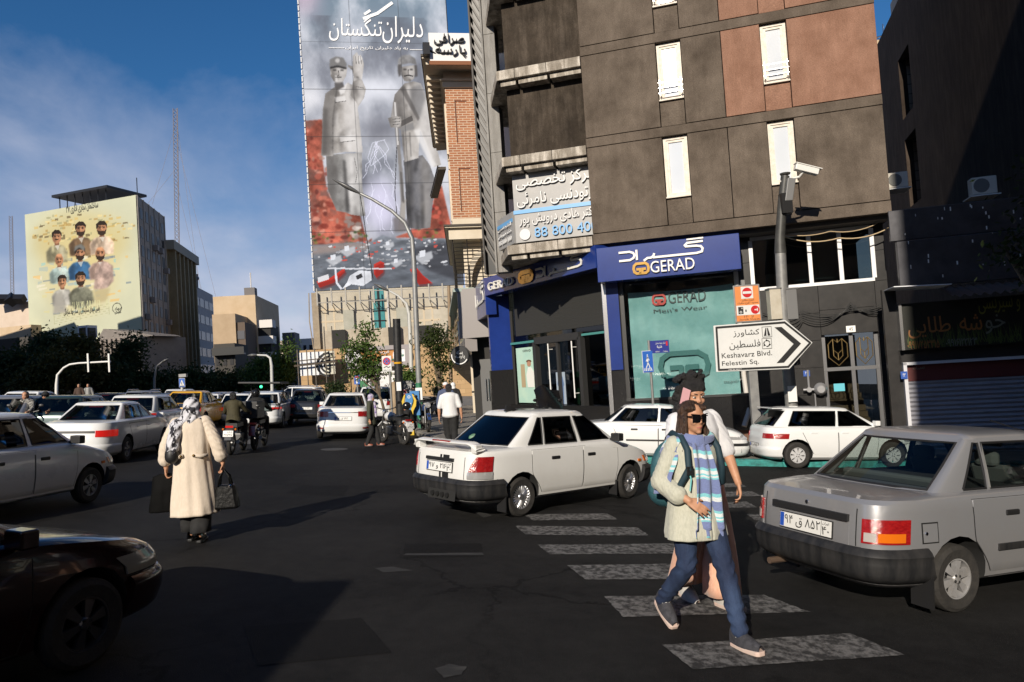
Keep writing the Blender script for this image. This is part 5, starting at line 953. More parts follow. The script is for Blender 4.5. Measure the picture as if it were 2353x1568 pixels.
def simple_block(name,label,x0,x1,ytop,dep,thick,dirv,mt,rows=0,cols=0,wm=None,ybot=905,cat='building',side=None):
 w=Wall(D((x0+x1)/2,(ytop+ybot)/2,dep),dirv);b=thing(name,label,cat,w.mw);A0,A1=w.a(x0,ytop+20),w.a(x1,ytop+20);h1=w.h((x0+x1)/2,ytop);h0=min(w.h((x0+x1)/2,ybot),gz(w.o.x,w.o.y))-8
 p=MB();p.box(A0,A1,0,thick,h0,h1);p.build('wall',mt,b)
 if rows:
  sp=(A1-A0)/cols;st=3.4
  for j in range(rows):
   for i in range(cols):p=MB();p.box(A0+sp*(i+.25),A0+sp*(i+.75),-.08,0,h1-1-st*(j+.62),h1-1-st*(j+.1));p.build('window',wm or M_DPANE,b)
 return b,w,A0,A1,h1
M_PINK=mat('pinkish_render',(.52,.42,.33),.9,col2=(.58,.48,.39),scale=.6);M_SAND=mat('sand_render',(.48,.36,.23),.9,col2=(.54,.42,.29),scale=.5,detail=9);M_SAND2=mat('tan_render',(.38,.28,.18),.9,col2=(.44,.33,.22),scale=.6)
simple_block('far_left_block','plain pinkish wall with a dark roofline left of the nine portrait wall',-60,68,700,135,15,(.95,-.3),M_PINK)
b,w,A0,A1,h1=simple_block('small_beige_building','small beige building with a recessed balcony at the left edge below the pinkish wall',-40,72,752,118,8,(.95,-.3),M_SAND);p=MB();a=w.a(48,800);p.box(a,A1-.3,-.1,.1,h1-7,h1-2.2);p.build('balcony_opening',M_INT,b)
simple_block('dark_low_building','dark low building with pale windows behind the trees at the left edge',-60,66,780,92,8,(.95,-.3),mat('dark_render',(.06,.055,.05),.9),2,6,mat('grey_pane',0))
p=MB();q=D(20,690,133);p.tube([D(-30,688,132),D(56,688,132)],.9,4);p.tube([D(20,694,132),D(34,684,132)],1.2,4);o=p.build('rooftop_plant',M_BLACK);tag(o,'row of dark rooftop equipment above the pinkish wall','rooftop equipment')
b,w,A0,A1,h1=simple_block('sand_apartment_block','bare sand coloured end wall of an apartment block down the street',490,587,680,122,20,(.985,.12),M_SAND);p=MB();st=2.7
for j in range(9):p.box(A1,A1+2.4,.6,3.5,h1-5.5-j*st,h1-4.2-j*st,0)
p.box(A1,A1+2.0,1,8,h1-30,h1-5,1);p.box(A1+2.4,A1+4.6,9,14,h1-30,h1-6,2);p.box(A1-2,A1-.3,1.3,3.2,h1,h1+1.4,2);p.tube([(A1-1,2,h1),(A1-1,2,h1+4)],.1,4);p.build('balcony',[mat('white_render',(.66,.63,.6),.8),M_INT,mat('grey_render',(.16,.15,.15),.9)],b)
cvs=MB();cvs.box(w.a(563,790),A1-.2,-.1,0,w.h(575,856),w.h(575,818));cvs.build('painted_sky_panel',mat('faded_blue_mural',(.33,.45,.52),.8,col2=(.60,.50,.36),scale=.25,lo=.45,hi=.6),b)
b,w,A0,A1,h1=simple_block('tan_house_block','lower tan block with plain end wall in front of the sand coloured block',488,541,722,114,12,(.985,.12),M_SAND2);p=MB()
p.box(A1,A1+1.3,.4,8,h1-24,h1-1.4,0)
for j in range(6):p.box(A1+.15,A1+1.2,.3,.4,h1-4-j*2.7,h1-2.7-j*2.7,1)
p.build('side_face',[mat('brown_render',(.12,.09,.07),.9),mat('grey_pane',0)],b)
b,w,A0,A1,h1=simple_block('balcony_house','dark house with two iron balconies below the tan block',492,540,790,106,8,(.985,.12),mat('dark_render',0),3,3);p=MB()
for k in(1.5,5.5):p.box(A0,A1+1.5,-1.2,0,h1-k-.2,h1-k,0);p.box(A0,A1+1.5,-1.2,-1.1,h1-k,h1-k+.9,0)
p.build('balcony',M_BLACK,b)
for i,(x0,x1,yt,dp,lab)in enumerate(((611,640,792,260,'small pale building far down the street with a crane behind it'),(640,700,782,230,'pale flat roofed building far down the street left of the tower'),(680,735,778,150,'white walled low house with rooftop tanks beside the billboard'))):simple_block('distant_building',lab,x0,x1,yt,dp,12,(.985,.12),mat('white_render',0)if i==2 else M_PINK,3,4)
cr=MB();q0=D(614,795,270);cr.tube([q0,D(613,760,270)],.35,4);cr.tube([D(611,768,270),D(632,773,270)],.25,4);tag(cr.build('tower_crane',mat('rust_orange',(.45,.2,.08),.7)),'thin orange tower crane above the far end of the street','crane')
# lattice masts
def mast(px,ytop,ybot,dep,w,label,guys=()):
 t=thing('lattice_mast',label,'mast');p0,p1=D(px[1],ybot,dep),D(px[0],ytop,dep);ax=(p1-p0);n=int(ax.length/(w*1.5));leg=[];mb=MB()
 off=[Vector((w*math.cos(R(90+120*k)),w*math.sin(R(90+120*k)),0))for k in range(3)]
 for o in off:mb.tube([p0+o,p1+o],w*.14,4)
 for i in range(n):
  a=p0+ax*(i/n);b=p0+ax*((i+1)/n)
  for k in range(3):mb.tube([a+off[k],b+off[(k+1)%3]],w*.09,3,cap=False)
 mb.build('lattice',mat('mast_paint',(.24,.21,.21),.6),t);g=MB()
 for x,y,f in guys:g.tube([p0+ax*f,D(x,y,dep)],.035,3,cap=False)
 if guys:g.build('guy_wire',mat('mast_paint',0),t)
mast((404,409),250,590,175,.6,'tall red and white lattice radio mast with guy wires rising behind the office row',[(470,735,.95),(520,780,.8),(350,470,.9),(480,740,.5),(330,480,.6)])
mast((26,30),497,700,200,.5,'thin distant lattice mast at the left edge of the sky');
p=MB();p.tube([D(453,630,150),D(454,664,150)],.18,4);p.ball(D(453,640,150),.45,6,4);tag(p.build('roof_antenna',mat('mast_paint',0)),'small antenna on the roof of the grouped window block','antenna')
# ---- right hand shop and the dark tower behind it
WSH=WR.shift(-.35);FS=thing('snack_shop','shuttered shop with dark metal fascia sheets and an unlit Persian sign','shop',WSH.mw);zq=lambda x,y:((3400+x*696/992)/1.7408,(700+y*1100/1568)/1.7408)
fa0=WSH.a(*zq(262,400));fa1=fa0+9;t0,t1,tm=WSH.h(*zq(290,645)),WSH.h(*zq(248,205)),WSH.h(*zq(262,385))
M_SHEET=mat('dark_sheet_metal',(.055,.055,.062),.33,metal=.6,col2=(.09,.09,.10),scale=1.5,detail=7,bump=.25,bscale=1.6)
p=MB();p.box(fa0-.12,fa1,-.02,.1,tm+.03,t1);p.box(fa0,fa1,-.1,.1,t0,tm);p.build('fascia_sheet',M_SHEET,FS,bevel=.01);p=MB()
r5=random.Random(5)
for i in range(46):a,h=r5.uniform(fa0+.2,fa0+5.5),r5.uniform(t0+.05,t1-.05);p.box(a,a+r5.uniform(.01,.03),-.115 if h<tm else-.035,-.1 if h<tm else-.02,h,h+r5.uniform(.02,.10))
p.build('paint_splash',M_WHITE,FS)
aw=t0-.02;p=MB();p.prism([(fa0-.35,aw),(fa0+.9,aw-.05),(fa0+.9,aw-.07),(fa0-.35,aw-.02)],-1.1,.1,1)
p.grid(lambda u,v:(fa0+.9+8*u,-1.1+1.2*v,aw-.35+.3*v+.04*math.sin(u*240)),160,2,0);p.build('awning',[mat('rusty_corrugated',(.10,.07,.06),.7),mat('white_sheet',0)],FS)
s0,s1=WSH.h(*zq(305,1000)),aw-.4;sx0=WSH.a(*zq(292,850));p=MB();p.box(sx0,fa1,-.15,.05,s0,s1,0);p.box(sx0-.07,sx0,-.2,.1,s0,s1,1);p.build('sign_board',[mat('black_sign_board',(.008,.009,.006),.35),M_STEEL],FS)
sb=lambda x0,y0,x1,y1:WSH.box4(*zq(x0,y0),*zq(x1,y1),-.15)
M_ORL,M_YEL,M_GRL=mat('orange_sign_letter',(.30,.12,.03),.5),mat('olive_sign_letter',(.20,.20,.03),.5),mat('grey_sign_letter',(.16,.17,.14),.5);M_GRS=mat('green_sign_grass',(.07,.10,.02),.6)
text('طلایی',sb(325,818,578,920),M_ORL,FS,b=-.155,ext=.01,bold=.06);text('شه',sb(620,800,755,882),M_ORL,FS,b=-.155,ext=.01,bold=.06);text('خو',sb(765,800,890,900),M_GRL,FS,b=-.155,ext=.01,bold=.06);text('ن و سیریسی',sb(728,705,1030,775),M_YEL,FS,b=-.155,ext=.01,bold=.05)
text('۰۹۹۱۷۲۵۳۳۱۵',sb(325,950,510,985),M_ORL,FS,b=-.165,ext=.01,bold=.02);text('۰۹۹۱۶۱۲۲۱۲۳',sb(545,938,725,970),M_GRL,FS,b=-.165,ext=.01,bold=.02);p=MB()
for i in range(170):x,h=sx0+r5.uniform(.05,2.6),s0+r5.uniform(.02,.15);l_=r5.uniform(.12,.5);d=r5.uniform(-.12,.12);p.prism([(x,h),(x+.025,h),(x+d,h+l_)],-.157,-.153)
p.build('painted_grass',M_GRS,FS);p=MB()
for i in range(26):p.ball((sx0+3.6+r5.uniform(0,1.9),-.15,s0+.3+r5.uniform(0,.45)),(.16,.012,.07),8,4)
p.build('painted_vegetable',mat('pale_green_print',(.10,.14,.10),.6),FS)
c0,c1=WSH.a(*zq(335,1250)),fa1;k0=WSH.h(*zq(330,1085));gS=gz(WSH.pt(c0).x,WSH.pt(c0).y)-1;p=MB();p.box(sx0-.1,fa1,.1,.3,k0,s0,0);p.box(c0-.08,c0,-.06,.3,gS,k0+.06,1);p.box(c0-.08,fa1,-.06,.3,k0,k0+.07,1);p.box(c0,fa1,.1,.25,k0-.42,k0,2);p.box(fa0-.4,c0-.08,.1,.3,gS,t0,0);p.build('shop_front',[M_MARB,mat('white_channel',(.55,.55,.58),.5),mat('dull_red_band',(.09,.012,.012),.6)],FS);text('تعمیرات',sb(370,1092,440,1112),M_GRL,FS,b=.09,ext=.005)
p=MB();hh=gS
while hh<k0-.45:p.hexa([(c0,.14,hh),(c1,.14,hh),(c1,.2,hh),(c0,.2,hh)],[(c0,.10,hh+.05),(c1,.10,hh+.05),(c1,.2,hh+.05),(c0,.2,hh+.05)]);p.hexa([(c0,.10,hh+.052),(c1,.10,hh+.052),(c1,.2,hh+.052),(c0,.2,hh+.052)],[(c0,.15,hh+.112),(c1,.15,hh+.112),(c1,.2,hh+.112),(c0,.2,hh+.112)]);hh+=.115
p.build('roller_shutter',mat('grey_shutter',(.36,.36,.40),.45,metal=.2,col2=(.30,.30,.34),scale=2),FS)
plate('house_number','small tilted blue number plate at the corner of the shuttered shop','number plate',WSH,zq(283,1122),zq(325,1162),.02,M_NBLUE,[('۴۳',.3,.7,.3,.75)],M_WHITE,b=-.08)
ti=Vector((.28,.96,0)).normalized();P0=Vector((13.4,17.6,0));WTW=Wall(P0+ti*24,(-ti.x,-ti.y));TW=thing('dark_tower','tall dark rendered side wall with stone lined slots behind the shuttered shop','building',WTW.mw)
M_TWR=stained('dark_brown_render',(.045,.033,.026),(.085,.065,.052),.5,.6);h1=24;gw=-6
def roof(a):return 16.3+a*.01
p=MB();sl0,sl1=9.3,11.2
for x0,x1 in((0,sl0),(sl1,24.5)):p.prism([(x0,gw),(x1,gw),(x1,roof(x1)),(x0,roof(x0))],0,8)
p.prism([(sl0,gw),(sl1,gw),(sl1,7.7),(sl0,7.7)],0,8);p.prism([(sl0,14.1),(sl1,14.1),(sl1,roof(sl1)),(sl0,roof(sl0))],0,8);p.prism([(sl0,10.6),(sl1,10.6),(sl1,11.5),(sl0,11.5)],0,8);p.build('wall',M_TWR,TW)
p=MB();p.box(sl0-.02,sl0+.012,.3,2.5,7.7,14.1);p.box(sl0,sl1,2.4,2.5,7.7,14.1);p.build('slot_lining',brickmat('cream_tile',(.42,.33,.24),(.34,.26,.19),(.10,.08,.06),.9,.42),TW)
def acunit(w,q,b,s,label,m_=None):
 t=thing('air_conditioner',label,'air conditioner',w.mw);a,h=w.at(*q,b);p=MB();p.box(a-.42*s,a+.42*s,b-.35,b,h-.33*s,h+.33*s);p.build('casing',mat('cream_casing',(.62,.58,.5),.5),t,bevel=.02);p=MB();p.lathe([(0,b-.36),(.25*s,b-.36),(.27*s,b-.352)],18,'y',(a-.1*s,0,h));p.build('fan_grille',mat('grey_grille',(.15,.15,.14),.5),t);p=MB();p.box(a-.5*s,a+.5*s,b-.4,b+.3,h-.40*s,h-.36*s);p.build('bracket',M_WHITE,t);return t
acunit(WSH,zq(742,75),.9,.68,'cream air conditioner standing on the fascia of the shuttered shop');acunit(WR,(2056,420),.8,.62,'small louvred air conditioner on the side of the dark building by the gap')
p=MB();w=WR.shift(25);a,_=w.at(2042,200);p.box(a-.6,a+.6,25,26,w.h(2042,420),w.h(2042,88));p.build('column',mat('sand_render',0),None,mw=WR.mw);o=bpy.data.objects['column'];o.name='rooftop_column';tag(o,'sand coloured rooftop column topped with wire in the gap between the buildings','column')
p=MB();
for i in range(13):a_=a-1.6+i*.8;p.tube([(a_,25.3,w.h(2042,160)),(a_+r5.uniform(-.1,.1),25.3,w.h(2042,58)+i*.12)],.035,4)
for k in(.3,.75):p.tube([(a-1.6,25.3,w.h(2042,160)*(1-k)+w.h(2042,58)*k),(a+8,25.3,w.h(2042,160)*(1-k)+w.h(2042,58)*k+1.2)],.035,4)
for i in range(24):q=Vector((a-.8+r5.uniform(-.3,.3),25.3,w.h(2042,180)+r5.uniform(-5,2.6)));p.tube([q+Vector((.5*math.cos(t_),.1,.45*math.sin(t_)))for t_ in(0,1.2,2.4,3.6,4.8)],.03,3)
o=p.build('razor_wire_fence',M_STEEL,mw=WR.mw);tag(o,'tangled spiked wire fence on the roof in the gap between the buildings','fence')
p=MB();w=WR.shift(30);p.box(w.a(2084,40),w.a(2160,40),30,34,0,w.h(2100,-60));o=p.build('grey_tower',M_GREYST,mw=WR.mw);tag(o,'pale grey building edge showing above the dark side wall','building')
# ---- unseen blocks added outside the frame to cast shadows and cut sky light
def offbuilding(x0,x1,y0,y1,h,label):
 b=thing('shade_block',label,'building',Matrix.Translation(Vector((x0,y0,0))));p=MB();p.box(0,x1-x0,0,y1-y0,-12,h);p.build('wall',M_SAND,b);p=MB()
 for j in range(int(h//3.2)):
  for i in range(max(1,int((x1-x0)//3.5))):p.box(1+i*3.5,2.6+i*3.5,y1-y0,y1-y0+.05,1+j*3.2,2.6+j*3.2)
 p.build('window',M_DPANE,b)
offbuilding(.8,46,-20,-6.5,23,'unseen block added behind the camera on the right to shade the shuttered shop');offbuilding(-98,-59,-18,-2,50,'tall unseen block added behind the camera far to the left to shade the trees')
offbuilding(-110,-77,82,92,25,'unseen block added off the left edge to shade the portrait wall');offbuilding(-72,-66,76,80,28.5,'narrow unseen block added off the left edge to shade the portrait wall')
offbuilding(24,40,-5.5,30,32,'unseen block added beyond the right edge to cut sky light');offbuilding(-62,-46,-1,36,19,'low unseen block added beyond the left edge to cut sky light');offbuilding(-58,.5,-60,-46,16,'long low unseen block added far behind the camera to cut sky light')  # added around the street to block part of the sky light
BT=thing('shade_truck','unseen box truck added behind the camera on the left to shade the maroon saloon','truck',upright(gp(-6.4,-3.2),0));p=MB();p.box(-1.7,1.75,-3.2,2.1,1.0,3.55);p.build('cargo_box',mat('white_render',0),BT,bevel=.08);p=MB();p.prism([(-1.6,.6),(1.6,.6),(1.6,2.1),(1.2,2.7),(-1.2,2.7),(-1.6,2.1)],-5.2,-3.3);p.build('cab',M_BLUE,BT,bevel=.06);p=MB();p.box(-1.3,1.3,-5.2,2.1,.55,1.0);p.build('chassis',M_BLACK,BT)  # unseen truck added to throw the shadow over the lower left road
for x in(-1.35,1.35):
 for y in(-4.2,.9):p=MB();p.lathe([(.25,x-.15),(.5,x-.15),(.5,x+.15),(.25,x+.15)],20,'x',(0,y,.5));p.build('wheel',mat('grey_tube',0),BT)
# ------------------------------------------------------------------ vehicles
def paint(name,c,metal=0,rough=.28,dirt=.25,dcol=(.20,.18,.15)):
 if name in MATS:return MATS[name]
 M=mat(name,c,rough,metal,coat=.6,spec=.5);n=M.node_tree.nodes;l=M.node_tree.links;b=n['Principled BSDF']
 co=n.new('ShaderNodeTexCoord');x=n.new('ShaderNodeTexNoise');x.inputs['Scale'].default_value=2.6;x.inputs['Detail'].default_value=9;x.inputs['Roughness'].default_value=.7;l.new(co.outputs['Object'],x.inputs['Vector'])
 s=n.new('ShaderNodeSeparateXYZ');l.new(co.outputs['Object'],s.inputs[0]);zz=n.new('ShaderNodeMapRange');zz.inputs['From Min'].default_value=.15;zz.inputs['From Max'].default_value=.75;zz.inputs['To Min'].default_value=.5;zz.inputs['To Max'].default_value=.0;l.new(s.outputs[2],zz.inputs[0])
 a=n.new('ShaderNodeMath');a.operation='MULTIPLY_ADD';l.new(x.outputs[0],a.inputs[0]);a.inputs[1].default_value=.8;l.new(zz.outputs[0],a.inputs[2]);r=n.new('ShaderNodeValToRGB');r.color_ramp.elements[0].position=.42;r.color_ramp.elements[1].position=1.05;l.new(a.outputs[0],r.inputs[0])
 m_=n.new('ShaderNodeMath');m_.operation='MULTIPLY';l.new(r.outputs[0],m_.inputs[0]);m_.inputs[1].default_value=dirt;mx_=n.new('ShaderNodeMixRGB');l.new(m_.outputs[0],mx_.inputs[0]);mx_.inputs[1].default_value=(*b.inputs[0].default_value[:3],1);mx_.inputs[2].default_value=(*dcol,1);l.new(mx_.outputs[0],b.inputs['Base Color'])
 ro=n.new('ShaderNodeMath');ro.operation='MULTIPLY_ADD';l.new(m_.outputs[0],ro.inputs[0]);ro.inputs[1].default_value=.8;ro.inputs[2].default_value=rough;l.new(ro.outputs[0],b.inputs['Roughness']);ct=n.new('ShaderNodeMath');ct.operation='MULTIPLY_ADD';l.new(m_.outputs[0],ct.inputs[0]);ct.inputs[1].default_value=-1.2;ct.inputs[2].default_value=.6;ct.use_clamp=True;l.new(ct.outputs[0],b.inputs['Coat Weight']);return M
M_TYRE=mat('tyre_rubber',(.016,.015,.014),.85,col2=(.03,.027,.024),scale=12,bump=.3);M_RIM=mat('alloy_rim',(.55,.55,.56),.3,metal=.9);M_COVER=mat('plastic_wheel_cover',(.36,.36,.37),.45,metal=.3,col2=(.28,.27,.26),scale=6);M_WELL=mat('wheel_well',(.012,.012,.012),.9)
M_TRIM=mat('black_trim',(.014,.014,.015),.5);M_BUMP=mat('grey_black_bumper',(.012,.0125,.014),.5,col2=(.032,.031,.031),scale=5,detail=9,stretch=(2,2,.35),spec=.35);M_GLASSC=glassmat('car_glass',(.20,.24,.23),.02);M_GLASSD=glassmat('tinted_car_glass',(.025,.03,.04),.015)
M_LRED=mat('red_lamp',(.20,.005,.007),.12,spec=.8,coat=.8,col2=(.34,.012,.012),scale=22,bump=.25,bscale=60,stretch=(1,1,2.5),emit=(.8,.02,.02),estr=.012);M_LREDON=mat('lit_red_lamp',(.30,.006,.006),.15,emit=(1,.03,.02),estr=.30);M_LAMB=mat('amber_lamp',(.62,.14,.008),.12,coat=.8);M_LCLR=mat('clear_lamp',(.55,.55,.55),.1,metal=.5,coat=.8);M_CHROME=mat('chrome',(.8,.8,.82),.08,metal=1)
M_SEAT=mat('grey_seat_cloth',(.10,.105,.10),.85);M_PLW=mat('plate_white',(.72,.72,.70),.4);M_PLB=mat('plate_blue',(.02,.08,.42),.4)
GAPM=mat('panel_gap',(.006,.006,.006),.9)
class Car:
 def __init__(s,spec,mw,name,label,pmat,group=None,cat='car',detail=2):
  s.P=spec;s.n=spec.get('n',8);s.r=thing(name,label,cat,mw,group);s.pm=pmat;s.rings=spec['rings'];s.xc=spec.get('xc',.7);s.cache={};s.det=detail
 def zat(s,k,x):
  xr,zr,xf,zf,w=s.rings[k];t=max(0,min(1,(x-s.xc)/(xf-s.xc)))if xf>s.xc+.05 else max(0,min(1,(x-xr)/(xf-xr)))
  return zr+(zf-zr)*(t**1.25)
 def sup(s,k,x):
  xr,zr,xf,zf,w=s.rings[k];xm,a=(xr+xf)/2,(xf-xr)/2;u=min(1,abs(x-xm)/a);return w*(1-u**s.n)**(1/s.n)
 def Y(s,x,z): # half width of the body side at (x, z)
  K=len(s.rings);zs=[s.zat(k,x)for k in range(K)]
  for k in range(K-1):
   if z<=zs[k+1]or k==K-2:
    t=max(0,min(1,(z-zs[k])/max(1e-6,zs[k+1]-zs[k])));return s.sup(k,x)*(1-t)+s.sup(k+1,x)*t
 def outline(s,z,end): # quarter outline from the end's centre round the corner along one side
  key=(round(z,4),end)
  if key in s.cache:return s.cache[key]
  K=len(s.rings);zi=[r[1]if end=='r' else r[3]for r in s.rings]
  for k in range(K-1):
   if z<=zi[k+1]or k==K-2:
    t=max(0,min(1,(z-zi[k])/max(1e-6,zi[k+1]-zi[k])));break
  A_,B=s.rings[k],s.rings[k+1];xr,xf,w=[A_[i]*(1-t)+B[i]*t for i in(0,2,4)];xm,a=(xr+xf)/2,(xf-xr)/2;sg=-1 if end=='r' else 1
  pts=[]
  for i in range(70):
   p=i/69*2;u,v=(1,p)if p<=1 else(2-p,1);q=(u**s.n+v**s.n)**(-1/s.n);pts.append((xm+sg*a*u*q,w*v*q))
  L_=[0]
  for(x0,y0),(x1,y1)in zip(pts[:-1],pts[1:]):L_.append(L_[-1]+math.hypot(x1-x0,y1-y0))
  s.cache[key]=(pts,L_);return pts,L_
 def wrap(s,q,z,end,off=0): # q metres from the centre line along the end, round the corner
  pts,L_=s.outline(z,end);d=abs(q);i=0
  while i<len(L_)-2 and L_[i+1]<d:i+=1
  t=(d-L_[i])/max(1e-6,L_[i+1]-L_[i]);(x0,y0),(x1,y1)=pts[i],pts[i+1];x,y=x0+(x1-x0)*t,y0+(y1-y0)*t
  tx_,ty=x1-x0,y1-y0;m_=math.hypot(tx_,ty)or 1;nx,ny=(ty/m_,-tx_/m_)
  if(end=='r' and nx>0)or(end=='f' and nx<0):nx=-nx
  if abs(nx)<.02:ny=abs(ny)
  if ny<0:ny=-ny
  sg=1 if q>=0 else-1;return Vector((x+nx*off,sg*(y+ny*off),z))
 def loft(s):
  N=96;mb=MB();K=len(s.rings)
  sub=[]
  for k in range(K-1):
   for j in range(2):sub.append((k,j/2))
  sub.append((K-1,0))
  for k,t in sub:
   vs=[]
   for i in range(N):
    p=i/N*8;e=int(p//2);f=p%2-1;u,v=[(1,f),(-f,1),(-1,-f),(f,-1)][e];q=(abs(u)**s.n+abs(v)**s.n)**(-1/s.n);P=[]
    for kk in((k,k+1)if t else(k,)):
     xr,zr,xf,zf,w=s.rings[kk];x=(xr+xf)/2+(xf-xr)/2*u*q;P.append(Vector((x,w*v*q,s.zat(kk,x))))
    vs.append(P[0]if not t else P[0].lerp(P[1],t))
   mb.v+=[tuple(v)for v in vs]
  R_=len(sub)
  for k in range(R_-1):
   for i in range(N):mb.f.append((k*N+i,k*N+(i+1)%N,(k+1)*N+(i+1)%N,(k+1)*N+i));mb.m.append(0)
  mb.f.append(tuple(range(N-1,-1,-1)));mb.m.append(1);mb.f.append(tuple(range((R_-1)*N,R_*N)));mb.m.append(1)
  return mb
 def build(s):
  P=s.P;body=s.loft().build('body',[s.pm,M_WELL],s.r);wr=P['wr'];cut=MB()
  for ax in(P['ra'],P['fa']):
   prof=[((wr+.055)*math.cos(i*math.pi/10),(wr+.055)*math.sin(i*math.pi/10))for i in range(21)]
   for sg in(-1,1):
    y0,y1=(.42,1.2)if sg>0 else(-1.2,-.42);cut.prism([(ax+x,wr+.02+z)for x,z in prof[:-1]],y0,y1,1)
  co=cut.build('cutter',[s.pm,M_WELL],s.r);bo=body.modifiers.new('b','BOOLEAN');bo.object=co;bo.solver='EXACT';dg=bpy.context.evaluated_depsgraph_get();me=bpy.data.meshes.new_from_object(body.evaluated_get(dg));body.modifiers.clear();body.data=me;me.name='body';bpy.data.objects.remove(co);shade(me,32)
  s.body=body;s.greenhouse();s.wheels();return s
 def greenhouse(s):
  g=s.P['gh'];n=g.get('n',9);zb,zt,zr=g['z'];(rb,rt),(fb,ft)=g['rear'],g['front'];wb,wt=g['w'];th=g.get('bow',0)
  def side(x,t):
   xr,xf=rb+(rt-rb)*t,fb+(ft-fb)*t;w=wb+(wt-wb)*(t**1.15);xm,a=(xr+xf)/2,(xf-xr)/2;u=min(.9999,abs(x-xm)/a);return w*(1-u**n)**(1/n)
  def end(f,t,e):
   xr,xf=rb+(rt-rb)*t,fb+(ft-fb)*t;w=wb+(wt-wb)*(t**1.15);xm,a=(xr+xf)/2,(xf-xr)/2;u=abs(f);q=a*(1-u**n)**(1/n);bow=g.get('bowr' if e=='r' else 'bowf',.06)*(u**2);return(xm-q+bow if e=='r' else xm+q-bow),w*f
  zz=lambda t:zb+(zt-zb)*t
  rf,ff=g.get('rf',.84),g.get('ff',.88);cols=g['cols'] # cols: (x bottom, x top) side lines; 'glass' names between lines
  lines=[] # half loop, +y side, from rear centre to front centre
  for f in(0,.3,.6,rf):lines.append(('r',f))
  for i,c in enumerate(cols):lines.append(('s',c))
  for f in(ff,.6,.3,0):lines.append(('f',f))
  kinds=['rear']*3+['rp']+[k for _,_,k in cols[:-1]]+['fp']+['front']*3
  def pt(li,t,sg):
   k,c=li
   if k=='s':x=c[0]+(c[1]-c[0])*t;return Vector((x,sg*side(x,t),zz(t)))
   x,y=end(c,t,k);return Vector((x,sg*y,zz(t)))
  glass={};sh=MB();T=[0,.06,.3,.55,.78,.93,1.0];seals={}
  for sg in(1,-1):
   for j in range(len(lines)-1):
    k=kinds[j];nsub=4 if lines[j][0]=='s' and lines[j+1][0]=='s' else(3 if lines[j][0]!=lines[j+1][0]else 1)
    for a_ in range(nsub):
     u0,u1=a_/nsub,(a_+1)/nsub
     def P_(u,t):
      p,q=pt(lines[j],t,sg),pt(lines[j+1],t,sg)
      if lines[j][0]==lines[j+1][0]=='s':x=p.x+(q.x-p.x)*u;return Vector((x,sg*side(x,t),zz(t)))
      if lines[j][0]!=lines[j+1][0]:
       m_=p.lerp(q,u);bl=4*u*(1-u)*.35*(p-q).length*.35;cx=Vector((m_.x-(rb+fb)/2,m_.y,0)).normalized();return m_+cx*bl
      return p.lerp(q,u)
     for i in range(len(T)-1):
      q4=[P_(u0,T[i]),P_(u1,T[i]),P_(u1,T[i+1]),P_(u0,T[i+1])]
      if sg<0:q4=q4[::-1]
      gl=k not in('rp','fp','p')and 1<=i<=len(T)-3
      if gl:glass.setdefault((k,sg if k not in('rear','front')else 0),MB()).add(q4,[(0,1,2,3)])
      else:sh.add(q4,[(0,1,2,3)])
    # seal loop
    if k not in('rp','fp','p','rear','front'):
     lo_,hi_=T[1],T[-2];loop=[P_(0,lo_)]if False else[]
     A0=[pt(lines[j],t,sg)for t in(lo_,.4,.7,hi_)];A1=[pt(lines[j+1],t,sg)for t in(hi_,.7,.4,lo_)]
     seals.setdefault((k,sg),[]).append(A0+A1+[A0[0]])
  # roof: inset rings
  top=[]
  for sg in(1,-1):
   L_=[pt(li,1.0,sg)for li in lines];top+=L_ if sg>0 else L_[::-1][1:-1]
  cx=sum(p.x for p in top)/len(top);n_=len(top);prev=top;base=len(sh.v);sh.v+=[tuple(p)for p in top];rings=[(.97,.35),(.90,.62),(.7,.86),(.4,.98)]
  for q,f in rings:sh.v+=[(cx+(p.x-cx)*q,p.y*q,p.z+(zr-zt)*f)for p in top]
  for r in range(len(rings)):
   for i in range(n_):sh.f.append((base+r*n_+i,base+r*n_+(i+1)%n_,base+(r+1)*n_+(i+1)%n_,base+(r+1)*n_+i));sh.m.append(0)
  sh.f.append(tuple(base+len(rings)*n_+i for i in range(n_)));sh.m.append(0)
  ro=sh.build('roof',g.get('roofm')or s.pm,s.r,smooth=None)
  b=bmesh.new();b.from_mesh(ro.data);bmesh.ops.remove_doubles(b,verts=b.verts,dist=.0004);bmesh.ops.recalc_face_normals(b,faces=b.faces);b.to_mesh(ro.data);b.free();shade(ro.data,50)
  names={'rear':'rear_window','front':'windscreen'}
  for(k,sg),mb in glass.items():
   gm=g['glass'].get(k,g['glass']['*']);o=mb.build(names.get(k,'side_window'),gm,s.r);bb=bmesh.new();bb.from_mesh(o.data);bmesh.ops.remove_doubles(bb,verts=bb.verts,dist=.0004);bb.to_mesh(bb and o.data);bb.free();shade(o.data,180)
   if(k,sg)in seals and s.det>0:
    m2=MB();[m2.tube(l_,.011,4,cap=False)for l_ in seals[(k,sg)]];m2.build('seal',M_TRIM,o)
  if s.det>0: # seals round front and rear glass
   for e,f in(('r',rf),('f',ff)):
    ps=[pt((e,q),T[1],1)for q in(f,.5,0)]+[pt((e,q),T[1],-1)for q in(.5,f)]+[pt((e,f),t,-1)for t in(.5,T[-2])]+[pt((e,q),T[-2],-1)for q in(.5,0)]+[pt((e,q),T[-2],1)for q in(.5,f)]+[pt((e,f),t,1)for t in(.5,T[1])]
    m2=MB();m2.tube(ps,.013,4,cap=False);par=[o for o in s.r.children if o.name.startswith('rear_window' if e=='r' else 'windscreen')];m2.build('seal',M_TRIM,par[0]if par else s.r)
  s.pt=pt
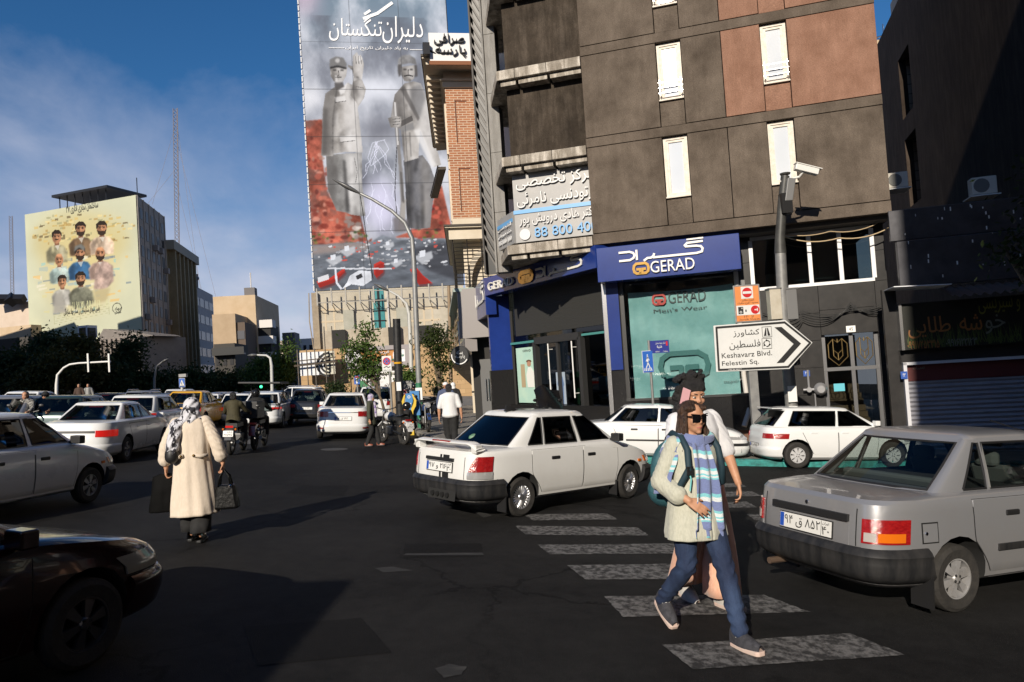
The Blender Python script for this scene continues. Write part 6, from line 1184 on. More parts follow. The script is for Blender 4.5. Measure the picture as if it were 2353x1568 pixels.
 def wheels(s):
  P=s.P;wr,wd=P['wr'],P.get('ww',.17);tr=P['tr'];st=P.get('rim','star')
  for nm,ax in(('r',P['ra']),('f',P['fa'])):
   for sg in(-1,1):
    w=bpy.data.objects.new('wheel',None);COL.objects.link(w);w.parent=s.r;w.location=(ax,sg*tr,wr);w.rotation_euler=(0,0,P.get('steer',0)if nm=='f' else 0)
    b=MB();y0,y1=-wd/2,wd/2;rr=wr*(.60 if st!='mesh' else .62)
    b.lathe([(rr,y0+.01),(wr*.86,y0),(wr*.97,y0+.02),(wr,y0+.045),(wr,y1-.045),(wr*.97,y1-.02),(wr*.86,y1),(rr,y1-.01),(rr*.98,y1-.03),(rr*.98,y0+.03),(rr,y0+.01)],40,'y');t_=b.build('tyre',M_TYRE,w,smooth=35)
    b=MB();f=sg;yo=f*(wd/2-.015)
    b.lathe([(rr,yo),(rr*.93,yo),(rr*.90,yo-f*.03),(rr*.88,yo-f*.07)],36,'y',mi=0);b.lathe([(0,yo-f*.075),(rr*.9,yo-f*.075)],24,'y',mi=1)
    if st=='mesh':
     for i in range(24):
      a=i*math.pi/12
      for d in(-.13,.13):b.tube([(rr*.28*math.cos(a),yo-f*.02,rr*.28*math.sin(a)),(rr*.6*math.cos(a+d*.6),yo-f*.01,rr*.6*math.sin(a+d*.6)),(rr*.92*math.cos(a+d),yo-f*.02,rr*.92*math.sin(a+d))],.0085,4)
     b.lathe([(0,yo),(rr*.22,yo),(rr*.3,yo-f*.02),(rr*.3,yo-f*.07)],18,'y')
    else:
     k={'star':6,'five':5,'seven':7,'steel':8}[st];r0,r1=rr*.16,rr*.92
     for i in range(k):
      a=i*2*math.pi/k+.3;w0,w1=(.42,.24)if st in('star','five')else(.5,.27)
      q=lambda r,da,yy:(r*math.cos(a+da),yy,r*math.sin(a+da));b.hexa([q(r0,-w0*1.2,yo-f*.005),q(r1,-w1,yo-f*.012),q(r1,w1,yo-f*.012),q(r0,w0*1.2,yo-f*.005)],[q(r0,-w0*1.2,yo-f*.05),q(r1,-w1*.9,yo-f*.05),q(r1,w1*.9,yo-f*.05),q(r0,w0*1.2,yo-f*.05)])
     b.lathe([(0,yo+f*.006),(rr*.2,yo+f*.004),(rr*.27,yo-f*.01),(rr*.27,yo-f*.06)],18,'y')
     for i in range(4):a=i*math.pi/2+.6;b.ball((rr*.19*math.cos(a),yo+f*.003,rr*.19*math.sin(a)),(.013,.008,.013),6,4,1)
    b.build('rim',[P.get('rimm',M_COVER),M_WELL],w,smooth=30)
 # --- patches on the body
 def side_patch(s,name,poly,off,m_,sg=-1,nx=14,nz=8,edge=None,parent=None,taper=.9):
  """polygon of (x, z) (each height one span) laid on the body side"""
  zs=[p[1]for p in poly];z0,z1=min(zs),max(zs);mb=MB();rows=[]
  for j in range(nz+1):
   z=z0+(z1-z0)*min(.9999,max(.0001,j/nz));xs=[]
   for(xa,za),(xb,zb_)in zip(poly,poly[1:]+poly[:1]):
    if(za>z)!=(zb_>z):xs.append(xa+(xb-xa)*(z-za)/(zb_-za))
   if len(xs)>=2:rows.append((z,min(xs),max(xs)))
  def grid(o_,pad,mi):
   vs=[(xa-pad+(xb-xa+2*pad)*i/nx,0,z+(pad if r==len(rows)-1 else-pad if r==0 else 0))for r,(z,xa,xb)in enumerate(rows)for i in range(nx+1)]
   vs=[(x,sg*(s.Y(x,z)+o_),z)for x,_,z in vs];w=nx+1;f=[(j*w+i,j*w+i+1,(j+1)*w+i+1,(j+1)*w+i)for j in range(len(rows)-1)for i in range(nx)];mb.add(vs,f,mi)
   if o_>.004:
    bd=[i for i in range(w)]+[(j+1)*w+nx for j in range(len(rows)-1)]+[(len(rows)-1)*w+nx-1-i for i in range(nx)]+[(len(rows)-2-j)*w for j in range(len(rows)-1)];b0=len(mb.v)-len(vs);n_=len(bd);inn=[(vs[i][0],sg*(s.Y(vs[i][0],vs[i][2])-.004),vs[i][2])for i in bd];k=len(mb.v);mb.v+=inn
    for i in range(n_-1):mb.f.append((b0+bd[i],b0+bd[i+1],k+i+1,k+i));mb.m.append(mi)
  if edge:grid(.0015,.011,1)
  grid(off,0,0);o=mb.build(name,[m_,edge or m_],parent or s.r);shade(o.data,30);return o
 def end_patch(s,name,end,q0,q1,z0,z1,off,m_,nq=14,nz=4,prof=None,parent=None,shape=None,smooth=40):
  """patch on the front/rear between distances q0..q1 from the centre; prof(v) scales the stand-off, shape(u, v) may bend (q, z)"""
  def f(u,v):
   q,z=q0+(q1-q0)*u,z0+(z1-z0)*v
   if shape:q,z=shape(u,v,q,z)
   return s.wrap(q,z,end,off*(prof(v)if prof else 1))
  mb=MB();mb.grid(f,nq,nz);w=nq+1;bd=[i for i in range(w)]+[(j+1)*w+nq for j in range(nz)]+[nz*w+nq-1-i for i in range(nq)]+[(nz-1-j)*w for j in range(nz)]
  k=len(mb.v)
  for i in bd:
   u,v=(i%w)/nq,(i//w)/nz;q,z=q0+(q1-q0)*u,z0+(z1-z0)*v
   if shape:q,z=shape(u,v,q,z)
   mb.v.append(tuple(s.wrap(q,z,end,-.01)))
  for i in range(len(bd)-1):mb.f.append((bd[i],bd[i+1],k+i+1,k+i));mb.m.append(0)
  o=mb.build(name,m_,parent or s.r);shade(o.data,smooth);return o
 def bumper(s,end,z0,z1,q,off,m_,name='bumper'):
  pts,L_=s.outline((z0+z1)/2,end);xa=(s.P['ra']-s.P['wr']-.075)if end=='r' else(s.P['fa']+s.P['wr']+.075)
  q=min(q,next(l_ for(x,y),l_ in zip(pts,L_)if(x>xa if end=='r' else x<xa)))
  return s.end_patch(name,end,-q,q,z0,z1,off,m_,48,10,lambda v:min(1,5*v+.1)*(min(1,6*(1-v)+.15)if v<.8 else min(1,5*(1-v)+.25))*(.9+.1*(abs(v-.72)>.025)))
 def plate(s,txt,z,end='r',y=0,hw=.26,hh=.056,off=.02,small=('۴۰','ایران')):
  p=s.wrap(y,z,end,off);p1=s.wrap(y,z+.05,end,off);up=(p1-p).normalized();mw=frame(p,Vector((0,-1 if end=='r' else 1,0)),up);o=bpy.data.objects.new('number_plate',None);COL.objects.link(o);o.parent=s.r;o.matrix_local=mw;o.rotation_mode='XYZ'
  b=MB();b.box(-hw,hw,0,.012,-hh,hh,0);b.box(-hw-.008,hw+.008,.004,.014,-hh-.008,hh+.008,2);b.box(-hw+.004,-hw+.05,-.002,0,-hh+.004,hh-.004,1);b.box(hw-.112,hw-.109,-.002,0,-hh+.004,hh-.004,2);b.build('panel',[M_PLW,M_PLB,M_TRIM],o)
  text(txt,ltr=True,box=(-hw+.06,hw-.122,-hh*.72,hh*.72),m_=M_INK,parent=o,b=-.002,ext=.001,bold=.03)
  if s.det>1:text(small[0],(hw-.10,hw-.02,-hh*.8,hh*.25),M_INK,o,b=-.002,ext=.001,bold=.03);text(small[1],(hw-.1,hw-.02,hh*.45,hh*.85),M_INK,o,b=-.002,ext=.001,bold=.01)
  return o
 def mirrors(s,x,z,m_,y=None):
  y=y or s.Y(x,z-.06)+.09
  for sg in(-1,1):b=MB();b.box(x-.05,x+.07,sg*y-.085,sg*y+.085,z-.055,z+.065);b.box(x,x+.05,sg*(y-.16)-.07,sg*(y-.16)+.07,z-.05,z-.02);b.build('wing_mirror',m_,s.r,bevel=.045)
 def seats(s,xs,zf,head=True):
  for x,ys,w in xs:
   for y in ys:
    b=MB();b.hexa([(x,y-w,zf),(x+.16,y-w,zf),(x+.16,y+w,zf),(x,y+w,zf)],[(x-.12,y-w*.85,zf+.22),(x-.02,y-w*.85,zf+.22),(x-.02,y+w*.85,zf+.22),(x-.12,y+w*.85,zf+.22)]);o=b.build('seat',M_SEAT,s.r,bevel=.04);
    if head and w>.2:b=MB();b.box(x-.15,x-.06,y-.11,y+.11,zf+.20,zf+.34);b.build('headrest',M_SEAT,o,bevel=.04)
 def handle(s,x,z,sg,m_=None,parent=None):
  y=s.Y(x,z);b=MB();b.box(x-.085,x+.085,sg*(y+.004)-.012,sg*(y+.004)+.018*1,z-.022,z+.026);o=b.build('door_handle',m_ or M_TRIM,parent or s.r,bevel=.012);return o
def carmat(pt,local,ang,scale=1.0):
 h=gR*math.cos(R(ang))+gF*math.sin(R(ang));m_=frame(pt,h,GN)@Matrix.Scale(scale,4);return m_@Matrix.Translation(-Vector((local[0],local[1],0)))
# --- specifications
PRIDE=dict(n=7,xc=.75,wr=.275,tr=.70,ra=-1.17,fa=1.175,rings=[(-1.88,.225,1.74,.20,.70),(-1.96,.265,1.82,.23,.765),(-2.0,.37,1.86,.34,.785),(-2.015,.50,1.87,.47,.80),(-2.015,.60,1.865,.58,.804),(-2.0,.78,1.83,.66,.796),(-1.985,.895,1.77,.705,.785),(-1.95,.930,1.66,.745,.765),(-1.72,.948,1.40,.83,.742),(-1.40,.962,1.03,.92,.705)],
 gh=dict(z=(.950,1.375,1.445),rear=(-1.40,-.80),front=(1.03,.36),w=(.705,.565),rf=.86,ff=.9,cols=[(-1.30,-.74,'p'),(-1.00,-.655,'q'),(-.70,-.615,'p'),(-.655,-.575,'rd'),(.03,.0,'p'),(.12,.05,'fd'),(.80,.315,'p'),(.97,.36,'p')],glass={'*':M_GLASSD}))
def dress_pride(c,trimm,bumpm,lamps,plate_txt,strip=None,both=True,small=('۴۰','ایران'),gapless=False):
 for sg in(-1,1):
  d1=c.side_patch('door',[(-.98,.58),(-.83,.40),(-.74,.24),(.04,.24),(.06,.40),(.06,.90),(-.98,.90)],.005,c.pm,sg,18,10,GAPM);c.handle(-.52,.775,sg,parent=d1)
  d2=c.side_patch('door',[(.085,.24),(.80,.24),(.83,.40),(.86,.60),(.86,.86),(.85,.895),(.085,.90)],.005,c.pm,sg,18,10,GAPM);c.handle(.25,.775,sg,parent=d2)
  if strip:
   for x0,x1,par in((-.72,.03,d1),(.10,.80,d2)):c.side_patch('rub_strip',[(x0,.475),(x1,.475),(x1,.53),(x0,.53)],.022,strip,sg,8,3,parent=par)
  c.side_patch('wheel_arch_lip',[(-1.52,.30),(-1.50,.31),(-1.50,.33),(-1.52,.33)],.004,c.pm,sg,2,2)
  o=c.side_patch('side_indicator',[(1.38,.585),(1.46,.585),(1.46,.625),(1.38,.625)],.012,M_LAMB,sg,4,2)
 c.bumper('r',.27,.555,1.52,.065,bumpm);c.bumper('f',.22,.52,1.45,.06,bumpm)
 for sg in(-1,1): # head lamps
  c.end_patch('headlight','f',sg*.36,sg*.86,.555,.685,.012,M_LCLR,14,4);c.end_patch('front_indicator','f',sg*.865,sg*.925,.58,.67,.013,M_LAMB,6,3)
 for q in(-.525,.525):c.end_patch('boot_seam','r',q-.004,q+.004,.56,.855,.003,GAPM,2,6)
 c.end_patch('grille','f',-.33,.33,.57,.68,.010,M_TRIM,10,3);c.mirrors(.80,1.0,M_TRIM)
 s_=MB();hx=.62;s_.lathe([(.17,-.012),(.185,0),(.17,.012),(.158,0),(.17,-.012)],20,'x',(hx,.33,.99));s_.build('steering_wheel',M_TRIM,c.r);c.seats([(-.05,(-.33,.33),.22)],.90)
 m2=MB();m2.hexa([(-.98,-.6,.90),(-.85,-.6,.90),(-.85,.6,.90),(-.98,.6,.90)],[(-1.06,-.52,1.03),(-.98,-.52,1.05),(-.98,.52,1.05),(-1.06,.52,1.03)]);m2.build('rear_seat',M_SEAT,c.r,bevel=.03)
 m2=MB();m2.box(.55,.98,-.6,.6,.93,.99);m2.build('dashboard',M_TRIM,c.r,bevel=.02);m2=MB();m2.box(-1.36,-1.08,-.62,.62,.94,.965);m2.build('parcel_shelf',mat('shelf_cloth',(.12,.12,.13),.9),c.r)
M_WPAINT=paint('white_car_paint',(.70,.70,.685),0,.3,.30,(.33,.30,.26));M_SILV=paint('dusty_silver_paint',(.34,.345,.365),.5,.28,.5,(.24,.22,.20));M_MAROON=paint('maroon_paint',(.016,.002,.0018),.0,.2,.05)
# 1. white sedan with black stripes and rear spoiler
SP=dict(PRIDE,rim='mesh',rimm=M_RIM,steer=R(6));c=Car(SP,carmat(G(1193,1187),(-1.17,-.72),42,1.0),'sedan','white old sedan with a rear spoiler, tinted glass and twin black stripes',M_WPAINT).build()
dress_pride(c,None,M_BUMP,None,'')
for sg in(-1,1): # upright lamps, wider at the bottom, clear lower third
 shp=lambda u,v,q,z,sg=sg:(q+sg*(.05*(1-v)-.02)*u,z-.02*u*(1-v))
 t=c.end_patch('tail_light','r',sg*.60,sg*.93,.665,.865,.014,M_LRED,12,5,shape=lambda u,v,q,z,sg=sg:(q-sg*.12*(v**1.5)*(1-u)*-1*.8,z));c.end_patch('reverse_lens','r',sg*.58,sg*.94,.57,.662,.014,M_LCLR,12,3,parent=t)
 c.side_patch('quarter_seam',[(-1.62,.545),(-1.612,.545),(-1.612,.56),(-1.62,.56)],.003,GAPM,sg,1,1)
c.plate('۹۷ و ۲۱۶',.70,hw=.29,hh=.062,small=('۳۰','ایران'));c.end_patch('plate_bar','r',-.31,.31,.785,.825,.03,M_TRIM,10,3)
for q0,q1 in((.02-.30,-.10+.03),(.03-.05,.0)):pass
for z0,z1 in((.55,.63),(.80,.865)):
 c.end_patch('black_stripe','r',-.20,-.06,z0,z1,.004,M_TRIM,4,3);c.end_patch('black_stripe','r',-.03,.01,z0,z1,.004,M_TRIM,3,3)
b=MB()
def spf(u,v):
 y=-.72+1.44*u;e=abs(2*u-1);a=v*2*math.pi;d=.0 if e<.8 else(e-.8)/.2;return(-1.90-.02*(1-e)+.085*math.cos(a)+.03*d,y,1.045-.085*d**1.4+.019*math.sin(a)+.03*math.cos(a)*.3)
b.grid(spf,40,14);sp_=b.build('spoiler',M_WPAINT,c.r,smooth=180);b=MB()
for sg in(-1,1):b.hexa([(-1.93,sg*.60,.91),(-1.80,sg*.60,.93),(-1.80,sg*.70,.93),(-1.93,sg*.70,.91)],[(-1.95,sg*.60,1.04),(-1.84,sg*.60,1.04),(-1.84,sg*.72,1.03),(-1.95,sg*.72,1.03)])
b.build('spoiler_foot',M_WPAINT,sp_,bevel=.01);b=MB();b.box(-1.995,-1.97,-.2,.2,1.035,1.06);b.build('brake_light',M_LRED,sp_)
b=MB() # roof stripes and shark-fin aerial
for y0,y1 in((-.16,.0),(.04,.08)):b.grid(lambda u,v:(-.70+.95*u,-(y0+(y1-y0)*v),1.4585-.016*(2*u-1)**2*1.6+(.0 if .05<u<.95 else-.006)),14,2)
b.build('roof_stripe',M_TRIM,c.r);b=MB();b.prism([(-.80,1.42),(-.58,1.44),(-.60,1.455),(-.78,1.51)],-.02,.02);b.build('aerial_fin',M_TRIM,c.r)
b=MB();b.grid(lambda u,v:(-2.095+.02*v,-.45+.62*u,.27+.13*v),8,3);b.build('diffuser',M_WELL,c.r);b=MB()
for k in range(4):b.tube([(-2.11,.05-k*.11,.335),(-1.95,.05-k*.11,.335)],.035,10)
b.build('exhaust_tip',mat('dark_steel',(.08,.08,.08),.3,metal=.8),c.r)
for sg in(-1,1):
 b=MB();b.box(-1.50,-1.485,sg*.72-.09,sg*.72+.09,.10,.34);b.build('mud_flap',M_TRIM,c.r);b=MB();b.box(.83,.845,sg*.72-.08,sg*.72+.08,.10,.33);b.build('mud_flap',M_TRIM,c.r)
b=MB();b.ball((-1.15,.25,1.03),(.14,.09,.07),10,6);b.build('green_bag',mat('green_fabric',(.03,.16,.06),.7,col2=(.2,.3,.22),scale=12),c.r)
# 2. dusty silver sedan
GL2=dict(PRIDE['gh']);GL2['glass']={'*':glassmat('clear_car_glass',(.58,.64,.63),.02),'rear':glassmat('rear_car_glass',(.66,.72,.70),.015)};GL2['roofm']=None
c=Car(dict(PRIDE,rim='star',rimm=M_COVER,gh=GL2),carmat(G(2205,1410),(-1.17,-.78),22,1.0),'sedan','dusty silver old sedan with dented boot and grey plastic wheel covers',M_SILV).build();dress_pride(c,None,M_BUMP,None,'',strip=M_BUMP)
for sg in(-1,1):
 t=c.end_patch('tail_light','r',sg*.575,sg*.945,.595,.785,.016,M_LRED,14,5);c.end_patch('amber_lens','r',sg*.69,sg*.90,.610,.68,.021,M_LAMB,10,3,parent=t);c.end_patch('reverse_lens','r',sg*.595,sg*.68,.610,.68,.021,mat('milky_lens',(.38,.35,.33),.3),5,3,parent=t);c.end_patch('lamp_surround','r',sg*.57,sg*.96,.555,.592,.008,M_SILV,12,2)
c.plate('۹۴ ق ۸۵۲',.645,hw=.30,hh=.064,small=('۴۰','ایران'));c.end_patch('plate_bar','r',-.46,.40,.745,.80,.03,M_TRIM,14,4);c.end_patch('plate_recess','r',-.46,.44,.555,.74,.003,M_SILV,14,5)
b=MB();p=c.wrap(0,.835,'r',.0);b.lathe([(0,-.012),(.017,-.012),(.02,.0)],14,'x',(p.x,0,.835));b.build('boot_lock',M_CHROME,c.r)
fl_=c.side_patch('fuel_flap',[(-1.56,.60),(-1.41,.60),(-1.41,.745),(-1.56,.745)],.004,M_SILV,-1,6,6,GAPM);b=MB();b.lathe([(0,0),(.014,0),(.016,.01)],10,'y',(-1.53,-(c.Y(-1.53,.67)+.012),.67));b.build('lock',M_CHROME,fl_)
for sg in(-1,1):b=MB();b.box(-1.53,-1.51,sg*.73-.1,sg*.73+.1,.08,.34);b.build('mud_flap',M_TRIM,c.r)
b=MB();b.tube([(-2.06,.42,.24),(-1.8,.42,.24)],.03,10);b.build('exhaust_pipe',mat('rusty_steel',(.16,.11,.08),.6,metal=.5),c.r);b=MB();b.box(.33,.36,-.13,.13,1.24,1.31);b.build('inside_mirror',M_SEAT,c.r,bevel=.02);b=MB();b.tube([(.25,-.40,1.42),(-.25,-.44,1.53)],.005,5);b.build('aerial',M_TRIM,c.r)
# 3. white old sedan at the left edge, heading away
c=Car(dict(PRIDE,rim='star',rimm=M_COVER,steer=R(2)),carmat(G(205,1156),(1.175,-.76),80,1.0),'sedan','white old sedan cut off by the left edge, seen from its right side in shade',paint('white_car_paint_clean',(.66,.67,.68),0,.25,.15)).build();dress_pride(c,None,M_BUMP,None,'');c.plate('۲۱ د ۳۴۵',.7)
for sg in(-1,1):c.end_patch('tail_light','r',sg*.60,sg*.93,.60,.86,.014,M_LRED)
# 4. maroon saloon in the foreground
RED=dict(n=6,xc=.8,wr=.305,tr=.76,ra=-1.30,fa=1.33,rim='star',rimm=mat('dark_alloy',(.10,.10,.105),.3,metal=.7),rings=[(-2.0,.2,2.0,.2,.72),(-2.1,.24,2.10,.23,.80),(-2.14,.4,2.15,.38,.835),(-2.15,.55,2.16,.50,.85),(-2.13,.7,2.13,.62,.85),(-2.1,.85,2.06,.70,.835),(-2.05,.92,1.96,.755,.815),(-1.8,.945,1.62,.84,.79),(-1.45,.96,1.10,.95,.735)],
 gh=dict(z=(.95,1.36,1.42),rear=(-1.5,-.9),front=(1.10,.35),w=(.735,.58),cols=[(-1.35,-.85,'p'),(-1.1,-.75,'rd'),(-.02,.0,'p'),(.06,.05,'fd'),(.85,.3,'p'),(1.02,.36,'p')],glass={'*':M_GLASSD}))
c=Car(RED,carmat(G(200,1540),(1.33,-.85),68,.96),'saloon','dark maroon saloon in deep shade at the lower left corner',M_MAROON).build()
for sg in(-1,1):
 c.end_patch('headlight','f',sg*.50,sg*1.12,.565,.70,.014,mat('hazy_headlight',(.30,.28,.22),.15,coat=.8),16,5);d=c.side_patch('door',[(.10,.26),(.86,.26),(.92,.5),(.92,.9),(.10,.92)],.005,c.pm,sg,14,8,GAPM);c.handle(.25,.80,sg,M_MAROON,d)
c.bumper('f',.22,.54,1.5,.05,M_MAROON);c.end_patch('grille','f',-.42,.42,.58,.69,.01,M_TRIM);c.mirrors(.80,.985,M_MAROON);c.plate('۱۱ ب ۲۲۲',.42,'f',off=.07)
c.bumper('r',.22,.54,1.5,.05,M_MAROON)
# --- generic traffic shapes
def gsedan(L_=4.5,W_=.86,H=1.47,tail=.95,nose=.80):
 h=L_/2;return dict(n=5.5,xc=.8,wr=.31,tr=W_-.1,ra=-1.3,fa=1.32,rings=[(-h+.15,.2,h-.15,.2,W_-.12),(-h+.04,.26,h-.05,.24,W_-.04),(-h,.42,h,.40,W_-.01),(-h+.01,.58,h-.01,.52,W_),(-h+.04,.75,h-.05,.66,W_-.005),(-h+.06,.90,h-.14,.74,W_-.02),(-h+.10,tail,h-.26,nose,W_-.04),(-h+.35,tail+.03,h-.6,.89,W_-.07),(-h+.62,tail+.05,1.12,.97,W_-.12)],
  gh=dict(z=(.985,H-.07,H),n=7,rear=(-h+.55,-1.0),front=(1.15,.30),w=(W_-.115,.60),rf=.84,bowr=.1,cols=[(-h+.75,-.92,'p'),(-1.25,-.86,'rd'),(-.12,-.08,'p'),(-.04,-.02,'fd'),(.85,.24,'p'),(1.05,.30,'p')],glass={'*':M_GLASSC}))
def ghatch(L_=4.0,W_=.86,H=1.5,suv=0,wr=.31):
 h=L_/2;z=suv;return dict(n=5.5,xc=.75,wr=wr,tr=W_-.1,ra=-h+.75,fa=h-.78,rings=[(-h+.15,.2+z,h-.15,.2+z,W_-.12),(-h+.04,.26+z,h-.05,.24+z,W_-.04),(-h,.42+z,h,.40+z,W_-.01),(-h+.01,.58+z,h-.02,.52+z,W_),(-h+.03,.75+z,h-.07,.64+z,W_-.005),(-h+.05,.90+z,h-.2,.74+z,W_-.02),(-h+.08,.96+z,h-.4,.84+z,W_-.06),(-h+.14,.985+z,.95,.97+z,W_-.11)],
  gh=dict(z=(.975+z,H-.07,H),n=8,rear=(-h+.12,-h+.50),front=(1.0,.22),w=(W_-.105,.61),rf=.86,bowr=.05,cols=[(-h+.30,-h+.62,'p'),(-h+.55,-h+.74,'rd'),(-.22,-.16,'p'),(-.14,-.10,'fd'),(.72,.14,'p'),(.9,.2,'p')],glass={'*':M_GLASSC}))
def dress(c,h,lamp=(.45,.86,.70,.84),lm=None,plate=None,pz=.62,rails=False,brake=False,h2=None,strip=False,bz=(.24,.5),bm=None):
 for sg in(-1,1):
  t=c.end_patch('tail_light','r',sg*lamp[0],sg*lamp[1],lamp[2],lamp[3],.016,lm or M_LRED,12,4);c.end_patch('headlight','f',sg*.42,sg*1.02,.62+h,.73+h,.012,M_LCLR,12,3)
  gx=c.P['gh']['cols'];xB=gx[2][0];z1=c.P['gh']['z'][0]-.05
  d=c.side_patch('door',[(c.P['ra']+.42,.28+h),(xB+.02,.26+h),(xB+.02,z1),(c.P['ra']+.10,z1),(c.P['ra']+.20,.7+h)],.004,c.pm,sg,12,8,GAPM);c.handle(xB-.55,.84+h,sg,c.pm if not strip else M_TRIM,d)
  d=c.side_patch('door',[(xB+.045,.26+h),(c.P['fa']-.42,.26+h),(c.P['fa']-.36,.7+h),(c.P['fa']-.42,z1-.02),(xB+.045,z1)],.004,c.pm,sg,12,8,GAPM);c.handle(xB+.20,.84+h,sg,c.pm if not strip else M_TRIM,d)
  if strip:c.side_patch('rub_strip',[(xB-.75,.56),(c.P['fa']-.45,.56),(c.P['fa']-.45,.60),(xB-.75,.60)],.018,M_TRIM,sg,12,2)
  if rails:b=MB();zt=c.P['gh']['z'][2];x0=c.P['gh']['rear'][1];b.tube([(x0+.15,sg*.56,zt-.03),(x0+.3,sg*.56,zt+.05),(.1,sg*.56,zt+.05),(.25,sg*.56,zt-.03)],.016,6);b.build('roof_rail',M_STEEL,c.r)
 c.bumper('r',bz[0]+h,bz[1]+h,1.4,.03,bm or c.pm);c.bumper('f',.24+h,.5+h,1.4,.03,bm or c.pm);c.end_patch('grille','f',-.38,.38,.60+h,.70+h,.01,M_TRIM,8,3);c.mirrors(.78,1.06+h,c.pm if not strip else M_TRIM);c.plate(plate or '۲۴ م ۶۱۸',pz,small=('۴۷','ایران'))
 if brake:g=c.P['gh'];p=c.pt(('r',.0),.88,1);b=MB();b.box(p.x+.04,p.x+.06,-.16,.16,p.z-.015,p.z+.015);b.build('brake_light',M_LREDON,c.r)
 c.seats([(-.2,(-.36,.36),.22)],c.P['gh']['z'][0]-.06)
W2=paint('white_traffic_paint',(.70,.71,.71),0,.22,.12);GREYP=paint('graphite_paint',(.03,.031,.035),.4,.22,.2);SILP=paint('silver_traffic_paint',(.33,.34,.36),.6,.3,.2);YELP=paint('taxi_yellow_paint',(.62,.33,.02),0,.25,.15);TEALP=paint('dark_teal_paint',(.03,.055,.055),.3,.25,.2)
# 5. 206-like parked cars on the right
s2=dict(gsedan(4.15,.83,1.45,.98),rim='steel',rimm=M_COVER,wr=.29);c=Car(s2,carmat(G(1650,1070),(1.32,-.80),-12,.92),'hatchback_saloon','white saloon parked at the kerb behind the two walking women',W2).build();dress(c,0,(.42,.95,.72,.86),strip=True,plate='۶۶ ن ۴۱۲')
c.end_patch('bumper_trim','f',-1.1,1.1,.47,.53,.045,M_TRIM,20,3)
for sg in(-1,1):b=MB();p=c.wrap(sg*.78,.36,'f',.03);b.lathe([(0,.01),(.045,.01),(.05,0)],12,'x',tuple(p));b.build('fog_lamp',M_LCLR,c.r)
s2=dict(ghatch(3.85,.83,1.45),rim='steel',rimm=mat('silver_wheel_cover',(.55,.55,.56),.4,metal=.2));s2['gh']=dict(s2['gh'],glass={'*':M_GLASSD});c=Car(s2,carmat(G(1834,1077),(-1.175,-.80),2,.90),'hatchback','small white hatchback parked at the teal kerb behind the silver sedan',W2).build();dress(c,0,(.46,1.12,.70,.82),plate='۵۳ ص ۹۱۸',pz=.5)
b=MB();b.box(-1.66,-1.40,-.5,.5,1.40,1.425);b.build('roof_spoiler',W2,c.r,bevel=.01);c.end_patch('fuel_cap','r',-1.27,-1.13,.72,.86,.003,W2,6,6)
# 6. the queue on the left half of the street
def traffic(px,py,ang,kind,m_,label,lamp=None,plate=None,rails=False,brake=False,sc=1.0,local=None,name=None,lit=False,group=None,pz=.62,bm=None):
 sp={'sedan':gsedan(),'big':gsedan(4.65,.89,1.47,1.0),'hatch':ghatch(4.05,.87,1.53),'suv':ghatch(4.35,.90,1.64,.07,.34),'small':ghatch(3.7,.82,1.46)}[kind];sp['rim']='five'
 c=Car(sp,carmat(G(px,py),local or(sp['ra'],0),ang,sc),name or{'sedan':'sedan','big':'sedan','hatch':'hatchback','small':'hatchback','suv':'suv'}[kind],label,m_,group,detail=1).build()
 dress(c,.07 if kind=='suv' else 0,lamp or(.44,1.0,.70,.86),M_LREDON if lit else None,plate,pz,rails,brake,bm=bm);return c
c=traffic(286,1061,97,'big',W2,'white sedan with a dark band above the plate, brake lamp glowing in its rear window',(.50,1.08,.68,.83),'۱۹ س ۵۹۳',brake=True,local=(-1.3,-.80),sc=.94,pz=.66,lit=True);c.end_patch('dark_band','r',-.48,.48,.77,.82,.012,M_TRIM,10,3)
c=traffic(372,1020,97,'small',W2,'white hatchback with tall red lamps just ahead of the dark band sedan',(.56,.83,.62,.93),brake=True,local=(-1.1,-.76),lit=True)
c=traffic(735,1007,99,'big',W2,'white sedan with wide oval red lamps in the middle of the street',(.46,1.06,.74,.90),'۲۷ ق ۱۸۶',local=(-1.3,.80),pz=.68);c.end_patch('chrome_bar','r',-.46,.46,.86,.875,.02,M_CHROME,10,2)
for sg in(-1,1):c.end_patch('reflector','r',sg*.60,sg*.84,.36,.40,.04,M_LRED,6,2)
c=traffic(707,975,100,'suv',GREYP,'dark grey hatchback ahead of the white oval lamp sedan',(.50,1.05,.80,.94),'۷۶ ل ۱۲۳',brake=True,pz=.76,sc=.92,bm=GREYP)
for sg in(-1,1):c.end_patch('reflector','r',sg*.58,sg*.86,.46,.50,.05,M_LRED,6,2)
traffic(676,948,172,'suv',W2,'white sport utility car crossing sideways beyond the dark grey hatchback',rails=True,local=(0,0),sc=.92)
c=traffic(603,984,99,'sedan',W2,'white sedan with thin glowing lamps beside the motorcycles',(.42,1.1,.80,.88),lit=True,sc=.96)
traffic(862,972,99,'suv',W2,'white sport utility car parked at the pavement behind the bare tree trunk',(.52,1.1,.82,1.0),rails=True,sc=.98)
traffic(905,950,20,'sedan',W2,'white car parked beyond the pavement in front of the stone building',local=(0,0),sc=.9);traffic(420,986,97,'sedan',YELP,'yellow taxi in the queue behind the woman in the beige coat',brake=True,lit=True)
traffic(140,1026,97,'small',TEALP,'dark green grey hatchback left of the dark band sedan',lit=True);traffic(108,1004,97,'sedan',W2,'white sedan half hidden behind the dark green grey hatchback',sc=.92);traffic(-8,1034,97,'sedan',SILP,'silver sedan at the left edge beyond the shaded white sedan');traffic(36,990,97,'sedan',W2,'pale sedan at the left edge ahead of the silver sedan')
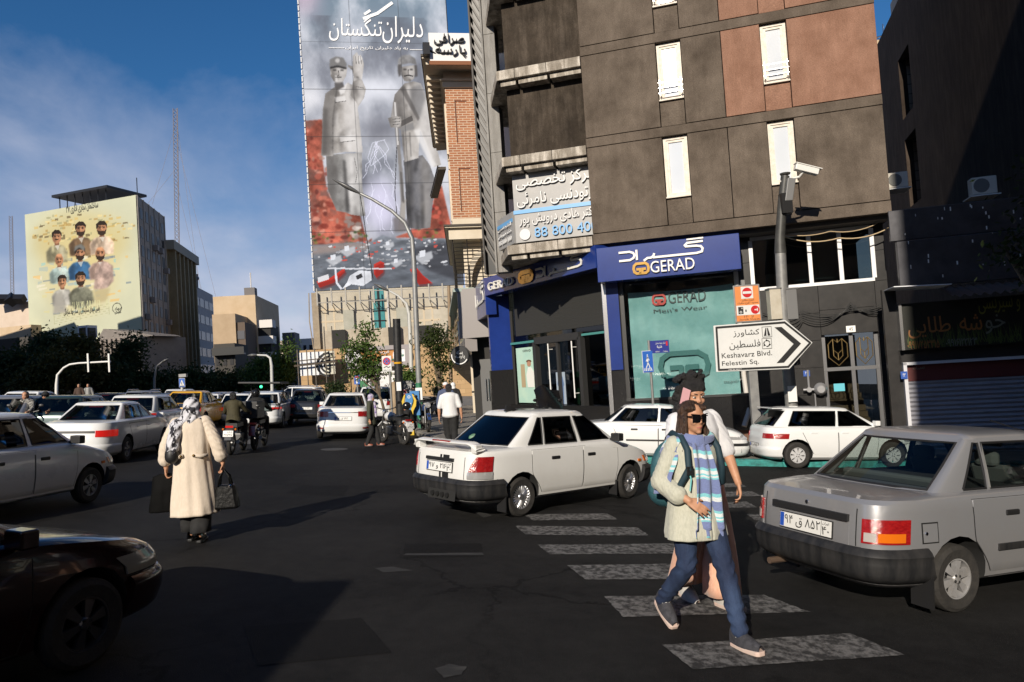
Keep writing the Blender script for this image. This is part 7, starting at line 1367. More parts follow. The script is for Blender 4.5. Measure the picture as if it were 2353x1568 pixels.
for px,py,k,m_,lab,kw in((245,962,'hatch',GREYP,'dark car with a glowing brake lamp beyond the dark band sedan',dict(brake=True)),(318,962,'suv',SILP,'silver car with roof rails beyond the white hatchback',dict(rails=True)),(352,966,'hatch',GREYP,'dark car with a glowing brake lamp ahead of the white hatchback',dict(brake=True,rails=True)),(405,948,'suv',W2,'white roofed car ahead of the yellow taxi',{}),(470,962,'sedan',W2,'white car ahead of the beige coat woman near the pedestrian sign',{}),(508,957,'hatch',SILP,'silver hatchback in the queue left of the motorcycles',dict(lit=True)),(545,967,'hatch',W2,'white hatchback in front of the khaki vest rider',dict(lit=True,rails=True)),(572,948,'sedan',GREYP,'dark car with a roof box ahead of the glowing lamp sedan',{}),(600,944,'sedan',W2,'small distant white car near the street tree',{}),(640,942,'sedan',GREYP,'distant dark car under the street tree',{})):traffic(px,py+8,98,k,m_,lab,sc=.86,**kw)
# ------------------------------------------------------------------ street furniture
zs=lambda x,y:((2840+x/3.92)/1.7408,(1120+y/3.92)/1.7408)
M_PGREY=mat('grey_pole_paint',(.20,.20,.20),.5,metal=.3,col2=(.27,.27,.26),scale=5);M_DPOLE=mat('dark_pole',(.035,.035,.033),.5,col2=(.06,.06,.055),scale=6);M_SIGNW=mat('sign_white',(.60,.61,.60),.4,col2=(.66,.66,.65),scale=2);M_SRED=mat('sign_red',(.5,.015,.02),.4);M_SBLUE=mat('sign_blue',(.015,.10,.42),.4);M_SORG=mat('sign_orange',(.62,.20,.05),.5,col2=(.70,.26,.08),scale=3)
WZ=Wall(D(1740,800,17.2),(1,-.02));Zx=lambda q:WZ.at(*zs(*q));sbx=lambda x0,y0,x1,y1:WZ.box4(*zs(x0,y0),*zs(x1,y1))
def sbr(xl,xr,t_,b_):return Zx((xl,t_[1]))[0],Zx((xr,t_[1]))[0],Zx(b_)[1],Zx(t_)[1]
def base_z(w,a):p=w.pt(a);return gz(p.x,p.y)+.14
t=thing('direction_sign','large white arrow shaped road sign naming Keshavarz Blvd. and Felestin Sq.','road sign',WZ.mw)
P=[Zx(q)for q in((55,718),(1185,630),(1612,985),(1250,1398),(100,1448))];c_=(sum(p[0]for p in P)/5,sum(p[1]for p in P)/5);inset=lambda k:[(c_[0]+(x-c_[0])*(1-k),c_[1]+(z-c_[1])*(1-k*1.7))for x,z in P]
b=MB();b.prism(P,0,.04);b.build('panel',M_SIGNW,t,bevel=.012);b=MB();q=inset(.055);stroke(b,q+[q[0]],.045,-.012,-.004);b.build('border',M_INK,t);b=MB()
for L_ in([(1010,745),(1118,738),(1425,998),(1310,1005)],[(1310,1005),(1425,998),(1158,1297),(1045,1305)]):b.prism([Zx(q)for q in L_],-.012,-.002)
b.build('chevron',M_INK,t);
for s_,bx in(('کشاورز',(355,770,(760,765),(365,905))),('فلسطین',(295,785,(745,935),(320,1106))),('Keshavarz Blvd.',(180,972,(190,1153),(190,1232))),('Felestin Sq.',(185,765,(195,1278),(730,1338)))):text(s_,sbr(*bx),M_INK,t,b=-.003,ext=.004,bold=.012)
text('ORF-06-38-017',sbr(285,492,(390,1396),(390,1420)),M_SIGNW,t,b=-.012,ext=.003,bold=.02)
for y0,rnd in((740,0),(922,1)):
 b=MB();a0,a1,h0,h1=sbx(812,y0,970,y0+150);stroke(b,[(a0,h0),(a1,h0),(a1,h1),(a0,h1),(a0,h0)],.008,-.01,-.003);x=lambda f:a0+(a1-a0)*f;y=lambda f:h0+(h1-h0)*f
 if not rnd:
  b.prism([(x(.15),y(.12)),(x(.42),y(.12)),(x(.46),y(.88)),(x(.38),y(.88))],-.01,-.003);b.prism([(x(.56),y(.12)),(x(.84),y(.12)),(x(.62),y(.88)),(x(.53),y(.88))],-.01,-.003)
 else:
  for a_ in(20,140,260):r=(a1-a0)*.32;L_=arc(x(.5),y(.5),r,a_,a_+75,6);stroke(b,L_,.02,-.01,-.003);ex,ez=L_[-1];b.prism([(ex-.03,ez-.02),(ex+.03,ez-.01),(ex,ez+.035)],-.01,-.003)
 b.build('pictogram',M_INK,t)
ga=Zx((685,1440))[0];b=MB();b.box(ga-.10,ga+.10,.045,.16,base_z(WZ,ga)-.05,P[1][1]-.1);b.box(ga-.16,ga+.16,.0,.2,base_z(WZ,ga)-.05,base_z(WZ,ga)+.03);b.build('post',M_PGREY,t)
t=thing('traffic_zone_sign','orange traffic zone sign with a no entry disc and camera symbol above the arrow sign','road sign',WZ.mw);o0=(Zx((380,390))[0],Zx((797,355))[0],Zx((600,667))[1],Zx((575,76))[1]);b=MB();a0,a1,h0,h1=o0;b.box(a0,a1,.0,.03,h0,h1);b.build('panel',M_PGREY,t,bevel=.02);b=MB();b.box(a0+.035,a1-.035,-.006,0,h0+.035,h1-.035);b.build('orange_field',M_SORG,t)
x=lambda f:a0+(a1-a0)*f;y=lambda f:h0+(h1-h0)*f;b=MB();b.box(x(.28),x(.73),-.012,-.006,y(.63),y(.95));b.box(x(.07),x(.93),-.012,-.006,y(.195),y(.455));b.build('white_field',M_SIGNW,t,bevel=.008);b=MB();rx=(a1-a0)*.185;b.prism(arc(x(.505),y(.79),rx,0,345,23),-.018,-.012);stroke(b,arc(x(.76),y(.325),rx*.72,0,360,20),.03,-.018,-.012);stroke(b,arc(x(.76),y(.325),rx*.36,50,310,14),.045,-.018,-.012);b.build('red_mark',M_SRED,t)
b=MB();b.box(x(.505)-rx*.9,x(.505)+rx*.9,-.022,-.018,y(.79)-.028,y(.79)+.028);b.build('bar',M_SIGNW,t);b=MB();b.box(x(.13),x(.32),-.018,-.012,y(.23),y(.42));b.box(x(.39),x(.44),-.018,-.012,y(.28),y(.34));b.build('camera_symbol',M_INK,t,bevel=.006);b=MB();stroke(b,arc(x(.22),y(.28),.022,0,360,10),.012,-.022,-.018);stroke(b,arc(x(.27),y(.38),.012,0,360,10),.008,-.022,-.018);b.build('lens_ring',M_SIGNW,t)
for s_,f in(('کنترل مکانیزه',(.25,.75,.555,.62)),('محدوده طرح ترافیک',(.12,.90,.475,.545)),('۶:۳۰ - ۱۸',(.33,.70,.125,.185)),('بجز وسائط نقلیه مجاز',(.14,.90,.05,.12))):text(s_,(x(f[0]),x(f[1]),y(f[2]),y(f[3])),M_INK,t,b=-.008,ext=.002,bold=.025)
b=MB();b.box(ga-.12,ga-.04,.03,.1,P[1][1]-.3,h1+.12);b.build('bracket',M_PGREY,t)
# camera pole
t=thing('camera_pole','tall grey pole with a bent dark top and a lamp head behind the arrow sign','pole');dz=18.6;q0=D(1824,985,dz);q0.z=gz(q0.x,q0.y);L_=[q0,D(1800,720,dz),D(1793,575,dz)];b=MB();b.tube(L_,[.16,.145,.135],10);b.build('shaft',M_PGREY,t,smooth=50);b=MB();b.tube([D(1793,582,dz),D(1792,548,dz),D(1797,470,dz),D(1804,405,dz)],[.15,.125,.115,.11],10);b.lathe([(0,-.02),(.12,-.02),(.13,.02),(0,.05)],14,'z',tuple(D(1804,400,dz)));b.build('bent_top',M_DPOLE,t,smooth=50)
b=MB();f0=D(1811,432,dz-.15);b.hexa([f0+Vector(v)for v in((-.12,-.05,-.33),(.08,-.05,-.33),(.08,.2,-.33),(-.12,.2,-.33))],[f0+Vector(v)for v in((.0,-.05,.25),(.2,-.05,.22),(.2,.2,.22),(.0,.2,.25))]);b.build('lamp_head',mat('grey_cast',(.16,.16,.16),.5),t,bevel=.02);b=MB();b.box(-.13,.13,-.1,.15,-.25,.25);o=b.build('speaker',M_BLACK,t);o.location=D(1806,468,dz-.1)
b=MB();x_=Vector((1,0,-.32)).normalized();c0=D(1853,389,dz-.2);o=b.box(-.29,.29,-.09,.09,-.09,.06).build('body',mat('white_casing',(.7,.69,.66),.4),None,bevel=.012)
t2=thing('security_camera','white box security camera on an arm at the top of the bent pole','security camera',frame(c0,x_));o.parent=t2;o.matrix_parent_inverse=Matrix();b=MB();b.box(-.31,.35,-.105,.105,.065,.085);b.build('sun_shield',mat('white_casing',0),t2);b=MB();b.lathe([(0,.31),(.06,.31),(.06,.29)],14,'x',(0,0,-.01));b.build('lens',M_BLACK,t2);b=MB();b.tube([Vector((-.06,0,-.09)),Vector((-.10,.1,-.2)),Vector((-.5,.2,-.4))],.03,8);b.build('arm',mat('white_casing',0),t2)
for i,(px,lab)in enumerate(((1779,'cream control box strapped to the left of the camera pole'),(1817,'grey control box strapped to the right of the camera pole'))):
 p=D(px,700,18.6);b=MB();b.box(-.14,.14 if i==0 else .12,-.14,.14,-.38,.38);t3=thing('control_box',lab,'control box',upright(p));b.build('cabinet',mat('cream_metal',0)if i==0 else mat('grey_cast',0),t3,bevel=.01);b=MB();b.box(-.16,.16,-.16,.16,.38,.41);b.build('lid',mat('grey_cast',0),t3)
b=MB();b.box(-.11,.11,-.175,-.17,-.2,.2);o=b.build('notice',M_WHITE);o.matrix_world=upright(D(1815,905,18.55));tag(o,'torn paper notices pasted low on the camera pole','notice')
# blue signs
def signpost(name,label,px,ptop,pbot,dep,plate,r=.035,pm=M_PGREY,cat='road sign'):
 w=Wall(D(px,(ptop+pbot)/2,dep),(1,0));t=thing(name,label,cat,w.mw);a=w.a(px,pbot);ab=w.a(px,ptop);b=MB();b.tube([((a+ab)/2,.05,w.h(px,pbot)-.1),((a+ab)/2,.05,w.h(px,ptop))],r,8);b.build('post',pm,t,smooth=50);return t,w
def blueplate(t,w,box,tri=True):
 a0,a1,h0,h1=w.box4(*box);b=MB();b.box(a0,a1,-.02,.015,h0,h1);b.build('panel',M_SIGNW,t,bevel=.01);b=MB();i=(a1-a0)*.04;b.box(a0+i,a1-i,-.026,-.02,h0+i,h1-i);b.build('blue_field',M_SBLUE,t);x=lambda f:a0+(a1-a0)*f;y=lambda f:h0+(h1-h0)*f;w_=a1-a0;b=MB()
 if tri:b.prism([(x(.1),y(.15)),(x(.9),y(.15)),(x(.5),y(.85))],-.03,-.026);b.build('triangle',M_SIGNW,t);b=MB()
 P=lambda L_:[(x(a),y(c))for a,c in L_];k=w_*(.075 if not tri else .05);s_=(lambda L_:P([(.5+(a-.5)*.55,.16+c*.55)for a,c in L_]))if tri else P
 b.prism([(q[0]+0,q[1])for q in arc(*s_([(.48,.80)])[0],w_*(.06 if not tri else .035),0,330,9)],-.034,-.03);stroke(b,s_([(.48,.72),(.47,.48)]),k*1.7,-.034,-.03);stroke(b,s_([(.47,.48),(.58,.34),(.66,.2)]),k,-.034,-.03);stroke(b,s_([(.47,.48),(.42,.34),(.32,.24)]),k,-.034,-.03);stroke(b,s_([(.47,.7),(.34,.52)]),k*.8,-.034,-.03);stroke(b,s_([(.48,.7),(.62,.56)]),k*.8,-.034,-.03)
 for f in range(5):b.prism(P([(.12+f*.16,.08),(.20+f*.16,.08),(.22+f*.14,.22),(.16+f*.14,.22)]),-.034,-.03)
 b.build('pictogram',M_INK if tri else M_SIGNW,t)
t,w=signpost('crossing_sign','blue pedestrian crossing sign on a thin post before the teal banner window',1497,782,945,19.5,None);blueplate(t,w,(1474,807,1503,856),False)
t=thing('street_name_sign','small dark blue street name plate on top of the crossing sign post','street sign',w.mw);a0,a1,h0,h1=w.box4(1493,784,1538,810);b=MB();b.box(a0,a1,-.02,.01,h0,h1);b.build('panel',mat('street_name_blue',(.02,.03,.22),.4),t);x=lambda f:a0+(a1-a0)*f;y=lambda f:h0+(h1-h0)*f
text('خیابان شهید اسماعیل',(x(.28),x(.82),y(.68),y(.88)),M_SIGNW,t,b=-.024,ext=.003,bold=.03);text('هنیه',(x(.35),x(.62),y(.32),y(.62)),M_SIGNW,t,b=-.024,ext=.003,bold=.04);text('HANIYEH ST.',(x(.25),x(.5),y(.06),y(.16)),M_SIGNW,t,b=-.024,ext=.003);text('منطقه ۶',(x(.66),x(.92),y(.06),y(.18)),M_SIGNW,t,b=-.024,ext=.003);b=MB();b.box(x(.84),x(.93),-.026,-.02,y(.55),y(.9));b.build('badge',M_SRED,t)
t,w=signpost('crossing_sign','blue square crossing sign with a white triangle on a pale post, left of the street',418,868,955,33,None,.06,mat('pale_pole',(.5,.5,.48),.5));blueplate(t,w,(411,870,426,890));b=MB();a,h=w.at(419,866);b.box(a-.12,a+.2,-.1,.1,h-.02,h+.12);b.build('solar_unit',M_PGREY,t)
t,w=signpost('dead_end_sign','small blue dead end sign with a white T and red bar beside the street tree',821,862,915,38,None,.05);a0,a1,h0,h1=w.box4(813,862,827,883);b=MB();b.box(a0,a1,-.02,.02,h0,h1);b.build('panel',M_SBLUE,t);b=MB();m_=(a0+a1)/2;b.box(m_-.04,m_+.04,-.03,-.02,h0+.04,h1-.12);b.build('stem',M_SIGNW,t);b=MB();b.box(m_-.09,m_+.09,-.03,-.02,h1-.16,h1-.08);b.build('bar',M_SRED,t)
t,w=signpost('no_stopping_sign','white sign with a red and blue no stopping disc on a grey post',897,820,955,25.5,None,.04);a0,a1,h0,h1=w.box4(877,819,901,854);b=MB();b.box(a0,a1,-.02,.02,h0,h1);b.build('panel',M_SIGNW,t,bevel=.015);m_,k,r=(a0+a1)/2,h0+(h1-h0)*.66,(a1-a0)*.36;b=MB();b.prism(arc(m_,k,r,0,345,23),-.026,-.02);b.build('blue_field',M_SBLUE,t);b=MB();stroke(b,arc(m_,k,r,0,360,20),r*.26,-.034,-.026)
for s_ in(1,-1):stroke(b,[(m_-r*.65,k-s_*r*.65),(m_+r*.65,k+s_*r*.65)],r*.24,-.034,-.026)
b.build('red_mark',M_SRED,t);text('حمل با جرثقیل',(a0+.03,a1-.03,h0+.03,h0+.09),M_INK,t,b=-.022,ext=.003,bold=.02);b=MB();stroke(b,[(a0+.06,h0+.15),(a0+.16,h0+.19),(a0+.2,h0+.14),(a1-.06,h0+.17)],.025,-.026,-.02);b.build('tow_symbol',M_INK,t)
# lamp posts
def lamp(label,pole,head,dep,r,mats,base=None,name='street_lamp'):
 t=thing(name,label,'street lamp');L_=[D(x,y,dep)for x,y in pole];g_=gz(L_[0].x,L_[0].y);L_[0].z=min(L_[0].z,g_+.1);b=MB();b.tube(L_,[r*(1-.55*i/(len(L_)-1))for i in range(len(L_))],9);b.build('pole',mats[0],t,smooth=60)
 if base:B_=[D(x,y,dep)for x,y in base];b=MB();b.tube(B_,[r*1.12,r*1.08],10);b.build('painted_base',mats[1],t,smooth=50)
 p,q=D(*head[0],dep),D(*head[1],dep);ax=(q-p).normalized();b=MB();ln=(q-p).length
 b.grid(lambda u,v:tuple(p+ax*(ln*u)+Vector((0,1,0))*math.cos(v*6.2832)*r*1.5*math.sin(math.pi*(.08+.9*u))+Vector((0,0,1))*math.sin(v*6.2832)*r*.9*math.sin(math.pi*(.08+.9*u))),8,12);b.build('lamp_head',mat('dark_lamp_head',(.10,.10,.10),.35),t,smooth=180);return t
M_GALV=mat('galvanised_pole',(.34,.34,.33),.45,metal=.4,col2=(.26,.27,.28),scale=5);M_GRNP=mat('green_pole_paint',(.02,.14,.07),.5,col2=(.05,.20,.11),scale=10)
t=lamp('tall grey street lamp with a green painted base and a long curved arm',[(968,992),(958,780),(951,600),(947,548),(930,512),(900,485),(855,458),(826,444)],[(830,446),(763,412)],27,.108,(M_GALV,M_GRNP),[(968,990),(962,880)])
b=MB();b.box(-.12,.12,-.17,-.15,-.22,.22);o=b.build('notice',M_WHITE);o.matrix_world=upright(D(964,905,26.95));tag(o,'white paper notice pasted on the green base of the tall street lamp','notice')
cable('cable','thin black cable hanging from the arm of the tall street lamp',[D(828,450,27),D(840,530,27),D(857,640,27)],.015,M_CAB)
lamp('shorter white street lamp with a curved arm behind the black post',[(946,905),(943,780),(940,722),(934,698),(915,680),(893,668)],[(895,669),(858,652)],44,.13,(mat('pale_pole',0),));lamp('dark street lamp with a horizontal pale arm beside the street tree',[(626,920),(624,840),(621,823),(612,817),(590,816)],[(592,816),(568,817)],60,.14,(mat('pale_pole',0),));lamp('thin grey street lamp leaning right before the dark office row',[(355,928),(355,870),(360,842),(375,830)],[(372,832),(388,825)],62,.12,(M_PGREY,))
t=thing('black_post','thick black utility post with a yellow band beside the bare trunk','post');b=MB();b.tube([D(921,975,29),D(914,820,29),D(911,733,29)],[.17,.155,.15],12);b.build('shaft',mat('black_post_paint',(.012,.012,.013),.45,col2=(.03,.03,.03),scale=8),t,smooth=50);b=MB();b.tube([D(915,836,29),D(914.8,832,29)],[.172,.172],12);b.build('band',YELP,t);b=MB();b.box(-.09,.09,-.19,-.17,-.17,.17);o=b.build('notice',M_WHITE);o.matrix_world=upright(D(918,888,29));tag(o,'white notice pasted on the black utility post','notice')
t=thing('traffic_signal_mast','white traffic signal mast arm with two upright brackets before the dark trees','signal mast');b=MB();b.tube([D(*p,48)for p in((129,945),(130,885),(132,862),(146,846),(160,838),(180,835),(254,831))],[.10,.10,.08,.07,.065,.06,.06],8);b.build('mast_arm',mat('white_casing',0),t,smooth=60)
for px in(205,253):b=MB();b.box(-.05,.05,-.16,-.1,-.6,.6);o=b.build('bracket',mat('white_casing',0),t);o.location=D(px,834,48)
def lamplight(name,label,px,py,dep,r,col,e):b=MB();b.ball((0,0,0),r,10,6);o=b.build(name,mat('light_'+name+label[:5],col,.4,emit=col,estr=e),smooth=180);o.matrix_world=upright(D(px,py,dep));tag(o,label,'lamp')
lamplight('signal_light','tiny green traffic light glowing far down the street',600,889,70,.14,(.05,.9,.35),2);lamplight('lit_lamp','small white lamp glowing in the dark under the trees',417-178,907,70,.13,(.9,.9,.85),2)
# bins, donation box
t=thing('waste_container','grey metal waste container with red graffiti behind the black post','container',upright(D(928,905,33)));b=MB();b.box(-.42,.42,-.3,.3,-.9,.45);b.build('body',M_PGREY,t,bevel=.02);b=MB();b.prism([(-.46,.45),(.46,.45),(.36,.56),(-.36,.56)],-.33,.33);b.build('lid',M_PGREY,t);b=MB();stroke(b,[(-.2,.1),(0,.2),(.15,.05),(.0,-.1),(-.15,0),(.2,.18)],.05,-.31,-.302);b.build('graffiti',M_SRED,t)
t=thing('donation_box','blue charity box between two yellow hand shapes on a yellow stand','donation box',upright(D(941,928,25.5))@Matrix.Scale(.84,4));b=MB();b.prism([(-.14,.42),(.16,.42),(.16,.1),(.08,-.12),(.08,-.46),(-.06,-.46),(-.06,-.12),(-.14,.1)],-.12,.1);b.build('box',mat('charity_blue',(.05,.20,.45),.4),t);b=MB();b.box(.02,.4,.1,.5,-.5,.5);b.build('rear_cabinet',mat('charity_blue',0),t)
for s_ in(-1,1):b=MB();b.prism([(s_*p[0]+.01,p[1])for p in((.13,.40),(.20,.36),(.30,.12),(.27,-.1),(.15,-.3),(.13,-.48),(.05,-.48),(.07,-.2),(.17,.0),(.2,.12))],-.17,-.08);b.build('hand',mat('charity_yellow',(.62,.42,.03),.45),t)
b=MB();stroke(b,arc(.01,.28,.05,0,360,12),.02,-.13,-.12);stroke(b,arc(.01,.02,.06,180,360,8),.03,-.13,-.12);b.build('emblem',M_WHITE,t);b=MB();b.box(-.05,.12,-.05,.2,-1.35,-.46);b.build('stand',mat('charity_yellow',0),t)
# ------------------------------------------------------------------ trees
def leafmat(name,c0,c1):
 M=mat(name,c0,.65,col2=c1,scale=1.7,spec=.25);n=M.node_tree.nodes;l=M.node_tree.links;o=n['Material Output'];b=n['Principled BSDF'];tr=n.new('ShaderNodeBsdfTranslucent');mxs=n.new('ShaderNodeMixShader');mxs.inputs[0].default_value=.25;r=n['Color Ramp']if 'Color Ramp' in n else[q for q in n if q.type=='VALTORGB'][0];l.new(r.outputs[0],tr.inputs[0]);l.new(b.outputs[0],mxs.inputs[1]);l.new(tr.outputs[0],mxs.inputs[2]);l.new(mxs.outputs[0],o.inputs[0]);return M
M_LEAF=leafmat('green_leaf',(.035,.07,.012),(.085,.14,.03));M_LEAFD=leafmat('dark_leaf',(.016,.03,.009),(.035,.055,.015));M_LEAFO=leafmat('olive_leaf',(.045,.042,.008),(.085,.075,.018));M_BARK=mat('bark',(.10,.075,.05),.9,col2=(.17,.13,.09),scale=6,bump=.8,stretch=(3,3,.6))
def tree(name,label,base,blobs,n,size,lm,trunk=.15,seed=1,limbs=True,cat='tree',group=None):
 """blobs: ellipsoids (centre, radii) whose volume is filled with clumps of leaf-sized faces"""
 g=np.random.default_rng(seed);t=thing(name,label,cat,Matrix.Translation(base),group);base=Vector(base);vs=[];nb=len(blobs);vol=np.array([r[0]*r[1]*r[2]for c,r in blobs])**.8;vol/=vol.sum();clumps=[]
 for(c,r),f in zip(blobs,vol):
  k=max(4,int(n/14*f))
  for i in range(k):
   d=g.normal(size=3);d/=np.linalg.norm(d);q=np.array(c)-np.array(base)+d*np.array(r)*(g.random()**.4)*g.uniform(.75,1.12);clumps.append((q,size*g.uniform(1.6,4.2)))
 P=np.concatenate([q+g.normal(size=(14,3))*s_*np.array((1,1,.7))for q,s_ in clumps]);m_=len(P);a=g.normal(size=(m_,3));a/=np.linalg.norm(a,axis=1)[:,None];b=np.cross(a,g.normal(size=(m_,3)));b/=np.linalg.norm(b,axis=1)[:,None];s_=(size*g.uniform(.6,1.25,m_))[:,None]
 V=np.stack([P-a*s_,P+b*s_*.45,P+a*s_,P-b*s_*.45],1).reshape(-1,3);me=bpy.data.meshes.new('crown');q=np.arange(m_*4,dtype=np.int32);me.vertices.add(m_*4);me.vertices.foreach_set('co',V.astype(np.float32).ravel());me.loops.add(m_*4);me.loops.foreach_set('vertex_index',q);me.polygons.add(m_);me.polygons.foreach_set('loop_start',q[::4].copy());me.polygons.foreach_set('loop_total',np.full(m_,4,np.int32));me.update(calc_edges=True);me.materials.append(lm);o=bpy.data.objects.new('crown',me);COL.objects.link(o);o.parent=t
 mb=MB();top=Vector(np.mean([c for c,r in blobs],0))-base;mb.tube([Vector((0,0,-.3)),top*.35+Vector((.04,0,0)),top*.7],[trunk,trunk*.8,trunk*.5],9)
 if limbs:
  for i,(c,r)in enumerate(blobs):v=Vector(c)-base;s0=top*(.35+.3*(i%3)/3);mb.tube([s0,s0.lerp(v,.5)+Vector((0,0,.1*r[2])),v,v+Vector(g.normal(size=3)*np.array(r)*.5)],[trunk*.45,trunk*.3,trunk*.18,trunk*.07],6)
 mb.build('trunk',M_BARK,t,smooth=60);return t
def ptree(name,label,gpx,dep,blobs,n,size,lm,**k):
 b0=D(*gpx,dep);b0.z=gz(b0.x,b0.y);bl=[(tuple(D(x,y,dep+dd)),(rx*dep/F,rx*dep/F*.9,ry*dep/F))for x,y,rx,ry,dd in blobs];return tree(name,label,b0,bl,n,size,lm,**k)
LT='dark trees at the far left kerb'
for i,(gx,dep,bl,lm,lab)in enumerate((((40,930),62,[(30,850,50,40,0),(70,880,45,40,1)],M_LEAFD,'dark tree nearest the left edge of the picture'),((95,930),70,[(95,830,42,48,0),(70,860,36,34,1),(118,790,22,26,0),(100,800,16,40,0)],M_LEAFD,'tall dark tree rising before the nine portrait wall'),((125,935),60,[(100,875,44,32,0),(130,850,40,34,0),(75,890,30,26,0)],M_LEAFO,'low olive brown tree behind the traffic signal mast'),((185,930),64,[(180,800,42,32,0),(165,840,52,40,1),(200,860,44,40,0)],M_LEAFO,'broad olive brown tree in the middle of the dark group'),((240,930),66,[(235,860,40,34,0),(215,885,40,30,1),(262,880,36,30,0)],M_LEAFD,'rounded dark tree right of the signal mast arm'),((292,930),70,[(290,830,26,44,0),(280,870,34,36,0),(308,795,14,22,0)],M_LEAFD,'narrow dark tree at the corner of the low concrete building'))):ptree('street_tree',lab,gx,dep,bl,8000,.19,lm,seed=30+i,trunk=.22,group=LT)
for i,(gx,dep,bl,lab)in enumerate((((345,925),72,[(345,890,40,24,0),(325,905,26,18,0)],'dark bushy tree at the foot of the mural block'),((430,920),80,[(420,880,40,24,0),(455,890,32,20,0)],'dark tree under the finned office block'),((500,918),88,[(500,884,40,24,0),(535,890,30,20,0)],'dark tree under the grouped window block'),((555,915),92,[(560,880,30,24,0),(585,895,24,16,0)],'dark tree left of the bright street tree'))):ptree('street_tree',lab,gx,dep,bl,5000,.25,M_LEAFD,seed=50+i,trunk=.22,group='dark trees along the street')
ptree('street_tree','bright green round tree lit by the sun left of the billboard',(640,915),82,[(626,845,44,28,0),(600,862,30,24,0),(655,858,24,26,1),(662,800,10,24,0),(636,870,38,18,-1)],9000,.19,M_LEAF,seed=5,trunk=.3)
t=ptree('young_plane_tree','young plane tree with sparse leaves before the wooden shop sign',(893,945),31,[(832,800,34,18,0),(842,770,20,14,0),(822,835,30,16,0),(855,825,26,18,0),(850,860,32,14,0),(838,745,10,12,0),(870,845,16,16,0),(812,856,14,10,0),(806,800,14,12,0)],2300,.085,M_LEAF,seed=8,trunk=.07)
ptree('pine_tree','dark green pine leaning between the stone building and the coin shop',(1012,925),40,[(1005,765,22,14,0),(985,785,24,10,0),(1012,800,24,12,0),(1018,840,20,16,0),(1000,815,14,10,0),(1005,878,16,10,0)],2300,.10,leafmat('pine_needle',(.02,.035,.008),(.05,.065,.015)),seed=9,trunk=.16)
ptree('shrub','round green shrub by the shop front left of the dead end sign',(775,910),66,[(770,897,14,12,0)],1500,.14,M_LEAFD,seed=12,trunk=.06,cat='shrub');ptree('shrub','small green shrub behind the grey waste container',(937,905),40,[(937,868,13,12,0)],900,.11,M_LEAF,seed=13,trunk=.05,cat='shrub')
g_=tree('street_tree','dark leafy branches hanging into the picture at the right edge',gp(8.6,10.6,.1),[(tuple(D(2345,560,11.4)),(.25,.4,.5)),(tuple(D(2375,500,11.2)),(.4,.4,.5)),(tuple(D(2330,600,11.6)),(.22,.3,.12)),(tuple(D(2400,580,11.2)),(.5,.5,.6)),(tuple(D(2310,575,11.6)),(.14,.2,.12)),(tuple(D(2500,400,10.8)),(1.0,.9,.9))],1700,.055,M_LEAFD,seed=17,trunk=.16)
b=MB();b.tube([D(906,950,30),D(908,900,30),D(903,878,30)],[.2,.19,.17],10);b.tube([D(914,950,30),D(908,905,30)],[.08,.1],8);o=b.build('tree_stump',mat('pale_bark',(.30,.22,.14),.85,col2=(.42,.32,.21),scale=4,bump=.6,stretch=(3,3,.7)),smooth=60);tag(o,'thick bare sawn off tree trunk beside the black post','tree trunk')
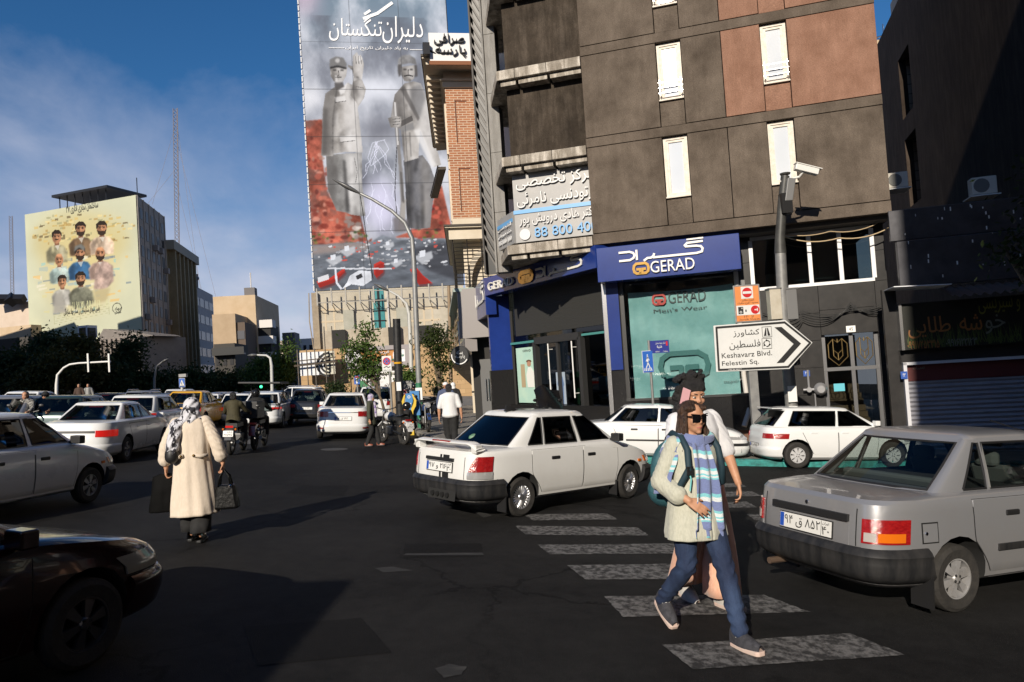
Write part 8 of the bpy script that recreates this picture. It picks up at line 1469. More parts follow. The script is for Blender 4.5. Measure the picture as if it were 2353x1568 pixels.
# ------------------------------------------------------------------ motorcycles
M_MOTO=mat('black_gloss',(.010,.010,.011),.22,coat=.5);M_ENG=mat('engine_metal',(.16,.16,.16),.4,metal=.8)
def moto(label,p,ang,tank=M_MOTO,plate_txt=None,extra=None,scr=False,lit=False,group='motorcycles'):
 h=gR*math.cos(R(ang))+gF*math.sin(R(ang));t=thing('motorcycle',label,'motorcycle',frame(p,h,GN),group)
 for x in(-.62,.66):
  w=MB();w.lathe([(.215,-.035),(.27,-.05),(.30,-.03),(.305,0),(.30,.03),(.27,.05),(.215,.035)],28,'y',(x,0,.305));o=w.build('wheel',M_TYRE,t,smooth=40);w=MB();w.lathe([(.215,-.03),(.19,-.03),(.19,.03),(.215,.03)],24,'y',(x,0,.305));w.lathe([(0,-.05),(.06,-.05),(.06,.05),(0,.05)],12,'y',(x,0,.305))
  for i in range(10):a=i*.6283;w.tube([(x+.05*math.cos(a),0,.305+.05*math.sin(a)),(x+.2*math.cos(a),0,.305+.2*math.sin(a))],.007,4)
  w.build('rim',M_ENG,o)
 b=MB();b.tube([(.66,-.09,.305),(.48,-.09,.86)],.025);b.tube([(.66,.09,.305),(.48,.09,.86)],.025);b.tube([(.47,-.36,1.06),(.46,-.12,1.0),(.46,.12,1.0),(.47,.36,1.06)],.016,6);b.tube([(.46,0,1.0),(.46,0,.85)],.03);b.build('fork',M_ENG,t,smooth=50)
 b=MB();b.tube([(-.62,-.1,.305),(-.05,-.1,.40)],.03);b.tube([(-.62,.1,.305),(-.05,.1,.40)],.03);b.tube([(.45,0,.85),(.1,0,.62),(-.1,0,.35),(.25,0,.28),(.48,0,.8)],.03);b.build('frame',M_BLACK,t);b=MB();b.box(-.12,.28,-.14,.14,.25,.52);b.build('engine',M_ENG,t,bevel=.04);b=MB();b.tube([(.2,-.14,.35),(-.1,-.17,.25),(-.7,-.17,.34)],[.025,.03,.05],8);b.build('exhaust',M_ENG,t,smooth=50)
 b=MB();b.ball((.24,0,.80),(.26,.15,.14),14,8);b.build('tank',tank,t,smooth=180);b=MB();b.grid(lambda u,v:(-.68+.72*u,-.15+.3*v,.80+.05*math.sin(v*math.pi)+.05*(1-u)**2),8,6);b.box(-.66,.03,-.14,.14,.70,.80);b.build('seat',M_TRIM,t);b=MB();b.prism([(-.92,.66),(-.55,.74),(-.55,.70),(-.92,.52),(-.98,.40),(-1.0,.40)],-.08,.08);b.prism([(.36,.60),(.66,.64),(.98,.46),(.98,.43),(.66,.61),(.36,.56)],-.06,.06);b.build('mudguard',tank,t)
 b=MB();b.box(-.88,-.83,-.09,.09,.70,.75);b.build('tail_light',M_LREDON if lit else M_LRED,t);b=MB();b.lathe([(0,.60),(.085,.595),(.10,.57),(.07,.48)],16,'x',(0,0,.90));b.build('headlight',M_LCLR,t,smooth=50)
 for s_ in(-1,1):b=MB();b.tube([(.46,s_*.28,1.04),(.45,s_*.36,1.17)],.008,5);b.ball((.45,s_*.40,1.20),(.025,.07,.045),10,6);b.build('mirror',M_BLACK,t);b=MB();b.ball((-.84,s_*.15,.66),(.03,.03,.03),8,5);b.build('indicator',M_LAMB,t)
 if plate_txt:
  o=bpy.data.objects.new('number_plate',None);COL.objects.link(o);o.parent=t;o.matrix_local=frame(Vector((-.97,0,.56)),Vector((0,-1,0)),Vector((.2,0,1)));b=MB();b.box(-.12,.12,0,.01,-.075,.075);b.build('panel',M_PLW,o);text(plate_txt[0],(-.03,.10,.01,.06),M_INK,o,b=-.002,ext=.001,bold=.03);text(plate_txt[1],(-.10,.10,-.06,-.005),M_INK,o,b=-.002,ext=.001,bold=.03)
 if scr:b=MB();b.grid(lambda u,v:(.58-.22*v-.08*(2*u-1)**2,-.22+.44*u,.98+.42*v),8,6);b.build('windscreen',M_GLASSC,t,smooth=180)
 return t
GM=lambda x,y,h=0:G(x,y,h)
m1=GM(524,1046);moto('black motorcycle with a white plate carrying the khaki vest rider',m1+(gF*.62),97,M_MOTO,('۸۶۵','۴۷۷۹۷'),lit=True);m2_=GM(578,1034);moto('dark motorcycle with red trim and a windscreen carrying the black clad rider',m2_+gF*.62,97,mat('red_gloss',(.20,.012,.012),.25,coat=.5),scr=True)
moto('parked black motorcycle with a white side panel behind the woman in the green jacket',GM(905,1019),128,mat('white_gloss',(.6,.6,.6),.3),('۸۲۱','۵۴۴۷۷'));moto('parked motorcycle with a round headlight beside the green lamp base',GM(975,992,.14)+gF*.3,-75,mat('blue_gloss',(.02,.05,.16),.25,coat=.5));moto('small parked motorcycle against the blue shop corner',GM(1108,962,.14),96,mat('red_gloss',0),('۱۱۹','۲۲۳۵۴'));moto('parked motorcycle with a tall clear windscreen behind the tall street lamp',GM(990,957,.14),60,M_MOTO,scr=True);moto('dark motorcycle parked tight behind the windscreen motorcycle',GM(1003,952,.14),70);moto('motorcycle facing the camera between the shaded white sedan and the dark band sedan',GM(72,1030),-80)
t=moto('scooter with a black cover over its screen parked by the shop entrance',GM(1240,1018,.14),-62,mat('silver_gloss',(.3,.3,.31),.3,metal=.5));b=MB();b.grid(lambda u,v:(.60-.30*v,-.36+.8*u,1.05+.55*v-.25*abs(u-.35)+.03*math.sin(u*9+v*5)),10,8);b.build('black_cover',mat('black_plastic_sheet',(.006,.006,.007),.25),t,smooth=180)
b=MB();b.box(-.30,.30,-.24,.24,0,.46);o=b.build('delivery_box',M_TRIM,bevel=.02);o.matrix_world=frame(m2_+gF*.0+GN*.86,gF,GN);tag(o,'square black delivery box on the back of the red trimmed motorcycle','box')
b=MB();b.box(-.4,.4,-.6,.6,0,.06);o=b.build('rain_canopy',M_TRIM,bevel=.02);o.matrix_world=frame(m2_+gF*.9+GN*1.78,gF,GN);t=o;tag(o,'flat black rain canopy above the black clad rider','canopy');b=MB()
for s_ in(-1,1):b.tube([(.35,s_*.5,0),(.25,s_*.36,-.75)],.015,6)
b.build('strut',M_BLACK,o)
# ------------------------------------------------------------------ people
SK=mat('skin',(.42,.21,.125),.5,col2=(.50,.27,.165),scale=14,spec=.35);HAIRB=mat('dark_brown_hair',(.022,.010,.006),.45,col2=(.075,.036,.018),scale=60,stretch=(1,1,.06),bump=.8);HAIRK=mat('black_hair',(.008,.007,.007),.45,col2=(.03,.028,.028),scale=50,bump=.9);M_EYE=mat('eye_white',(.6,.57,.53),.2);M_LIP=mat('lips',(.36,.10,.085),.45)
def cap(mb,a,b,ra,rb,n=10):
 a,b=Vector(a),Vector(b);ax=(b-a);L_=ax.length or 1e-4;t=ax/L_;u=t.orthogonal().normalized();w=t.cross(u);rows=[]
 for i in range(5):f=i/4*math.pi/2;rows.append((-ra*math.cos(f),ra*max(.02,math.sin(f))))
 for i in range(5):f=(1-i/4)*math.pi/2;rows.append((L_+rb*math.cos(f),rb*max(.02,math.sin(f))))
 vs=[a+t*h+(u*math.cos(6.2832*j/n)+w*math.sin(6.2832*j/n))*r for h,r in rows for j in range(n)];k=len(rows)
 mb.add(vs,[(i*n+j,i*n+(j+1)%n,(i+1)*n+(j+1)%n,(i+1)*n+j)for i in range(k-1)for j in range(n)]+[tuple(range(n-1,-1,-1)),tuple(range((k-1)*n,k*n))])
def chain(mb,pts):
 for(p,r),(q,s_)in zip(pts[:-1],pts[1:]):cap(mb,p,q,r,s_)
def ell(mb,c,r,n=16,k=12):mb.ball(c,r,n,k)
def fuse(mb,name,m_,parent,vox,smooth=2,disp=None,inflate=0):
 """merge overlapping solids into one continuous skin"""
 o=mb.build(name,m_);q=o.modifiers.new('r','REMESH');q.mode='VOXEL';q.voxel_size=vox;q.use_smooth_shade=True
 if smooth:s_=o.modifiers.new('s','SMOOTH');s_.factor=.5;s_.iterations=smooth
 dg=bpy.context.evaluated_depsgraph_get();me=bpy.data.meshes.new_from_object(o.evaluated_get(dg));old=o.data;o.modifiers.clear();o.data=me;bpy.data.meshes.remove(old);me.name=name;shade(me,180)
 if disp:deform(o,disp)
 o.parent=parent;return o
def hand(mb,w,d,nrm,s=1.0,curl=.35,thumb=1,spread=.1):
 """palm and five fingers from the wrist w along d; nrm is the back of the hand; thumb gives its side"""
 w,d,nrm=Vector(w),Vector(d).normalized(),Vector(nrm).normalized();sd_=d.cross(nrm).normalized()*thumb;k=.001*s
 for i in range(4):off=(i-1.5)*19*k;cap(mb,w+d*10*k+sd_*off*.7,w+d*72*k+sd_*off,14*k,11.5*k,8)
 for i,ln in enumerate((62,78,84,74)):
  off=(i-1.5)*20*k;p=w+d*78*k+sd_*off;dr=(d+sd_*(i-1.5)*spread*.6).normalized();cu=curl*(1.25-i*.1);r=8.6*k
  for j,f in enumerate((.44,.32,.24)):
   a=cu*(j+.6);q=p+(dr*math.cos(a)-nrm*math.sin(a))*ln*f*k;cap(mb,p,q,r,r*.92,7);p=q;r*=.92
 p=w+d*22*k+sd_*30*k;q=p+(d*.6+sd_*.65-nrm*.25).normalized()*36*k;cap(mb,w+d*18*k+sd_*14*k,p,15*k,12*k,8);cap(mb,p,q,11*k,9.5*k,8);cap(mb,q,q+(d*.85+sd_*.25-nrm*.3).normalized()*30*k,9.5*k,7.5*k,8)
def head_shape(mb,c,yaw=0,s=1.0,pitch=0):
 """skull, jaw, nose, ears; c is the head centre (eye level), x forward"""
 Rm=Matrix.Rotation(yaw,3,'Z')@Matrix.Rotation(pitch,3,'Y');f=lambda x,y,z:Vector(c)+Rm@Vector((x,y,z))*s
 def e(p,r):v0=len(mb.v);ell(mb,(0,0,0),r,18,12);mb.v[v0:]=[tuple(f(p[0]+x,p[1]+y,p[2]+z))for x,y,z in mb.v[v0:]]
 e((-.012,0,.025),(.094,.074,.088));e((.018,0,-.035),(.066,.058,.075));e((.034,0,-.072),(.046,.042,.036));e((.058,0,-.098),(.022,.021,.016));e((.085,0,-.028),(.015,.013,.013));e((.076,0,-.008),(.012,.009,.026));e((.074,0,-.060),(.012,.022,.008));e((.072,0,-.071),(.012,.02,.008));e((.062,.03,.022),(.02,.028,.012));e((.062,-.03,.022),(.02,.028,.012));e((.055,.036,-.03),(.024,.022,.022));e((.055,-.036,-.03),(.024,.022,.022))
 for s_ in(-1,1):e((-.012,s_*.074,-.01),(.016,.008,.03))
 return f,Rm
def face(par,f,s=1.0,shades=False,eyes=True,brow=HAIRK):
 if eyes:
  for s_ in(-1,1):
   b=MB();ell(b,(0,0,0),(.010*s,.015*s,.007*s),10,6);b.v=[tuple(f(.068,s_*.031,.0)+Vector(v))for v in b.v];b.build('eye',M_EYE,par,smooth=180);b=MB();ell(b,(0,0,0),(.006*s,.007*s,.007*s),8,6);b.v=[tuple(f(.0765,s_*.031,.0)+Vector(v))for v in b.v];b.build('iris',HAIRK,par)
 for s_ in(-1,1):b=MB();chain(b,[(f(.080,s_*.014,.021),.004*s),(f(.078,s_*.034,.027),.0038*s),(f(.062,s_*.05,.02),.003*s)]);b.build('eyebrow',brow,par,smooth=180)
 b=MB();chain(b,[(f(.072,-.022,-.066),.004*s),(f(.084,0,-.064),.006*s),(f(.072,.022,-.066),.004*s)]);b.build('lips',M_LIP,par,smooth=180)
 if shades:
  b=MB()
  for s_ in(-1,1):b.grid(lambda u,v:tuple(f(.093-.02*((u*.062+.004)/.066)**2+.003*math.sin(v*3.14),s_*(.006+.056*u),-.028+(.05+.006*u)*v-.004*(u>.9)*(v<.1))),8,6)
  b.v=b.v;chain(b,[(f(.095,-.01,.012),.004),(f(.095,.01,.012),.004)])
  for s_ in(-1,1):chain(b,[(f(.076,s_*.069,.016),.0045),(f(-.01,s_*.080,.012),.004)]);chain(b,[(f(.094,s_*.008,.024),.0035),(f(.076,s_*.07,.03),.004)])
  b.build('sunglasses',mat('black_lens',(.004,.004,.005),.06),par,smooth=60)
def leg(mb,hip,knee,ank,r=(.088,.060,.044)):chain(mb,[(hip,r[0]),(Vector(hip).lerp(Vector(knee),.5),r[0]*.84),(knee,r[1]),(Vector(knee).lerp(Vector(ank),.35),r[1]*.98),(ank,r[2])])
def arm(mb,sh,el,wr,r=(.05,.038,.026)):chain(mb,[(sh,r[0]),(Vector(sh).lerp(Vector(el),.5),r[0]*.9),(el,r[1]),(Vector(el).lerp(Vector(wr),.3),r[1]*1.02),(wr,r[2])])
def torso(mb,hz=.92,sz=1.36,w=.16,d=.10,lean=(0,0)):
 lx,ly=lean
 for f,rx,ry in((0,d*1.12,w*1.05),(.25,d*.98,w*.88),(.5,d*.98,w*.90),(.75,d*1.06,w*1.02),(.98,d*.72,w*.9)):ell(mb,(lx*f,ly*f,hz+(sz-hz)*f),(rx,ry,(sz-hz)*.21))
def shoe(par,ank,ang,m_,sole,pitch=0,s=1.0,name='shoe'):
 o=bpy.data.objects.new(name,None);COL.objects.link(o);o.parent=par;o.matrix_local=Matrix.Translation(Vector(ank))@Matrix.Rotation(ang,4,'Z')@Matrix.Rotation(pitch,4,'Y')@Matrix.Scale(s,4)
 b=MB();b.grid(lambda u,v:((-.075+.255*u),(.030+.017*math.sin(math.pi*min(1,u*1.05))-.012*max(0,u-.85)*6)*math.cos(v*math.pi),-.058+(.10-.075*max(0,(u-.22))**.8)*math.sin(v*math.pi)**.6),16,10);b.build('upper',m_,o,smooth=180)
 b=MB();b.slab([(-.085+.27*t,(.036+.012*math.sin(math.pi*t))*(1 if t not in(0,1)else .6))for t in(0,.1,.3,.55,.8,.95,1)]+[(-.085+.27*t,-(.036+.012*math.sin(math.pi*t))*(1 if t not in(0,1)else .6))for t in(1,.95,.8,.55,.3,.1,0)],-.085,-.055);b.build('sole',sole,o,bevel=.006);return o
def garment(rows,nang=64,folds=0,seed=0,closed=True,fmode=9):
 """rings of cloth (z, rx, ry, cx, cy) from the top down, with folds that grow towards the hem"""
 g=np.random.default_rng(seed);ph=g.uniform(0,6.28,6);mb=MB();K=5;R_=[]
 for a,b in zip(rows[:-1],rows[1:]):
  for i in range(K):R_.append([a[j]+(b[j]-a[j])*i/K for j in range(5)])
 R_.append(rows[-1]);n=len(R_)
 def fn(u,v):
  i=min(n-1,int(round(v*(n-1))));z,rx,ry,cx,cy=R_[i];a=u*2*math.pi;k=folds*(.25+v*1.0);q=1+k*(math.sin(fmode*a+ph[0]+v*2.2)*.5+math.sin((fmode*1.7)//1*a+ph[1]-v*3)*.35+math.sin(4*a+ph[2])*.5+.35*math.sin(v*17+3*a+ph[3]));return(cx+rx*q*math.cos(a),cy+ry*q*math.sin(a),z)
 mb.grid(fn,nang,n-1);return mb
def cloth_obj(mb,name,m_,par,th=.006):o=mb.build(name,m_,par,smooth=180);s_=o.modifiers.new('t','SOLIDIFY');s_.thickness=th;s_.offset=0;return o
def personthing(label,p,ang,sc=1.0,group=None):return thing('person',label,'person',Matrix.Translation(p)@Matrix.Rotation(ang,4,'Z')@Matrix.Scale(sc,4),group)
def linen(name,c0,c1,s=90,b=.5):return mat(name,c0,.9,col2=c1,scale=s,detail=3,bump=b,bscale=s*.25,stretch=(1,1,.35),sheen=.2,spec=.2)
# --- 1. woman with sunglasses, striped scarf, linen tunic and jeans
p=G(1605,1455);ang=math.atan2(-.91,.42);W1=personthing('woman in black sunglasses and a blue striped scarf striding over the crosswalk',p,ang,1.045);LH,LK,LA=(.02,.09,.92),(.21,.085,.50),(.36,.07,.105);RH,RK,RA=(-.01,-.09,.92),(.03,-.10,.50),(-.27,-.09,.20)
b=MB();torso(b,w=.155);leg(b,LH,LK,LA);leg(b,RH,RK,RA);chain(b,[((.0,0,1.36),.062),((.012,0,1.45),.052)]);f,Rm=head_shape(b,(.03,.0,1.545),.0);arm(b,(0,-.165,1.355),(-.045,-.255,1.10),(.17,-.17,.985));arm(b,(0,.165,1.355),(-.15,.23,1.12),(-.17,.20,.88));hand(b,(.17,-.17,.985),(.55,.60,-.52),(.45,-.62,.62),.98,.42,-1,.04);hand(b,(-.17,.20,.88),(0,-.1,-1),(0,1,0),1.0,.5,1)
fuse(b,'body',SK,W1,.0062,1);face(W1,f,shades=True,eyes=False,brow=HAIRB)
b=MB();e_=lambda q,r:ell(b,f(*q),r);e_((-.03,0,.045),(.092,.088,.083));e_((-.065,0,-.03),(.062,.082,.10));e_((-.05,.06,-.09),(.045,.034,.10));e_((-.05,-.06,-.09),(.045,.034,.10));e_((-.05,.08,-.17),(.05,.034,.085));e_((-.05,-.083,-.17),(.05,.034,.085));e_((-.02,-.092,-.20),(.04,.026,.06));e_((-.02,.092,-.20),(.04,.026,.06));e_((-.01,-.084,-.10),(.03,.018,.09));e_((-.01,.084,-.10),(.03,.018,.09));e_((.005,.075,-.03),(.035,.016,.06));e_((.0,-.079,-.02),(.024,.012,.05));e_((.035,.045,.07),(.045,.04,.028));e_((.03,-.045,.07),(.045,.04,.028))
for s_ in(-1,1):chain(b,[(f(-.03,s_*.08,-.02),.035),(f(-.015,s_*.10,-.11),.034),(f(.015,s_*.128,-.17),.028),(f(.045,s_*.142,-.235),.016)]);chain(b,[(f(.01,s_*.076,.01),.022),(f(.015,s_*.092,-.09),.024),(f(.05,s_*.12,-.19),.018)])
fuse(b,'hair',HAIRB,W1,.007,2,lambda co:co+.0035*np.sin(co[:,1:2]*260+co[:,0:1]*170)*np.array([[1,1,.1]]))
def jean(nm):
 M=mat(nm,(.008,.017,.050),.85,col2=(.030,.056,.125),scale=5,detail=9,bump=.35,bscale=160,stretch=(1,1,.35),lo=.38,hi=.72);return M
b=MB();ell(b,(0,0,.92),(.125,.17,.10));leg(b,LH,LK,LA,(.104,.070,.056));leg(b,RH,RK,RA,(.104,.070,.056));chain(b,[(RA,.056),((-.285,-.09,.165),.055)]);fuse(b,'jeans',jean('blue_denim'),W1,.009,2,lambda co:co+.0045*np.sin(co[:,2:3]*78+2.5*np.sin(co[:,1:2]*30))*np.exp(-((co[:,2:3]-.50)/.09)**2)*np.array([[1,1,0]])+.004*np.sin(co[:,2:3]*95+co[:,0:1]*20)*(co[:,2:3]<.3)*np.array([[1,1,0]]))
M_SHOE=mat('charcoal_mesh_shoe',(.028,.028,.034),.8,col2=(.055,.055,.065),scale=40,bump=.5);M_SOLE=mat('cream_rubber_sole',(.52,.46,.40),.7,col2=(.60,.42,.36),scale=6)
shoe(W1,(.36,.07,.085),.0,M_SHOE,M_SOLE,-.06,1.06);shoe(W1,(-.265,-.09,.175),-.12,M_SHOE,M_SOLE,.52,1.06)
for a_ in(LA,RA):b=MB();chain(b,[((a_[0],a_[1],a_[2]+.02),.047),((a_[0]+.01,a_[1],a_[2]-.05),.043)]);b.build('sock',M_WHITE,W1,smooth=180)
M_TUN=linen('sage_linen',(.42,.42,.345),(.50,.495,.415));rows=[(1.42,.07,.10,0,0),(1.385,.105,.175,0,0),(1.30,.135,.195,0,0),(1.12,.138,.178,.005,0),(.95,.15,.198,.01,0),(.74,.175,.24,.02,.0),(.70,.178,.243,.02,0)]
cloth_obj(garment(rows,84,.030,4),'tunic',M_TUN,W1,.008);b=MB();chain(b,[((0,-.15,1.36),.066),((-.02,-.21,1.22),.064),((-.045,-.255,1.10),.066)]);chain(b,[((-.045,-.255,1.10),.066),((.04,-.222,1.05),.068),((.085,-.205,1.02),.074)]);fuse(b,'sleeve',M_TUN,W1,.010,2,lambda co:co+.0022*np.sin(co[:,2:3]*120+co[:,0:1]*140+2*np.sin(co[:,1:2]*40))*np.array([[1,1,.4]]));b=MB();chain(b,[((0,.16,1.355),.078),((-.09,.205,1.23),.074),((-.155,.235,1.10),.076),((-.16,.22,1.0),.074)]);fuse(b,'sleeve',M_TUN,W1,.010,2)
def stripe(name,axis='z',sc=1.0):
 M=mat(name,(.2,.2,.5),.9,bump=.5,bscale=130,sheen=.3);n=M.node_tree.nodes;l=M.node_tree.links;c=n.new('ShaderNodeTexCoord');s_=n.new('ShaderNodeSeparateXYZ');l.new(c.outputs['UV'],s_.inputs[0]);nz_=n.new('ShaderNodeMath');nz_.operation='MULTIPLY';l.new(s_.outputs[1],nz_.inputs[0]);nz_.inputs[1].default_value=sc;fr=n.new('ShaderNodeMath');fr.operation='FRACT';l.new(nz_.outputs[0],fr.inputs[0]);r=n.new('ShaderNodeValToRGB');r.color_ramp.interpolation='CONSTANT';cr=r.color_ramp
 P_,A_,W_=(.16,.20,.39,1),(.20,.52,.58,1),(.62,.66,.68,1);st=[(0,P_),(.16,A_),(.24,W_),(.34,P_),(.56,A_),(.62,W_),(.70,A_),(.74,W_),(.78,A_),(.82,P_)];cr.elements[0].color=P_;cr.elements[1].position=.16;cr.elements[1].color=A_
 for q,col in st[2:]:e=cr.elements.new(q);e.color=col
 l.new(fr.outputs[0],r.inputs[0]);l.new(r.outputs[0],n['Principled BSDF'].inputs[0]);return M
def uvgrid(o,nu,nv):
 me=o.data;uv=me.uv_layers.new(name='UVMap');w=nu+1;vi=np.empty(len(me.loops),np.int32);me.loops.foreach_get('vertex_index',vi);q=np.stack([(vi%w)/nu,(vi//w)/nv],1).astype(np.float32);uv.data.foreach_set('uv',q.ravel())
M_SCARF=stripe('striped_scarf',sc=2.2);M_SCARF2=stripe('striped_scarf_loop',sc=1.15)
b=MB();b.grid(lambda u,v:((.03+(.098+.012*math.sin(v*9+4*u))*math.cos(v*6.2832)*(1+.10*math.sin(u*6.2832))+.02*math.cos(u*6.2832)),(.118+.012*math.sin(v*7))*math.sin(v*6.2832)*(1+.16*math.cos(u*6.2832)),1.405+.058*math.sin(u*6.2832)-.045*math.cos(v*6.2832)+.012*math.sin(v*11+u*12)),26,72);o=b.build('scarf_loop',M_SCARF2,W1,smooth=180);uvgrid(o,26,72)
b=MB();b.grid(lambda u,v:(.145+.07*v-.02*(v>.9)+.018*math.sin(u*13+v*2.2)*(.5+v)+.02*math.sin(v*5),-.035+(.07+.055*v**.7)*(2*u-1)+.02*v,1.38-.655*v-.02*u+.004*math.sin(u*20)),30,50);o=cloth_obj(b,'scarf_end',M_SCARF,W1,.004);uvgrid(o,30,50)
b=MB();b.grid(lambda u,v:(.07-.19*u+.01*math.sin(v*14),-.10-.16*v-.015*math.sin(u*9)-.02*(v<.4),1.435-.40*v**1.3+.03*(1-abs(2*u-1))*(1-v)-.03*u),24,36);o=cloth_obj(b,'scarf_shoulder',M_SCARF2,W1,.004);uvgrid(o,24,36)
M_PACK=mat('teal_nylon',(.02,.075,.095),.6,col2=(.035,.11,.13),scale=12,bump=.3);BP=thing('backpack','teal and navy backpack worn by the woman in sunglasses','backpack',W1.matrix_world.copy());b=MB();ell(b,(-.22,-.03,1.13),(.10,.17,.24));ell(b,(-.24,-.03,1.0),(.11,.185,.14));fuse(b,'bag',M_PACK,BP,.014,2)
for s_ in(-1,1):b=MB();L_=[(-.16,s_*.09,1.38),(-.05,s_*.125,1.437),(.06,s_*.13,1.415),(.128,s_*.135,1.33),(.150,s_*.145,1.2),(.10,s_*.19,1.08),(-.08,s_*.20,1.0)];b.tube(L_,.024,8);o=b.build('strap',mat('dark_teal_strap',(.012,.035,.05),.7),BP,smooth=180)
b=MB();b.box(.155,.17,-.17,-.12,1.16,1.22);b.build('buckle',M_TRIM,BP);b=MB();b.tube([(.15,-.15,1.2),(.165,-.14,1.13),(.16,-.15,1.05)],.006,5);b.build('cord',mat('aqua_cord',(.15,.5,.5),.7),BP)
for s_ in(-1,1):b=MB();ell(b,f(-.012,s_*.082,-.045),(.004,.003,.008),6,5);b.build('earring',M_GOLD,W1)
W1.matrix_world=Matrix.Translation(W1.matrix_world.translation)@Matrix.Rotation(R(2),4,'Y')@Matrix.Translation(-W1.matrix_world.translation)@W1.matrix_world;BP.matrix_world=W1.matrix_world.copy()
# --- 2. woman on the telephone behind her
p=G(1624,1386);ang=math.atan2(-.93,.36);W2_=personthing('curly haired woman in a white shirt on a pink phone, behind the sunglasses woman',p,ang,1.145);b=MB();torso(b,w=.15);LH,LK,LA=(.0,.085,.92),(.10,.07,.50),(.12,.06,.10);RH,RK,RA=(0,-.085,.92),(.0,-.08,.50),(-.17,-.07,.14);leg(b,LH,LK,LA);leg(b,RH,RK,RA);chain(b,[((0,0,1.36),.055),((.012,0,1.45),.05)]);f,Rm=head_shape(b,(.03,0,1.545),-.12,1.0,.16);arm(b,(0,-.16,1.355),(.07,-.25,1.14),(.075,-.145,1.40));arm(b,(0,.16,1.355),(.02,.27,1.10),(.15,.25,.875));hand(b,(.075,-.145,1.40),(-.1,.35,.9),(.1,-.95,.3),.95,.45,-1);hand(b,(.15,.25,.875),(.25,-.05,-1),(.5,.8,.1),1.05,.55,-1);fuse(b,'body',SK,W2_,.0068,1);face(W2_,f)
b=MB();r6=random.Random(6)
for q,r in(((-.012,0,.062),(.096,.086,.078)),((-.035,0,.05),(.095,.09,.085)),((-.08,0,-.02),(.06,.08,.10)),((-.03,.0,.125),(.06,.07,.05)),((-.06,-.075,-.06),(.05,.04,.12)),((-.07,.065,-.06),(.045,.03,.10))):ell(b,f(*q),r)
for i in range(150):a_=r6.uniform(0,6.28);q=(-.06+.11*math.cos(a_)*r6.uniform(.3,1.0),.105*math.sin(a_)-.01,r6.uniform(-.20,.18));ell(b,f(q[0]if q[0]<.03 or q[2]>.1 else-.06,q[1],q[2]),(r6.uniform(.012,.028),)*3,8,6)
fuse(b,'hair',HAIRK,W2_,.008,1);b=MB();ell(b,f(.0,-.01,.165),(.02,.025,.012),8,6);b.build('hair_tie',mat('tan_band',(.45,.25,.15),.6),W2_)
M_SHIRT=linen('white_cotton',(.60,.60,.63),(.70,.70,.72),30,.4);cloth_obj(garment([(1.44,.06,.085,0,0),(1.385,.10,.18,0,0),(1.28,.135,.195,0,0),(1.1,.14,.18,0,0),(.92,.155,.195,0,0),(.80,.16,.20,0,0)],64,.035,8),'shirt',M_SHIRT,W2_)
for s_,L_ in((1,[((0,.155,1.36),.072),((.01,.215,1.23),.07),((.02,.262,1.11),.066)]),(-1,[((0,-.155,1.36),.072),((.04,-.21,1.24),.066),((.07,-.25,1.14),.058),((.073,-.20,1.28),.05)])):b=MB();chain(b,L_);fuse(b,'sleeve',M_SHIRT,W2_,.010,2,lambda co:co+.0025*np.sin(co[:,2:3]*110+co[:,1:2]*120+2*np.sin(co[:,0:1]*40))*np.array([[1,1,.4]]))
M_PEACH=linen('peach_cotton',(.66,.36,.25),(.74,.44,.32),40,.3)
for H_,K_,A_ in((LH,LK,LA),(RH,RK,RA)):cloth_obj(garment([(.95,.11,.11,H_[0],H_[1]*.8),(.72,.105,.105,(H_[0]+K_[0])/2,H_[1]),(.50,.11,.11,K_[0],K_[1]),(.09 if A_[0]>0 else .14,.135,.125,A_[0]-.0,A_[1])],40,.05,3 if A_[0]>0 else 7,fmode=6),'trouser_leg',M_PEACH,W2_)
M_SNK=mat('white_sneaker',(.55,.53,.50),.6,col2=(.4,.38,.36),scale=14);shoe(W2_,(.13,.06,.085),.1,M_SNK,M_SOLE,-.05,1.05);shoe(W2_,(-.165,-.07,.11),-.05,M_SNK,M_SOLE,.30,1.05)
PH=thing('phone','pink mobile phone held to the ear of the curly haired woman','phone',W2_.matrix_world.copy());b=MB();q=f(.03,-.088,-.01);b.box(-.036,.036,-.005,.005,-.075,.075);o=b.build('case',mat('pink_phone',(.60,.34,.36),.35),PH,bevel=.004);o.matrix_local=Matrix.Translation(q)@Matrix.Rotation(.3,4,'Z')@Matrix.Rotation(.35,4,'Y');b=MB();b.box(-.03,-.012,-.008,-.005,.04,.068);o2=b.build('camera_bump',M_TRIM,PH);o2.matrix_local=o.matrix_local
# --- 3. woman in the beige coat, seen from behind
p=G(452,1243);W3=personthing('woman in a long beige coat and patterned head scarf walking away between the cars',p,R(97),1.02);b=MB();torso(b,w=.16);LH,LK,LA=(0,.085,.92),(.03,.08,.50),(.06,.07,.09);RH,RK,RA=(0,-.085,.92),(.04,-.08,.5),(-.08,-.07,.09);leg(b,LH,LK,LA);leg(b,RH,RK,RA);chain(b,[((0,0,1.36),.06),((.03,0,1.45),.05)]);f,Rm=head_shape(b,(.06,0,1.53),0,1.0,.25);arm(b,(0,.17,1.35),(-.03,.28,1.10),(.0,.30,.86));arm(b,(0,-.17,1.35),(-.03,-.28,1.10),(.0,-.335,.87));hand(b,(0,.30,.86),(.05,0,-1),(0,1,0),1.0,.95,-1);hand(b,(0,-.335,.87),(.05,-.02,-1),(0,-1,0),1.0,.95,1);fuse(b,'body',SK,W3,.009,1)
